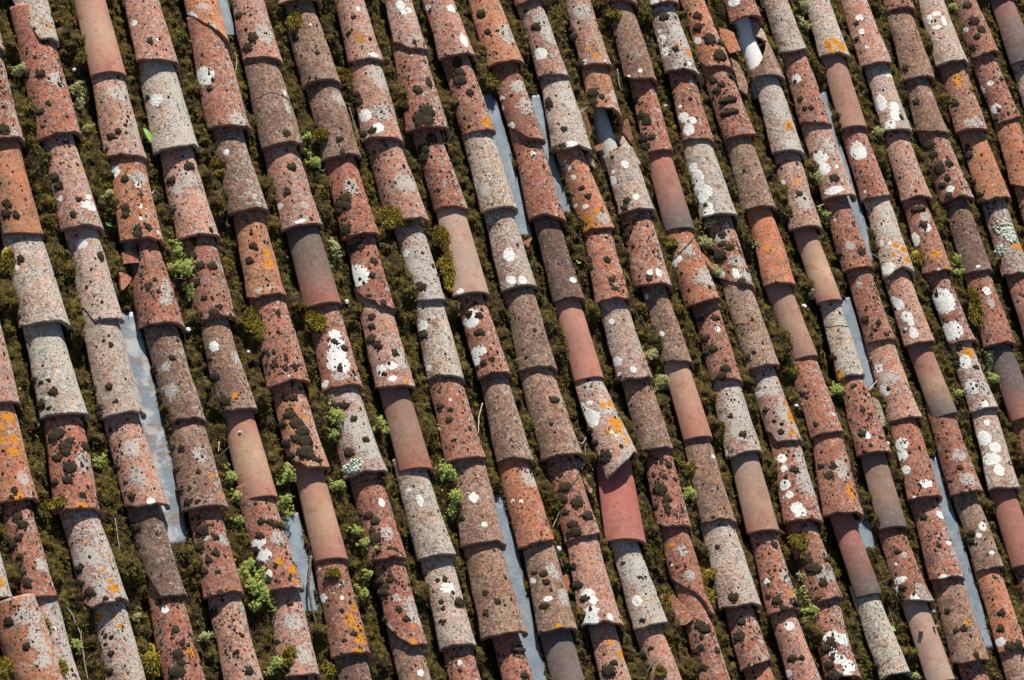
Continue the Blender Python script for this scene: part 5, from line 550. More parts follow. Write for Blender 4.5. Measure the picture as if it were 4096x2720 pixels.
def clay_material():
    g = NT('lichened_clay')
    tc = g.attr('tc').outputs['Vector']
    tint = g.attr('tint').outputs['Color']
    prm = g.sep(g.attr('prm').outputs['Color'])          # dark film, grey lichen, oldness
    prmA = g.attr('prm').outputs['Alpha']
    mk = g.sep(g.attr('marks').outputs['Color'])         # white, orange, grey patch fields
    dark, grey, old = prm[0], prm[1], prm[2]
    W, O, G = mk[0], mk[1], mk[2]
    n1 = g.noise(tc, 14, 4); n2 = g.noise(tc, 55, 6, .62); n3 = g.noise(tc, 230, 4, .6)
    n4 = g.noise(tc, 700, 3, .6); n5 = g.noise(tc, 32, 7, .66); n6 = g.noise(tc, 95, 5, .6)
    # fired clay body: hue drifts, fine sand
    c = g.mix(g.math('MULTIPLY', g.step(n1, .35, .68), g.math('MULTIPLY_ADD', old, .75, .25)), tint, g.mix(1.0, tint, (1.15, .86, .72), 'MULTIPLY'))
    c = g.mix(g.math('MULTIPLY', g.step(n2, .52, .66), g.math('MULTIPLY', old, .55)), c, g.mix(.65, c, (.56, .36, .26)))
    sand = g.math('MULTIPLY_ADD', g.math('SUBTRACT', g.math('MULTIPLY_ADD', n3, .6, g.math('MULTIPLY', n4, .4)), .5), g.math('MULTIPLY_ADD', old, 1.1, .45), 1.0)
    cs = g.n('ShaderNodeCombineColor'); [g.put(cs.inputs[i], sand) for i in range(3)]
    c = g.mix(1.0, c, cs.outputs[0], 'MULTIPLY')
    # dark biofilm, broken by fine flecks
    dsum = g.math('ADD', g.math('ADD', g.math('MULTIPLY', n5, .22), g.math('MULTIPLY', n3, .46)), g.math('MULTIPLY', n6, .42))
    thr = g.math('SUBTRACT', g.math('MULTIPLY_ADD', dark, -.15, .670), g.math('MULTIPLY', g.math('SUBTRACT', n1, .5), .30))
    df = g.step(g.math('SUBTRACT', dsum, thr), -.022, .022)
    df = g.math('MULTIPLY', df, g.math('MINIMUM', g.math('MULTIPLY', old, .82), .82))
    c = g.mix(df, c, g.mix(n3, (.034, .025, .021), (.115, .078, .062)))
    # tiny peeled flecks of fresh clay
    fl = g.math('MULTIPLY', g.step(n3, .60, .66), g.math('MULTIPLY', old, .6))
    c = g.mix(fl, c, g.mix(.5, tint, (.62, .40, .29)))
    # thin grey-brown crust, ragged and half transparent
    cv = g.math('ADD', g.math('MULTIPLY', n6, .5), g.math('MULTIPLY', n3, .5))
    cv = g.math('ADD', cv, g.math('MULTIPLY', g.math('SUBTRACT', n2, .5), .45))
    cf = g.math('MULTIPLY', g.step(cv, .49, .575), g.math('MULTIPLY', old, .58))
    c = g.mix(cf, c, g.mix(n4, (.11, .088, .075), (.245, .215, .19)))
    # soft value mottling: damp, soot and grey-green film in drifts
    mv = g.step(g.math('ADD', g.math('MULTIPLY', n5, .6), g.math('MULTIPLY', n2, .4)), .40, .58)
    c = g.mix(g.math('MULTIPLY', g.math('SUBTRACT', 1.0, mv), g.math('MULTIPLY', old, .62)), c, g.mix(1.0, c, g.mix(n1, (.40, .36, .34), (.50, .50, .44)), 'MULTIPLY'))
    # grey crustose lichen
    gs = g.math('ADD', g.math('MULTIPLY', n2, .55), g.math('MULTIPLY', n6, .45))
    gv = g.math('ADD', gs, g.math('ADD', g.math('MULTIPLY', grey, .20), g.math('MULTIPLY', G, .20)))
    gf = g.math('MULTIPLY', g.step(gv, .60, .70), old)
    gcol = g.mix(n6, (.27, .255, .225), (.47, .45, .405))
    gcol = g.mix(g.step(n3, .5, .62), gcol, (.60, .575, .53))
    c = g.mix(g.math('MULTIPLY', gf, .80), c, gcol)
    # small pale specks
    vs = g.n('ShaderNodeTexVoronoi'); g.put(vs.inputs['Vector'], tc); vs.inputs['Scale'].default_value = 75
    sp = g.sep(vs.outputs['Color'])
    spr = g.math('MULTIPLY', g.step(sp[0], .86, 1.0), .36)
    sf = g.math('MULTIPLY', g.step(g.math('SUBTRACT', spr, g.math('ADD', vs.outputs['Distance'], g.math('MULTIPLY', n3, .5))), -.16, -.08), old)
    c = g.mix(g.math('MULTIPLY', sf, .8), c, (.58, .56, .52))
    # orange lichen
    ov = g.math('ADD', O, g.math('MULTIPLY', g.math('SUBTRACT', g.math('ADD', g.math('MULTIPLY', n3, .5), g.math('MULTIPLY', n6, .5)), .5), 3.2))
    of = g.step(ov, .12, .30)
    c = g.mix(of, c, g.mix(n4, (.38, .14, .006), (.66, .28, .018)))
    # white crustose lichen with dark pinholes
    wv = g.math('ADD', W, g.math('MULTIPLY', g.math('SUBTRACT', n6, .5), 1.0))
    wv = g.math('ADD', wv, g.math('MULTIPLY', g.math('SUBTRACT', n3, .5), .15))
    wf = g.math('MULTIPLY', g.step(wv, .0, .16), g.math('SUBTRACT', 1.0, g.step(g.math('ADD', n3, g.math('MULTIPLY', n6, .5)), .93, .97)))
    c = g.mix(wf, c, g.mix(g.step(n6, .38, .62), (.56, .565, .52), (.80, .79, .75)))
    # black specks in two sizes
    bf = None
    for scl, rad_, lim in ((88, .66, .96), (190, .66, .90)):
        vb = g.n('ShaderNodeTexVoronoi'); g.put(vb.inputs['Vector'], tc); vb.inputs['Scale'].default_value = scl
        bs = g.sep(vb.outputs['Color'])
        br = g.math('MULTIPLY', g.step(bs[1], g.math('ADD', g.math('MULTIPLY_ADD', prmA, -.85, lim), g.math('MULTIPLY', g.math('SUBTRACT', n1, .5), 2.2)), 1.08), rad_)
        q = g.step(g.math('SUBTRACT', br, g.math('ADD', vb.outputs['Distance'], g.math('MULTIPLY', g.math('SUBTRACT', n3, .5), .9))), -.03, .07)
        bf = q if bf is None else g.math('MAXIMUM', bf, q)
    bf = g.math('MULTIPLY', bf, g.math('MULTIPLY', g.math('MINIMUM', old, 1.0), g.math('MULTIPLY_ADD', wf, -.85, 1.0)))
    c = g.mix(g.math('MULTIPLY', bf, .55), c, g.mix(n4, (.022, .017, .013), (.06, .048, .036)))
    g.put(g.b.inputs['Base Color'], c)
    g.b.inputs['Roughness'].default_value = .86
    g.b.inputs['Specular IOR Level'].default_value = .25
    h = g.math('ADD', g.math('MULTIPLY', n3, .5), g.math('ADD', g.math('MULTIPLY', n4, .25), g.math('MULTIPLY', g.math('ADD', g.math('ADD', wf, gf), bf), .55)))
    h = g.math('MULTIPLY', h, g.math('MULTIPLY_ADD', old, .85, .15))
    g.put(g.b.inputs['Normal'], g.bump(h, .9, .0022))
    return g.m

def moss_material(name, cols, scale=160):
    g = NT(name)
    geo = g.n('ShaderNodeNewGeometry').outputs['Position']
    a = g.noise(geo, 9, 4, .6); b = g.noise(geo, scale*.3, 4, .6); d = g.noise(geo, scale*2.2, 3, .6)
    c = g.mix(g.step(a, .42, .55), cols[0], cols[1])
    c = g.mix(g.step(b, .45, .68), c, cols[2])
    c = g.mix(g.step(d, .60, .72), c, cols[3])
    g.put(g.b.inputs['Base Color'], c); g.b.inputs['Roughness'].default_value = .95
    g.b.inputs['Specular IOR Level'].default_value = .12
    g.put(g.b.inputs['Normal'], g.bump(g.math('ADD', b, d), .9, .004))
    return g.m

def plain(name, col, col2=None, scale=60, rough=.85, metal=0, bump=.4, bd=.001, spec=.3):
    g = NT(name)
    tc = g.n('ShaderNodeTexCoord').outputs['Object']
    n = g.noise(tc, scale, 5, .6)
    g.put(g.b.inputs['Base Color'], g.mix(g.step(n, .35, .68), col, col2 or tuple(x*.6 for x in col)))
    g.b.inputs['Roughness'].default_value = rough; g.b.inputs['Metallic'].default_value = metal
    g.b.inputs['Specular IOR Level'].default_value = spec
    g.put(g.b.inputs['Normal'], g.bump(g.noise(tc, scale*4, 3), bump, bd))
    return g.m

def zinc_material(rust):
    g = NT('weathered_zinc_stained' if rust else 'weathered_zinc')
    tc = g.n('ShaderNodeTexCoord').outputs['Object']
    n = g.noise(tc, 18, 5, .6); f = g.noise(tc, 120, 4, .6)
    c = g.mix(g.step(n, .35, .7), (.16, .20, .235), (.25, .295, .33))
    c = g.mix(g.step(f, .58, .72), c, (.34, .375, .40))
    c = g.mix(g.math('MULTIPLY', g.step(g.noise(tc, 40, 6, .7), .6, .7), .35), c, (.16, .16, .15))
    if rust:
        mp = g.n('ShaderNodeMapping'); g.put(mp.inputs[0], tc); mp.inputs['Scale'].default_value = (3, 26, 3)
        r = g.step(g.noise(mp.outputs[0], 1, 4, .6, .4), .50, .58)
        c = g.mix(g.math('MULTIPLY', r, .8), c, (.20, .145, .12))
        c = g.mix(g.math('MULTIPLY', g.step(n, .5, .62), .5), c, (.50, .49, .46))
    g.put(g.b.inputs['Base Color'], c)
    g.b.inputs['Roughness'].default_value = .62; g.b.inputs['Metallic'].default_value = .15
    g.put(g.b.inputs['Normal'], g.bump(g.math('ADD', n, f), .35, .002))
    return g.m

CLAY = clay_material()
MOSS_BED = moss_material('moss_bed', ((.022, .013, .008), (.046, .030, .010), (.105, .086, .013), (.24, .17, .075)))
MOSS_LEAF = moss_material('moss_leaf', ((.046, .026, .014), (.084, .060, .015), (.21, .185, .024), (.37, .30, .09)))
MOSS_DARK = moss_material('cushion_moss', ((.032, .023, .015), (.048, .036, .022), (.072, .056, .034), (.13, .108, .07)), 420)
MOSS_GOLD = moss_material('feather_moss', ((.24, .165, .035), (.36, .285, .04), (.46, .375, .06), (.56, .46, .13)), 300)
SED_A = plain('stonecrop_leaf', (.38, .47, .09), (.56, .60, .20), 150, .6, spec=.4)
SED_B = plain('pale_stonecrop_leaf', (.44, .47, .17), (.60, .57, .30), 150, .6, spec=.4)
ZINC = zinc_material(False); ZINC_R = zinc_material(True)
BARK = plain('twig_bark', (.17, .125, .09), (.075, .055, .04), 120)
PALEW = plain('bleached_wood', (.42, .37, .32), (.22, .19, .16), 160)
DARKW = plain('dark_wood', (.075, .06, .05), (.03, .024, .02), 160)
STRAW = plain('dry_straw', (.55, .48, .33), (.40, .33, .20), 160)
STONE = plain('white_stone', (.74, .72, .67), (.55, .52, .46), 200)
LEAF = plain('green_leaf', (.17, .36, .07), (.25, .45, .12), 60, .5)
FOLI = plain('frilly_lichen', (.46, .52, .41), (.60, .64, .54), 300, .9)
MORTAR = plain('lime_mortar', (.70, .70, .68), (.62, .62, .60), 40, .9)
DECK = plain('roof_board', (.10, .075, .055), (.05, .04, .03), 20)

# ---------------------------------------------------------------- tiles
TYPES = {  # tint, dark film, grey lichen, cushions, specks
 'r': ((.46, .180, .108), .54, .42, 84, .48), 'o': ((.53, .220, .105), .32, .38, 44, .40),
 'k': ((.55, .305, .225), .46, .52, 42, .42), 'p': ((.57, .48, .40), .46, .55, 16, .30),
 'b': ((.42, .255, .170), .72, .32, 28, .52), 'd': ((.32, .17, .12), .95, .2, 34, .52),
 'g': ((.48, .29, .23), .45, .80, 36, .42)}
MODS = {'s': dict(dark=-.25, grey=-.35, dots=.3), 'h': dict(dots=2.0), 'm': dict(dots=1.2), 'w': dict(grey=.1), 'c': {},
        'g': dict(grey=.35), 'k': dict(grey=.1), 'b': dict(dark=.15), 'o': {}, 'p': {}, 'f': {}, 'r': {}}
NEW = {1: [(.50,.25,.18),(.54,.35,.23),(.48,.215,.155)], 2: [(.45,.20,.15),(.56,.37,.22),(.46,.20,.145)], 3: [(.46,.215,.16),(.53,.33,.205),(.43,.20,.145)],
 4: [(.145,.115,.10),(.20,.14,.11),(.37,.145,.105)], 5: [(.29,.17,.125),(.33,.20,.14),(.35,.135,.095)], 7: [(.52,.25,.195),(.46,.20,.15),(.53,.22,.155)],
 8: [(.43,.135,.105),(.50,.155,.115),(.43,.165,.13)], 6: [(.16,.13,.13),(.20,.15,.135),(.37,.18,.13)], 9: [(.44,.29,.20),(.50,.26,.17),(.45,.175,.12)],
 10: [(.45,.165,.12),(.36,.17,.135),(.145,.13,.125)], 11: [(.36,.255,.19),(.41,.265,.185),(.39,.205,.145)], 12: [(.38,.22,.165),(.43,.265,.19),(.35,.20,.145)],
 13: [(.40,.15,.11),(.30,.14,.11),(.115,.105,.10)], 14: [(.43,.215,.16),(.56,.39,.25),(.41,.185,.135)], 15: [(.25,.165,.13),(.29,.19,.14),(.135,.115,.105)],
 16: [(.38,.21,.16),(.40,.22,.16),(.43,.25,.18)], 17: [(.37,.155,.115),(.43,.27,.18),(.145,.13,.12)], 18: [(.38,.155,.115),(.40,.165,.12),(.38,.155,.115)],
 19: [(.10,.09,.095),(.17,.115,.11),(.34,.14,.11)], 20: [(.30,.15,.13),(.21,.135,.125),(.115,.105,.105)], 't': [(.47,.32,.25),(.46,.31,.24),(.48,.33,.255)]}

def pw(poly, s):
    if poly is None: return np.zeros_like(s)
    return np.interp(s, [p[0] for p in poly], [p[1] for p in poly])

DOME = None
def dome_unit():
    global DOME
    if DOME is None:
        seg, ring = 9, 4
        V = []; F3 = []; F4 = []
        for j in range(ring):
            ph = (math.pi/2)*j/ring*1.0 - .15
            for i in range(seg):
                a = 2*math.pi*(i+.5*(j % 2))/seg
                V.append((math.cos(a)*math.cos(ph), math.sin(a)*math.cos(ph), math.sin(ph)))
        V.append((0, 0, 1))
        for j in range(ring-1):
            for i in range(seg):
                F4.append((j*seg+i, j*seg+(i+1) % seg, (j+1)*seg+(i+1) % seg, (j+1)*seg+i))
        for i in range(seg): F3.append(((ring-1)*seg+i, (ring-1)*seg+(i+1) % seg, ring*seg))
        DOME = (np.array(V), np.array(F4), np.array(F3))
    return DOME

def domes(P, N, T, ra, rb, rh, rng):
    """many small cushions: positions, normals, along-tangents, radii across / along / height"""
    V0, F4, F3 = dome_unit(); n = len(P); m = len(V0)
    B = np.cross(T, N)
    j = 1 + .36*(rng.random((n, m))-.5)
    V = P[:, None, :] + (B[:, None, :]*(V0[None, :, 0]*j*ra[:, None])[..., None] + T[:, None, :]*(V0[None, :, 1]*j*rb[:, None])[..., None]
                         + N[:, None, :]*(V0[None, :, 2]*j*rh[:, None])[..., None])
    off = (np.arange(n)*m)[:, None, None]
    return V.reshape(-1, 3), (F4[None]+off).reshape(-1, 4), (F3[None]+off).reshape(-1, 3)

def build_tile(row, i):
    ci, j, x, y, r, rt, L, e, zf, rot, skew, ty, label, clip, top, marks, moss, foli, zh = row
    rng = np.random.default_rng(1000+i)
    new = ty[0] == 'n'
    nx, ny = 37, 49
    s = np.linspace(-1, 1, nx)[:, None]*np.ones((1, ny)); t = np.linspace(0, 1, ny)[None, :]*np.ones((nx, 1))
    ss = s[:, 0]
    foot = pw(clip, ss); head = pw(top, ss) if top else np.full(nx, L)
    foot = foot + (skew*r)*np.sin(ss*TM)/STM
    amp = .0006 if new else .0045
    foot = foot + amp*(fbm(ss*3.3+i*7.1, ss*0+i, 5, 3)) + (0 if new else .006*vnoise(ss*1.3+i*3.3, ss*0+2.2*i, 9))
    if not new:
        for _ in range(rng.integers(1, 5)):
            foot = foot + rng.uniform(.001, .008)*np.exp(-((ss-rng.uniform(-1, 1))/rng.uniform(.05, .25))**2)
        if clip is None and rng.random() < .2:
            sg = rng.choice([-1, 1]); foot = foot + rng.uniform(.008, .03)*np.clip((ss*sg-rng.uniform(.45, .75))/.3, 0, 1)
    if clip: foot = foot + .006*fbm(ss*7+i, ss*0, 3, 3)*(pw(clip, ss) > .002)
    if top: head = head + .006*fbm(ss*7+i, ss*0, 4, 3)
    head = np.maximum(head, foot+.012)
    yy = foot[:, None] + (head-foot)[:, None]*t
    u = np.clip(yy/L, -.3, 1.2)
    rad = r + (rt-r)*u
    if not new: rad = rad*1.035 + r*.035*np.exp(-np.clip(yy, 0, 1)/.035)
    wob = 0.0005 if new else .0030
    sd = i*13.7
    rad = rad + wob*2*fbm(s*1.5+sd, yy*9+sd, 21, 2)
    if not new: rad = rad + .0007*fbm(s*9+sd, yy*60+sd, 22, 2)
    half = TM
    edge = 0 if new else .05*fbm(yy*14+sd, s*0+sd, 31, 3)*(np.abs(s)**6)
    th = s*half*(1-edge)
    bow = (0 if new else rng.normal(0, .0025))*np.sin(np.clip(u, 0, 1)*math.pi)
    thick = TH*(.85 if new else 1.1)
    base = np.stack([rad*np.sin(th)/STM + bow, yy, rad*(np.cos(th)-CTM)/STM + zf*(1-u) + zh*u], -1)
    nrm0 = np.stack([np.sin(th), 0*th, np.cos(th)], -1)
    Vo = base; Vi = base - nrm0*thick
    # chamfered lower lip
    ch = .0022
    Vo[:, 0, 1] += ch*.4; Vi[:, 0, 1] += .001
    nV = nx*ny
    V = np.concatenate([Vo.reshape(-1, 3), Vi.reshape(-1, 3)])
    A = np.arange(nV).reshape(nx, ny); Bx = A+nV
    def strip(a, b): return np.stack([a[:-1], a[1:], b[1:], b[:-1]], -1)
    F = [grid_faces(nx, ny), grid_faces(nx, ny, nV, True), strip(Bx[:, 0], A[:, 0]), strip(A[:, -1], Bx[:, -1]), strip(A[0], Bx[0]), strip(Bx[-1], A[-1])]
    arc = th*rad/STM
    tcv = np.stack([arc, yy, np.full_like(arc, i*.37)], -1)
    # mark fields
    def sdf(kind):
        f = np.full((nx, ny), -1.0)
        for (k, ms, my, ra, rb) in marks:
            if k != kind: continue
            da = (th - ms*TM)*r/STM
            d = np.sqrt((da/max(ra, .005))**2 + ((yy-my)/max(rb, .005))**2)
            f = np.maximum(f, 1.0-d)
        return np.clip(f, -1, 1)
    if new:
        cols = NEW[int(ty[1:]) if ty[1:].isdigit() else 't']
        q = np.clip(1 - yy/e + .12*fbm(s*1.2+sd, yy*6+sd, 41, 2), 0, 1)
        q = np.clip(q*1.15-.1, 0, 1)*2
        c = np.zeros((nx, ny, 3))
        for ch_ in range(3): c[..., ch_] = np.interp(q, [0, 1, 2], [cc[ch_] for cc in cols])
        c *= (1+.10*fbm(s*2+sd, yy*14+sd, 43, 3))[..., None]
        dark, grey, dots, pins, old = .12, -.2, 0, .12, .36
    else:
        base, dark, grey, dots, pins = TYPES[ty[0]]
        for ch_ in ty[1:]:
            md = MODS.get(ch_, {}); dark += md.get('dark', 0); grey += md.get('grey', 0); dots *= md.get('dots', 1)
        dark += rng.normal(0, .06); grey += rng.normal(0, .08); old = 1
        c = np.array(base)[None, None, :]*np.ones((nx, ny, 1))
        c = c*(1+rng.normal(0, .07))*(1 + np.array([0, .05, .05])*rng.standard_normal())
    lum = c.mean(-1, keepdims=True); c = (c + (lum-c)*(.10 if new else .08))*(.86 if new else 1.0)
    tint = np.ones((nx, ny, 4)); tint[..., :3] = np.clip(c, .01, .9)
    prm = np.zeros((nx, ny, 4)); 
    prm[..., 0] = dark + (0 if new else -.20*s - .12*(u-.4)); prm[..., 1] = grey + (0 if new else .42*np.clip(s, -1, .8)); prm[..., 2] = old; prm[..., 3] = pins
    mk = np.ones((nx, ny, 4)); mk[..., 0] = sdf('W'); mk[..., 1] = sdf('O'); mk[..., 2] = np.clip(sdf('G')+.35, 0, 1)*1.3
    # raw clay inside
    tin2 = tint.copy(); tin2[..., :3] = np.array((.45, .20, .12)) if not ty[0] == 'p' else np.array((.46, .34, .25))
    pr2 = prm.copy(); pr2[..., 0] = .1; pr2[..., 1] = -.2; pr2[..., 2] = .35; pr2[..., 3] = .05
    mk2 = mk*0; mk2[..., :2] = -1
    cat = lambda a, b: np.concatenate([a.reshape(-1, a.shape[-1]), b.reshape(-1, b.shape[-1])])
    me = mesh_from('clay_tile', V, F, [CLAY], attrs={'tc': cat(tcv, tcv), 'tint': cat(tint, tin2), 'prm': cat(prm, pr2), 'marks': cat(mk, mk2)})
    mat = Matrix.Translation((x, y, 0)) @ Matrix.Rotation(rot, 4, 'Z') @ Matrix.Rotation(0 if new else rng.normal(0, .018), 4, 'Z') @ Matrix.Rotation(rng.normal(0, .04), 4, 'Y')
    o = link('clay_tile', me, label=label, cat='roof tile', group='smooth new clay roof tiles' if new else 'old lichened clay roof tiles', mat=mat)
    # moss cushions growing on the tile
    nd = int(dots*rng.uniform(1.2, 2.8))
    S = []; Y = []; RA = []; RB = []
    for (ms, my, ra, rb) in moss:
        R = max(ra, rb)
        if R > .013:   # a heap of smaller cushions round a low mat
            S.append(ms); Y.append(my); RA.append(ra*.8); RB.append(rb*.8)
            for _ in range(int(5+R*R*26000)):
                a = rng.uniform(0, 6.283); q = math.sqrt(rng.random())
                S.append(ms+q*math.cos(a)*ra/r/1.4); Y.append(my+q*math.sin(a)*rb); k = rng.uniform(.0025, .0062); RA.append(k); RB.append(k*rng.uniform(.85, 1.2))
        elif R > .0055:
            for _ in range(rng.integers(5, 9)):
                a = rng.uniform(0, 6.283); q = .62*math.sqrt(rng.random()); k = rng.uniform(.38, .62)
                S.append(ms+q*math.cos(a)*ra/r/1.2); Y.append(my+q*math.sin(a)*rb); RA.append(k*ra); RB.append(k*rb)
        else: S.append(ms); Y.append(my); RA.append(ra); RB.append(rb)
    cl = rng.uniform(-1, 1, (5, 2))
    for _ in range(nd):
        if rng.random() < .45:
            q = cl[rng.integers(5)]; a = q[0]*.8+rng.normal(0, .16); b = (q[1]*.5+.5)*e+rng.normal(0, .02)
        else: a = rng.uniform(-.95, .95); b = rng.uniform(.004, e)
        k = .0021*math.exp(rng.normal(.10, .50)); S.append(a); Y.append(b); RA.append(k); RB.append(k*rng.uniform(.9, 1.4))
    if new:
        for _ in range(rng.integers(2, 7)): S.append(rng.uniform(-.6, .6)); Y.append(rng.uniform(.02, e*.9)); RA.append(rng.uniform(.0012, .0028)); RB.append(.002)
    if S:
        S = np.clip(np.array(S), -1, 1); Y = np.array(Y); RA = np.array(RA); RB = np.array(RB)
        fo = np.interp(S, ss, foot); hd = np.interp(S, ss, head)
        ok = (Y > fo+RB*.2) & (Y < hd)
        S, Y, RA, RB = S[ok], Y[ok], RA[ok], RB[ok]
    if len(S):
        sx = (S+1)/2*(nx-1); sy = (Y-np.interp(S, ss, foot))/(np.interp(S, ss, head)-np.interp(S, ss, foot))*(ny-1)
        i0 = np.clip(sx.astype(int), 0, nx-2); j0 = np.clip(sy.astype(int), 0, ny-2); fx = (sx-i0)[:, None]; fy = (sy-j0)[:, None]
        Pp = (Vo[i0, j0]*(1-fx)+Vo[i0+1, j0]*fx)*(1-fy) + (Vo[i0, j0+1]*(1-fx)+Vo[i0+1, j0+1]*fx)*fy
        th_ = S*half; N = np.stack([np.sin(th_), 0*th_, np.cos(th_)], -1); N /= np.linalg.norm(N, axis=1)[:, None]
        T = np.tile(np.array([[0, 1.0, 0]]), (len(S), 1))
        H = np.minimum(np.minimum(RA, RB)*rng.uniform(.35, .62, len(S)), .0026+.10*RA)
        MV, M4, M3 = domes(Pp, N, T, RA, RB, H, rng)
        mm = mesh_from('moss_cushions', MV, [M4, M3], [MOSS_DARK])
        link('moss_cushions', mm, parent=o, kind='stuff')
    if foli:
        Pp = []; 
        for (ms, my, ra, rb) in foli:
            for _ in range(60):
                a = rng.uniform(0, 6.283); q = math.sqrt(rng.random())
                Pp.append((ms+q*math.cos(a)*ra/r/1.4, my+q*math.sin(a)*rb))
        Pp = np.array(Pp); sx = (np.clip(Pp[:, 0], -1, 1)+1)/2*(nx-1); sy = np.clip(Pp[:, 1]/head.min()*(ny-1), 0, ny-2)
        Q = Vo[np.clip(np.round(sx).astype(int), 0, nx-1), np.round(sy).astype(int)]
        Q = Q + np.stack([0*sx, Pp[:, 1]-Q[:, 1], 0*sx], -1)
        th_ = Pp[:, 0]*half; N = np.stack([np.sin(th_), 0*th_, np.cos(th_)], -1)+rng.normal(0, .45, (len(Pp), 3)); N /= np.linalg.norm(N, axis=1)[:, None]
        T = np.cross(N, rng.normal(0, 1, (len(Pp), 3))); T /= np.linalg.norm(T, axis=1)[:, None]
        k = rng.uniform(.0045, .0085, len(Pp))
        MV, M4, M3 = domes(Q, N, T, k, k*rng.uniform(.6, 1.3, len(Pp)), k*.35, rng)
        link('frilly_lichen', mesh_from('frilly_lichen', MV, [M4, M3], [FOLI]), parent=o)
    return o, (Vo, ss, e)

tile_objs = {}
for i, row in enumerate(TILES):
    tile_objs[(row[0], row[1])] = build_tile(row, i)

# cracked tiles: a dark jagged gap across the crown, as a thin recessed seam child
def crack(key, pts, w=.0022):
    o, (Vo, ss, e) = tile_objs[key]; nx, ny = Vo.shape[:2]
    rng = np.random.default_rng(key[0]*10+key[1])
    P = []
    n = 40
    tt = np.linspace(0, 1, n); S = np.interp(tt, np.linspace(0, 1, len(pts)), [p[0] for p in pts]); Y = np.interp(tt, np.linspace(0, 1, len(pts)), [p[1] for p in pts])
    Y = Y + .006*fbm(tt*9+key[0], tt*0, 3, 3)
    sx = (S+1)/2*(nx-1); out = []
    for k in range(n):
        i0 = int(min(max(sx[k], 0), nx-2)); col = Vo[i0]+(Vo[i0+1]-Vo[i0])*(sx[k]-i0)
        p = np.array([np.interp(Y[k], col[:, 1], col[:, c]) for c in range(3)]); th = S[k]*TM
        nrm = np.array([math.sin(th), 0, math.cos(th)]); nrm /= np.linalg.norm(nrm)
        out.append((p, nrm))
    V = []; 
    for k, (p, nrm) in enumerate(out):
        q = out[min(k+1, n-1)][0]-out[max(k-1, 0)][0]; sde = np.cross(q, nrm); sde /= np.linalg.norm(sde)+1e-9
        ww = w*(.6+.8*rng.random())
        V += [p-sde*ww+nrm*.0006, p+nrm*.0011, p+sde*ww+nrm*.0006, p-nrm*.003]
    F = []
    for k in range(n-1):
        a = 4*k; b = a+4
        F += [(a, b, b+1, a+1), (a+1, b+1, b+2, a+2), (a+2, b+2, b+3, a+3), (a+3, b+3, b, a)]
    link('crack', mesh_from('crack', np.array(V), np.array(F), [DARKW]), parent=o)
COLN = {k: n for n, k in enumerate('YZABCDEFGHIJKLMNOPQRSTUVWX')}
crack((COLN['F'], 1), [(-1, .20), (-.3, .215), (.3, .20), (1, .18)])
crack((COLN['N'], 4), [(-1, .20), (-.2, .245), (.3, .285), (.95, .29)], .003)
crack((COLN['Q'], 5), [(-1, .235), (0, .225), (1, .235)])
crack((COLN['J'], 6), [(-.95, .27), (-.2, .20), (.3, .25), (.8, .265)], .003)
crack((COLN['C'], 3), [(-.32, .33), (-.28, .27), (-.35, .22)], .002)
crack((COLN['L'], 9), [(.0, .30), (.15, .2), (.2, .1), (.3, .02)], .002)

# the one tile with stamped lettering and clips
def stamped(key):
    o, (Vo, ss, e) = tile_objs[key]; nx, ny = Vo.shape[:2]
    def surf(s, y):
        sx = (s+1)/2*(nx-1); i0 = int(min(max(sx, 0), nx-2)); col = Vo[i0]+(Vo[i0+1]-Vo[i0])*(sx-i0)
        p = np.array([np.interp(y, col[:, 1], col[:, c]) for c in range(3)])
        th = s*TM; nrm = np.array([math.sin(th), 0, math.cos(th)]); nrm /= np.linalg.norm(nrm)
        return p, nrm
    r = .079
    def text(txt, s0, y0, size, name='lettering'):
        cu = D.curves.new(name, 'FONT'); cu.body = txt; cu.size = size; cu.extrude = .0012
        tmp = D.objects.new('tmp', cu); COLL.objects.link(tmp)
        dg = bpy.context.evaluated_depsgraph_get(); me = D.meshes.new_from_object(tmp.evaluated_get(dg))
        D.objects.remove(tmp); D.curves.remove(cu)
        for v in me.vertices:
            # text runs down the tile; its up is towards the crown's left
            p, n = surf(s0 + v.co.y/(r*1.35), y0 - v.co.x)
            v.co = Vector(p + n*(v.co.z+.0004))
        me.materials.clear(); me.materials.append(STAMP)
        link(name, me, parent=o)
    text('( 07 107', .36, .305, .017)
    text('FALTIEAK 311 6007', .52, .195, .017)
    text('TABOUX 3 (NF)', .34, .185, .017)
    for (s0, y0, w) in ((-.55, .222, .019), (.12, .226, .015), (.72, .238, .014)):
        V = []
        for k in range(7):
            a = (k/6-.5)*2; p, n = surf(s0+a*w/2/(r*1.4), y0+.004*abs(a)); hgt = .016*(1-.25*abs(a)) + .002*math.sin(k*2.3)
            for (dy, hh) in ((.002, -.001), (-.002, -.001), (-.0035, hgt), (.0005, hgt)): V.append(p+n*hh+np.array([0, dy, 0]))
        F = []
        for k in range(6):
            a = 4*k; b = a+4
            for q in range(4): F.append((a+q, a+(q+1) % 4, b+(q+1) % 4, b+q))
        F += [(3, 2, 1, 0), (24, 25, 26, 27)]
        link('clip', mesh_from('clip', np.array(V), np.array(F), [STAMP], smooth=False), parent=o)
STAMP = plain('pink_beige_clay', (.49, .325, .245), (.45, .295, .22), 90)
stamped((COLN['Q'], 9))

# ---------------------------------------------------------------- column guides
colpts = {}
for row in TILES: colpts.setdefault(row[0], []).append((row[3], row[2], row[4]))
for k in colpts: colpts[k].sort()
def col_x(k, y):
    q = colpts[k]; ys = [a[0] for a in q]; xs = [a[1] for a in q]
    return np.interp(y, ys, xs)

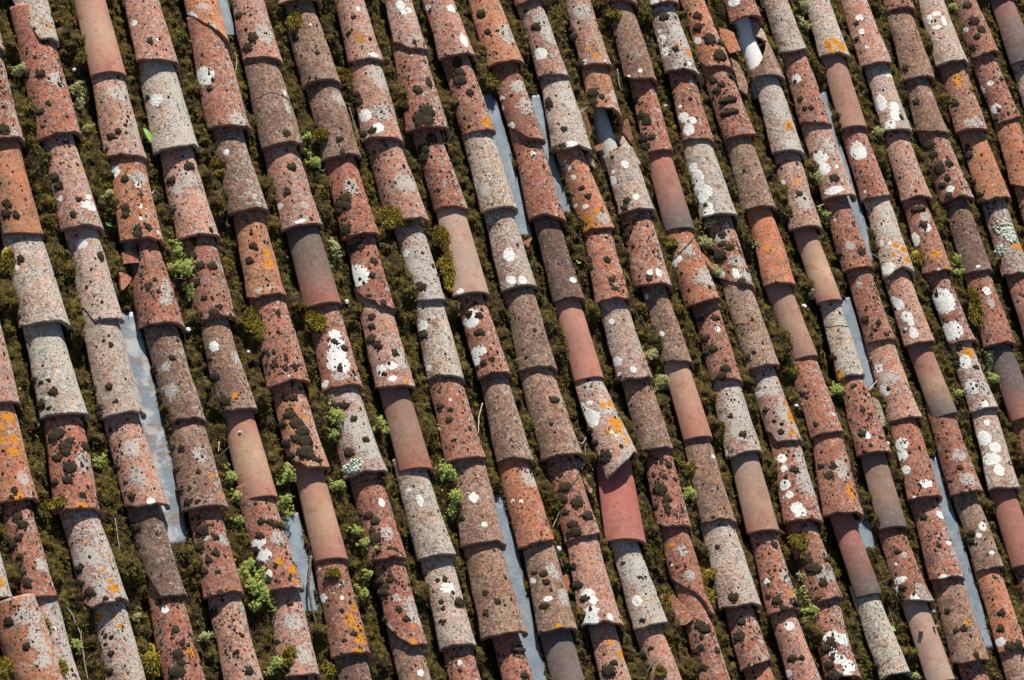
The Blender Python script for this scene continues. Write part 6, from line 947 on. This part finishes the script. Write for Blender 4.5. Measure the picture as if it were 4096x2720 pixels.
# ---------------------------------------------------------------- roof deck and moss
XMIN, XMAX, YMIN, YMAX = -3.35, 3.35, -2.35, 2.45
def deck():
    V = []; F = []
    n = 0
    for (x0, x1, y0, y1, z0, z1) in [(XMIN-.3, XMAX+.3, YMIN-.3, YMAX+.3, -.13, -.10)]:
        V += [(a, b, c) for a in (x0, x1) for b in (y0, y1) for c in (z0, z1)]
        F += [(0, 1, 3, 2), (4, 6, 7, 5), (0, 4, 5, 1), (2, 3, 7, 6), (0, 2, 6, 4), (1, 5, 7, 3)]
    link('roof_deck', mesh_from('roof_deck', np.array(V), np.array(F), [DECK], smooth=False), kind='structure')
deck()

def strip_mask(X, Y):
    m = np.zeros_like(X)
    for pts, rust in STRIP:
        ys = [p[2] for p in pts][::-1]; a = np.interp(Y, ys, [p[0] for p in pts][::-1]); b = np.interp(Y, ys, [p[1] for p in pts][::-1])
        lo, hi = min(ys), max(ys)
        inside = (X > a+.062+.006*vnoise(Y*30, X*9, 7)) & (X < b-.084+.012*vnoise(Y*40, X*9, 8))
        ed = .012*fbm(X*40, Y*40, 77, 2)
        m = np.maximum(m, inside*np.clip((Y+ed-lo)/.012, 0, 1)*np.clip((hi-Y-ed)/.012, 0, 1))
    return m
def hole_mask(X, Y):
    m = np.zeros_like(X)
    for (x, y, w, l) in HOLES: m = np.maximum(m, np.exp(-(((X-x)/w)**4+((Y-y)/l)**4)))
    return m

HOLES = []
for key, off, l, w in ((('M'), None, .0, .0),): pass
def hole_from(key, y0, y1, w=.06):
    row = [t for t in TILES if (t[0], t[1]) == key][0]
    x = row[2]; yy = (y0+y1)/2+row[3]; HOLES.append((x, yy, w, (y1-y0)/2+.03)); return row
hm = hole_from((COLN['M'], 2), .26, .45)
hq = hole_from((COLN['Q'], 1), .02, .32)
hl = hole_from((COLN['L'], 8), -.02, .16, .05)

def bed_height(X, Y):
    h = -.006 + .024*fbm(X*11, Y*11, 1, 2) + .020*fbm(X*36, Y*36, 5, 2) + .010*fbm(X*95, Y*95, 9, 2)
    lump = np.clip(vnoise(X*7, Y*5, 15)+.02, 0, 1); h = h + .050*lump
    h = h - .026*np.clip(.42+1.5*fbm(X*5, Y*6, 19, 2), 0, 1)*np.clip((.096-col_dist(X, Y))/.014, 0, 1)
    h = h + .055*np.clip(1.7*fbm(X*7, Y*8, 55, 2)-.10, 0, .8)
    h = h - .085*strip_mask(X, Y) - .06*hole_mask(X, Y)
    return h

def col_dist(X, Y):
    dist = np.full(X.shape, 9.0)
    for k in colpts:
        dist = np.minimum(dist, np.abs(X-col_x(k, Y)))
    return dist

def moss_bed():
    res = .0065
    nx = int((XMAX-XMIN)/res); ny = int((YMAX-YMIN)/res)
    X, Y = np.meshgrid(np.linspace(XMIN, XMAX, nx), np.linspace(YMIN, YMAX, ny), indexing='ij')
    dist = col_dist(X, Y)
    Z = bed_height(X, Y)
    under = np.clip((.068-dist)/.02, 0, 1)
    Z = Z*(1-under) + (-.045)*under
    V = np.stack([X+.004*fbm(X*60, Y*60, 61, 2), Y+.004*fbm(X*60, Y*60, 71, 2), Z], -1).reshape(-1, 3)
    F = grid_faces(nx, ny)
    # leafy shoots over the open channels
    rng = np.random.default_rng(3)
    n = 1600000
    px = rng.uniform(XMIN, XMAX, n); py = rng.uniform(YMIN, YMAX, n)
    d = col_dist(px, py)
    dens = .5+fbm(px*9, py*9, 33, 2)+.2
    ok = (d > .058) & (rng.random(n) < np.clip(dens, .15, 1)) & (strip_mask(px, py) < .05) & (hole_mask(px, py) < .25)
    px, py = px[ok], py[ok]; n = len(px)
    pz = bed_height(px, py)
    a = rng.uniform(0, 2*np.pi, n); up = rng.uniform(.25, 1.0, n); ln = rng.uniform(.004, .012, n)
    dr = np.stack([np.cos(a)*(1-up*.5), np.sin(a)*(1-up*.5), up], -1); dr /= np.linalg.norm(dr, axis=1)[:, None]
    sd = np.stack([-np.sin(a), np.cos(a), 0*a], -1)*rng.uniform(.0009, .0022, n)[:, None]
    B = np.stack([px, py, pz-.002], -1)
    bend = np.stack([np.cos(a), np.sin(a), -.6+0*a], -1)*(ln*.35)[:, None]
    m1 = B+dr*(ln*.55)[:, None]
    tip = B+dr*ln[:, None]+bend
    VV = np.stack([B-sd*.6, B+sd*.6, m1+sd, m1-sd, tip], 1).reshape(-1, 3)
    b = np.arange(n)*5 + len(V)
    Q = np.stack([b, b+1, b+2, b+3], -1); T3 = np.stack([b+3, b+2, b+4], -1)
    mi = np.concatenate([np.zeros(len(F)), np.ones(len(Q)), np.ones(len(T3))])
    me = mesh_from('moss', np.concatenate([V, VV]), [F, Q, T3], [MOSS_BED, MOSS_LEAF], mi)
    link('moss', me, label='dark olive moss filling the channels between the tile columns', cat='moss', kind='stuff')
moss_bed()

def litter():
    rng = np.random.default_rng(8)
    n = 9000
    px = rng.uniform(XMIN, XMAX, n); py = rng.uniform(YMIN, YMAX, n)
    ok = (col_dist(px, py) > .07) & (strip_mask(px, py) < .05) & (rng.random(n) < np.clip(.45+1.2*fbm(px*4, py*4, 91, 2), .08, 1))
    px, py = px[ok], py[ok]; n = len(px); pz = bed_height(px, py)+rng.uniform(.002, .008, n)
    P = np.stack([px, py, pz], -1)
    # flakes and stem bits: flat little boxes
    a = rng.uniform(0, 6.283, n); long = rng.random(n) < .45
    l = np.where(long, rng.uniform(.008, .028, n), rng.uniform(.0025, .006, n)); w = np.where(long, rng.uniform(.0006, .0012, n), l*rng.uniform(.5, .9, n)); h = np.where(long, .0008, .0012)
    tilt = rng.normal(0, .35, n)
    ex = np.stack([np.cos(a)*np.cos(tilt), np.sin(a)*np.cos(tilt), np.sin(tilt)], -1); ey = np.stack([-np.sin(a), np.cos(a), 0*a], -1); ez = np.cross(ex, ey)
    c = np.array([(-1, -.6, -1), (1, -1, -1), (.8, .7, -1), (-.7, 1, -1), (-.9, -.5, 1), (.9, -.8, 1), (.7, .6, 1), (-.6, .8, 1)])
    V = P[:, None]+ex[:, None]*(c[None, :, 0]*l[:, None]*.5)[..., None]+ey[:, None]*(c[None, :, 1]*w[:, None]*.5)[..., None]+ez[:, None]*(c[None, :, 2]*h[:, None]*.5)[..., None]
    f = np.array([(3, 2, 1, 0), (4, 5, 6, 7), (0, 1, 5, 4), (1, 2, 6, 5), (2, 3, 7, 6), (3, 0, 4, 7)])
    F = (f[None]+(np.arange(n)*8)[:, None, None]).reshape(-1, 4)
    mi = np.repeat(np.where(long, rng.choice([0, 1], n), rng.choice([1, 1, 2, 3, 3, 3], n)), 6)
    link('leaf_litter', mesh_from('leaf_litter', V.reshape(-1, 3), F, [PALEW, STRAW, STONE, BARK], mi, smooth=False),
         label='scattered dry stems, seed husks and pale flecks on the moss', cat='debris', kind='stuff')
litter()

# ---------------------------------------------------------------- mortar cores seen through broken tiles
def core(row, y0, y1, rr, zc, label, tone=MORTAR, dx=0):
    nx, ny = 21, 25
    s = np.linspace(-1, 1, nx)[:, None]; t = np.linspace(0, 1, ny)[None, :]
    th = s*math.pi/2; yy = y0+(y1-y0)*t+0*s
    rad = rr*(1-.1*t)+.0015*fbm(s*2+y0, yy*14, 3, 2)
    V = np.stack([rad*np.sin(th)+dx+.004*fbm(yy*25, s*0, 5, 2)*(s < -.8), yy, .78*rad*np.cos(th)+zc], -1).reshape(-1, 3)
    Vb = V.copy(); Vb[:, 2] = zc-.05
    n = nx*ny; A = np.arange(n).reshape(nx, ny); B = A+n
    st = lambda a, b: np.stack([a[:-1], a[1:], b[1:], b[:-1]], -1)
    F = [grid_faces(nx, ny), grid_faces(nx, ny, n, True), st(B[:, 0], A[:, 0]), st(A[:, -1], B[:, -1]), st(A[0], B[0]), st(B[-1], A[-1])]
    link('mortar_core', mesh_from('mortar_core', np.concatenate([V, Vb]), F, [tone]), label=label, cat='mortar', group='mortar cores under broken tiles',
         mat=Matrix.Translation((row[2], row[3], 0)) @ Matrix.Rotation(row[9], 4, 'Z'))
MORTAR_M = plain('pale_mortar', (.46, .45, .43), (.36, .355, .34), 60, .9)
MORTAR_G = plain('grey_mortar', (.36, .35, .33), (.22, .21, .20), 60, .9)
core(hm, .22, .50, .043, -.022, 'grey-white mortar core in the gap under the downward-pointed orange tile', MORTAR_M)
core(hq, -.05, .42, .058, -.018, 'bright white mortar core in the gap above the pointed brown tile')
core(hl, -.06, .26, .054, -.022, 'dull grey mortar core inside the diagonally split red tile', MORTAR_G)
hc = [t for t in TILES if (t[0], t[1]) == (COLN['C'], 3)][0]
core(hc, .12, .40, .05, -.02, 'dark grey mortar lump in the hole of the cracked red tile', MORTAR_G)

# ---------------------------------------------------------------- zinc strips
SL = ['short zinc strip at the top edge right of the snapped orange tile', 'wide blue-grey zinc strip passing the red tile with a notched foot', 'narrow blue-grey zinc strip left of the mauve disc tile column, upper middle',
      'long rust-stained zinc strip beside the clean cream tile', 'short zinc strip half hidden behind a broken brown branch', 'longest blue-grey zinc strip running off the lower edge',
      'narrow zinc strip right of the tan tile with two white discs', 'sloping zinc strip right of the cracked cream tile', 'long narrow zinc strip in the lower right', 'tiny square of zinc right of the red and dark grey new tile']
def strip(i, pts, rust):
    n = 40
    P = np.array(pts); t = np.linspace(0, 1, n); k = np.linspace(0, 1, len(P))
    a = np.interp(t, k, P[:, 0])+.055; b = np.interp(t, k, P[:, 1])-.078; y = np.interp(t, k, P[:, 2])
    m = 9; V = []
    for q in range(n):
        for w in range(m):
            f = w/(m-1); x = a[q]+(b[q]-a[q])*f
            z = -.016+.010*(2*f-1)**2+.0015*float(vnoise(np.array(x*20), np.array(y[q]*9), i))
            V.append((x, y[q], z))
    V = np.array(V); V2 = V-np.array([0, 0, .0012])
    F = [grid_faces(n, m, 0, True), grid_faces(n, m, n*m)]
    A = np.arange(n*m).reshape(n, m); B = A+n*m; st = lambda a, b: np.stack([a[:-1], a[1:], b[1:], b[:-1]], -1)
    F += [st(A[-1], B[-1]), st(B[0], A[0]), st(A[:, 0], B[:, 0]), st(B[:, -1], A[:, -1])]
    link('zinc_strip', mesh_from('zinc_strip', np.concatenate([V, V2]), F, [ZINC_R if rust else ZINC]), label=SL[i], cat='metal strip', group='zinc repair strips in the channels')
for i, (pts, rust) in enumerate(STRIP): strip(i, pts, rust)

# ---------------------------------------------------------------- broken shards
def shard(poly, ty, label, i):
    rng = np.random.default_rng(50+i)
    P = np.array(poly); c = P.mean(0)
    # densify the outline and jag it
    out = []
    for a, b in zip(P, np.roll(P, -1, 0)):
        for k in range(5): out.append(a+(b-a)*k/5)
    out = np.array(out); out += rng.normal(0, .0009, out.shape)
    rel = out-c
    tx, ty_ = rng.normal(.25, .25), rng.normal(0, .18)
    def z(q): return q[..., 0]*tx + q[..., 1]*ty_ - 9*(q[..., 0]**2)
    V = []; n = len(rel); rings = [1, .66, .33]
    for f in rings:
        q = rel*f; V.append(np.column_stack([q, z(q)]))
    V.append(np.array([[0, 0, 0.0]]))
    top = np.concatenate(V); bot = top-np.array([0, 0, .011]); m = len(top)
    F4 = []; F3 = []
    for s_, off in ((1, 0), (-1, m)):
        for k in range(2):
            for q in range(n):
                f = (off+k*n+q, off+k*n+(q+1) % n, off+(k+1)*n+(q+1) % n, off+(k+1)*n+q); F4.append(f if s_ > 0 else f[::-1])
        for q in range(n):
            f = (off+2*n+q, off+2*n+(q+1) % n, off+3*n); F3.append(f if s_ > 0 else f[::-1])
    for q in range(n): F4.append((m+q, m+(q+1) % n, (q+1) % n, q))
    V = np.concatenate([top, bot]); N = len(V)
    base, dark, grey, dots, pins = TYPES[ty]
    at = lambda *v: np.tile(np.array([v], float), (N, 1))
    me = mesh_from('tile_shard', V, [np.array(F4), np.array(F3)], [CLAY], attrs={'tc': V+np.array([i*.7, 0, 0]), 'tint': at(*[b*.85 for b in base], 1), 'prm': at(dark, grey*.8, .95, pins), 'marks': at(-1, -1, 0, 1)}, smooth=False)
    zb = .026 if i not in (0, 15, 18) else .034
    link('tile_shard', me, label=label, cat='tile shard', group='broken tile shards', mat=Matrix.Translation((c[0], c[1], zb)))
for i, (poly, ty, lab) in enumerate(SHARD): shard(poly, ty, lab, i)

# ---------------------------------------------------------------- twigs, stones, leaves
def tube(pts, r, seed, seg=7):
    rng = np.random.default_rng(seed)
    P = np.array(pts); k = np.concatenate([[0], np.cumsum(np.linalg.norm(np.diff(P, axis=0), axis=1))])
    n = max(8, int(k[-1]/.006)); t = np.linspace(0, k[-1], n)
    Q = np.stack([np.interp(t, k, P[:, c]) for c in range(3)], -1)
    for _ in range(3): Q[1:-1] = (Q[:-2]+2*Q[1:-1]+Q[2:])/4
    Q += np.stack([fbm(t*40+seed, t*0, seed, 2), fbm(t*40+seed, t*0+5, seed+3, 2), .6*fbm(t*40, t*0+9, seed+7, 2)], -1)*r*.9
    T = np.gradient(Q, axis=0); T /= np.linalg.norm(T, axis=1)[:, None]
    up = np.array([0, 0, 1.0]); S = np.cross(T, up); S /= np.linalg.norm(S, axis=1)[:, None]+1e-9; U = np.cross(S, T)
    a = np.arange(seg)*2*np.pi/seg
    rr = r*(1.05-.45*t/t[-1])*(1+.25*fbm(t*70, t*0, seed+1, 2))
    V = Q[:, None]+S[:, None]*(np.cos(a)[None, :, None]*rr[:, None, None])+U[:, None]*(np.sin(a)[None, :, None]*rr[:, None, None])
    V = V.reshape(-1, 3); F = []
    for i in range(n-1):
        for q in range(seg): F.append((i*seg+q, i*seg+(q+1) % seg, (i+1)*seg+(q+1) % seg, (i+1)*seg+q))
    V = np.concatenate([V, Q[:1], Q[-1:]])
    F3 = [(q, len(V)-2, (q+1) % seg) for q in range(seg)][::1]+[((n-1)*seg+q, (n-1)*seg+(q+1) % seg, len(V)-1) for q in range(seg)]
    return V, np.array(F), np.array(F3)
WM = {'bark': BARK, 'pale': PALEW, 'dark': DARKW, 'straw': STRAW}
for i, (pts, r, mat, lab) in enumerate(TWIG):
    V, F, F3 = tube(pts, max(r, .0011), 20+i)
    c = V.mean(0)
    link('twig', mesh_from('twig', V-c, [F, F3], [WM[mat]]), label=lab, cat='twig', group='fallen twigs and stems', mat=Matrix.Translation(c))
for i, (x, y, z, r, lab) in enumerate(PEB):
    rng = np.random.default_rng(70+i); V0, F4, F3 = dome_unit(); r *= .72
    V = V0*(1+.5*(rng.random((len(V0), 1))-.5))*np.array([r, r*rng.uniform(.6, 1.1), r*rng.uniform(.6, .9)])
    base = np.arange(9)[::-1]
    V = np.concatenate([V, [[0, 0, -.25*r]]]); FB = np.array([((k+1) % 9, k, len(V)-1) for k in range(9)])
    link('pebble', mesh_from('pebble', V, [F4, F3, FB], [STONE], smooth=False), label=lab, cat='stone chip', group='pale stone chips', mat=Matrix.Translation((x, y, z)))
for i, (x, y, z, rx, ry, lab) in enumerate(LEAF_D):
    n = 9; V = []
    for k in range(n):
        f = k/(n-1); w = rx*math.sin(math.pi*min(max(f, .03), .97))**.8
        for q in (-1, 0, 1): V.append((q*w, (f-.5)*2*ry, .004*abs(q)+.006*math.sin(f*3.1)))
    V = np.array(V); V2 = V-np.array([0, 0, .0005]); F = [grid_faces(n, 3), grid_faces(n, 3, len(V), True)]
    link('leaf', mesh_from('leaf', np.concatenate([V, V2]), F, [LEAF]), label=lab, cat='leaf', group='loose green leaves', mat=Matrix.Translation((x, y, z)) @ Matrix.Rotation(.3+i, 4, 'Z') @ Matrix.Rotation(.3, 4, 'Y'))

# ---------------------------------------------------------------- stonecrop and moss tufts
def sedum(x, y, rx, ry, pale, label, i):
    rng = np.random.default_rng(300+i)
    area = math.pi*rx*ry; n = int(np.clip(area/.00006, 12, 280))
    brs = np.clip(rng.normal(0, .55, (max(5, n//7), 2)), -1, 1); VV = []; F3 = []
    b = 0
    for k in range(n):
        br = brs[rng.integers(len(brs))]; fr = rng.random()**.7; px_ = br[0]*fr*rx*1.4+rng.normal(0, .006); py_ = br[1]*fr*ry*1.35+rng.normal(0, .006)
        a = math.atan2(py_, px_); q = min(1.2, math.hypot(px_/rx, py_/ry))
        c = np.array([px_, py_, 0.0]); c[2] = .008+.028*max(0, 1-q*q)*rng.uniform(.2, 1.1)+.006*rng.random()
        ax = np.array([math.cos(a)*q*.7, math.sin(a)*q*.7, 1])+rng.normal(0, .3, 3); ax /= np.linalg.norm(ax)
        s1 = np.cross(ax, [1, .3, .2]); s1 /= np.linalg.norm(s1); s2 = np.cross(ax, s1)
        R = rng.uniform(.0036, .0080)
        for lv, (cnt, el, f) in enumerate(((6, .25, 1.0), (5, .75, .8), (3, 1.25, .55))):
            for m in range(cnt):
                t = 6.283*(m+.37*lv)/cnt+rng.normal(0, .15); d = (s1*math.cos(t)+s2*math.sin(t))*math.cos(el)+ax*math.sin(el)
                sd = np.cross(d, ax); sd /= np.linalg.norm(sd)+1e-9; nn = np.cross(sd, d)
                p0 = c+d*R*.12; p1 = c+d*R*.62*f; p2 = c+d*R*1.1*f; w = R*.19
                VV += [p0, p1+sd*w, p1-sd*w, p1+nn*w*.8, p1-nn*w*.8, p2]
                for (u, v) in ((1, 3), (3, 2), (2, 4), (4, 1)): F3 += [(b, b+v, b+u), (b+5, b+u, b+v)]
                b += 6
        # stem down to the moss
        e = c-ax*.03; VV += [c+s1*.0011, c-s1*.0011, c+s2*.0011, e+s1*.0011, e-s1*.0011, e+s2*.0011]
        F3 += [(b, b+1, b+4), (b, b+4, b+3), (b+1, b+2, b+5), (b+1, b+5, b+4), (b+2, b, b+3), (b+2, b+3, b+5)]; b += 6
    h = float(bed_height(np.array([x]), np.array([y]))[0])
    link('stonecrop', mesh_from('stonecrop', np.array(VV), np.array(F3), [SED_B if pale else SED_A], smooth=False), label=label, cat='plant', group='stonecrop plants in the channels', mat=Matrix.Translation((x, y, max(h, -.012))))
for i, (x, y, rx, ry, pale, lab) in enumerate(SEDUM): sedum(x, y, rx, ry, pale, lab, i)

def tuft(x, y, z, rx, ry, label, i):
    rng = np.random.default_rng(500+i)
    n = int(np.clip(rx*ry*math.pi/.0000022, 250, 3200))
    lob = rng.normal(0, .45, (7, 2)); lr = rng.uniform(.3, .6, 7); li = rng.integers(0, 7, n)
    a = rng.uniform(0, 6.283, n); q = np.sqrt(rng.random(n))*lr[li]
    lx, ly = lob[li, 0]+q*np.cos(a), lob[li, 1]+q*np.sin(a); a = np.arctan2(ly, lx); q = np.minimum(np.hypot(lx, ly), 1.25)
    hgt = .012*np.sqrt(np.clip(1-q*q, 0, 1))+.001
    B = np.stack([q*np.cos(a)*rx, q*np.sin(a)*ry, hgt+.004*rng.standard_normal(n)], -1)
    d = np.stack([np.cos(a)*q, np.sin(a)*q-.25, .55+.3*(1-q)], -1)+rng.normal(0, .38, (n, 3)); d /= np.linalg.norm(d, axis=1)[:, None]
    s = np.cross(d, rng.normal(0, 1, (n, 3))); s /= np.linalg.norm(s, axis=1)[:, None]
    ln = rng.uniform(.007, .016, n)[:, None]; w = rng.uniform(.0007, .0016, n)[:, None]
    drop = np.array([0, -.2, -.5])*ln*.4
    V = np.stack([B-s*w*.5, B+s*w*.5, B+d*ln*.6+s*w, B+d*ln*.6-s*w, B+d*ln+drop], 1).reshape(-1, 3)
    b = np.arange(n)*5
    # cushion body
    V0, F4, F3 = dome_unit(); body = V0*np.array([rx*.6, ry*.6, .010])*(1+.2*(rng.random((len(V0), 1))-.5)); o = len(V)
    F = [np.stack([b, b+1, b+2, b+3], -1), F4+o]; T3 = np.concatenate([np.stack([b+3, b+2, b+4], -1), F3+o])
    link('moss_tuft', mesh_from('moss_tuft', np.concatenate([V, body]), F+[T3], [MOSS_GOLD]), label=label, cat='moss', group='golden green moss tufts', mat=Matrix.Translation((x, y, z-.004)))
for i, (x, y, z, rx, ry, lab) in enumerate(TUFT): tuft(x, y, z, rx, ry, lab, i)
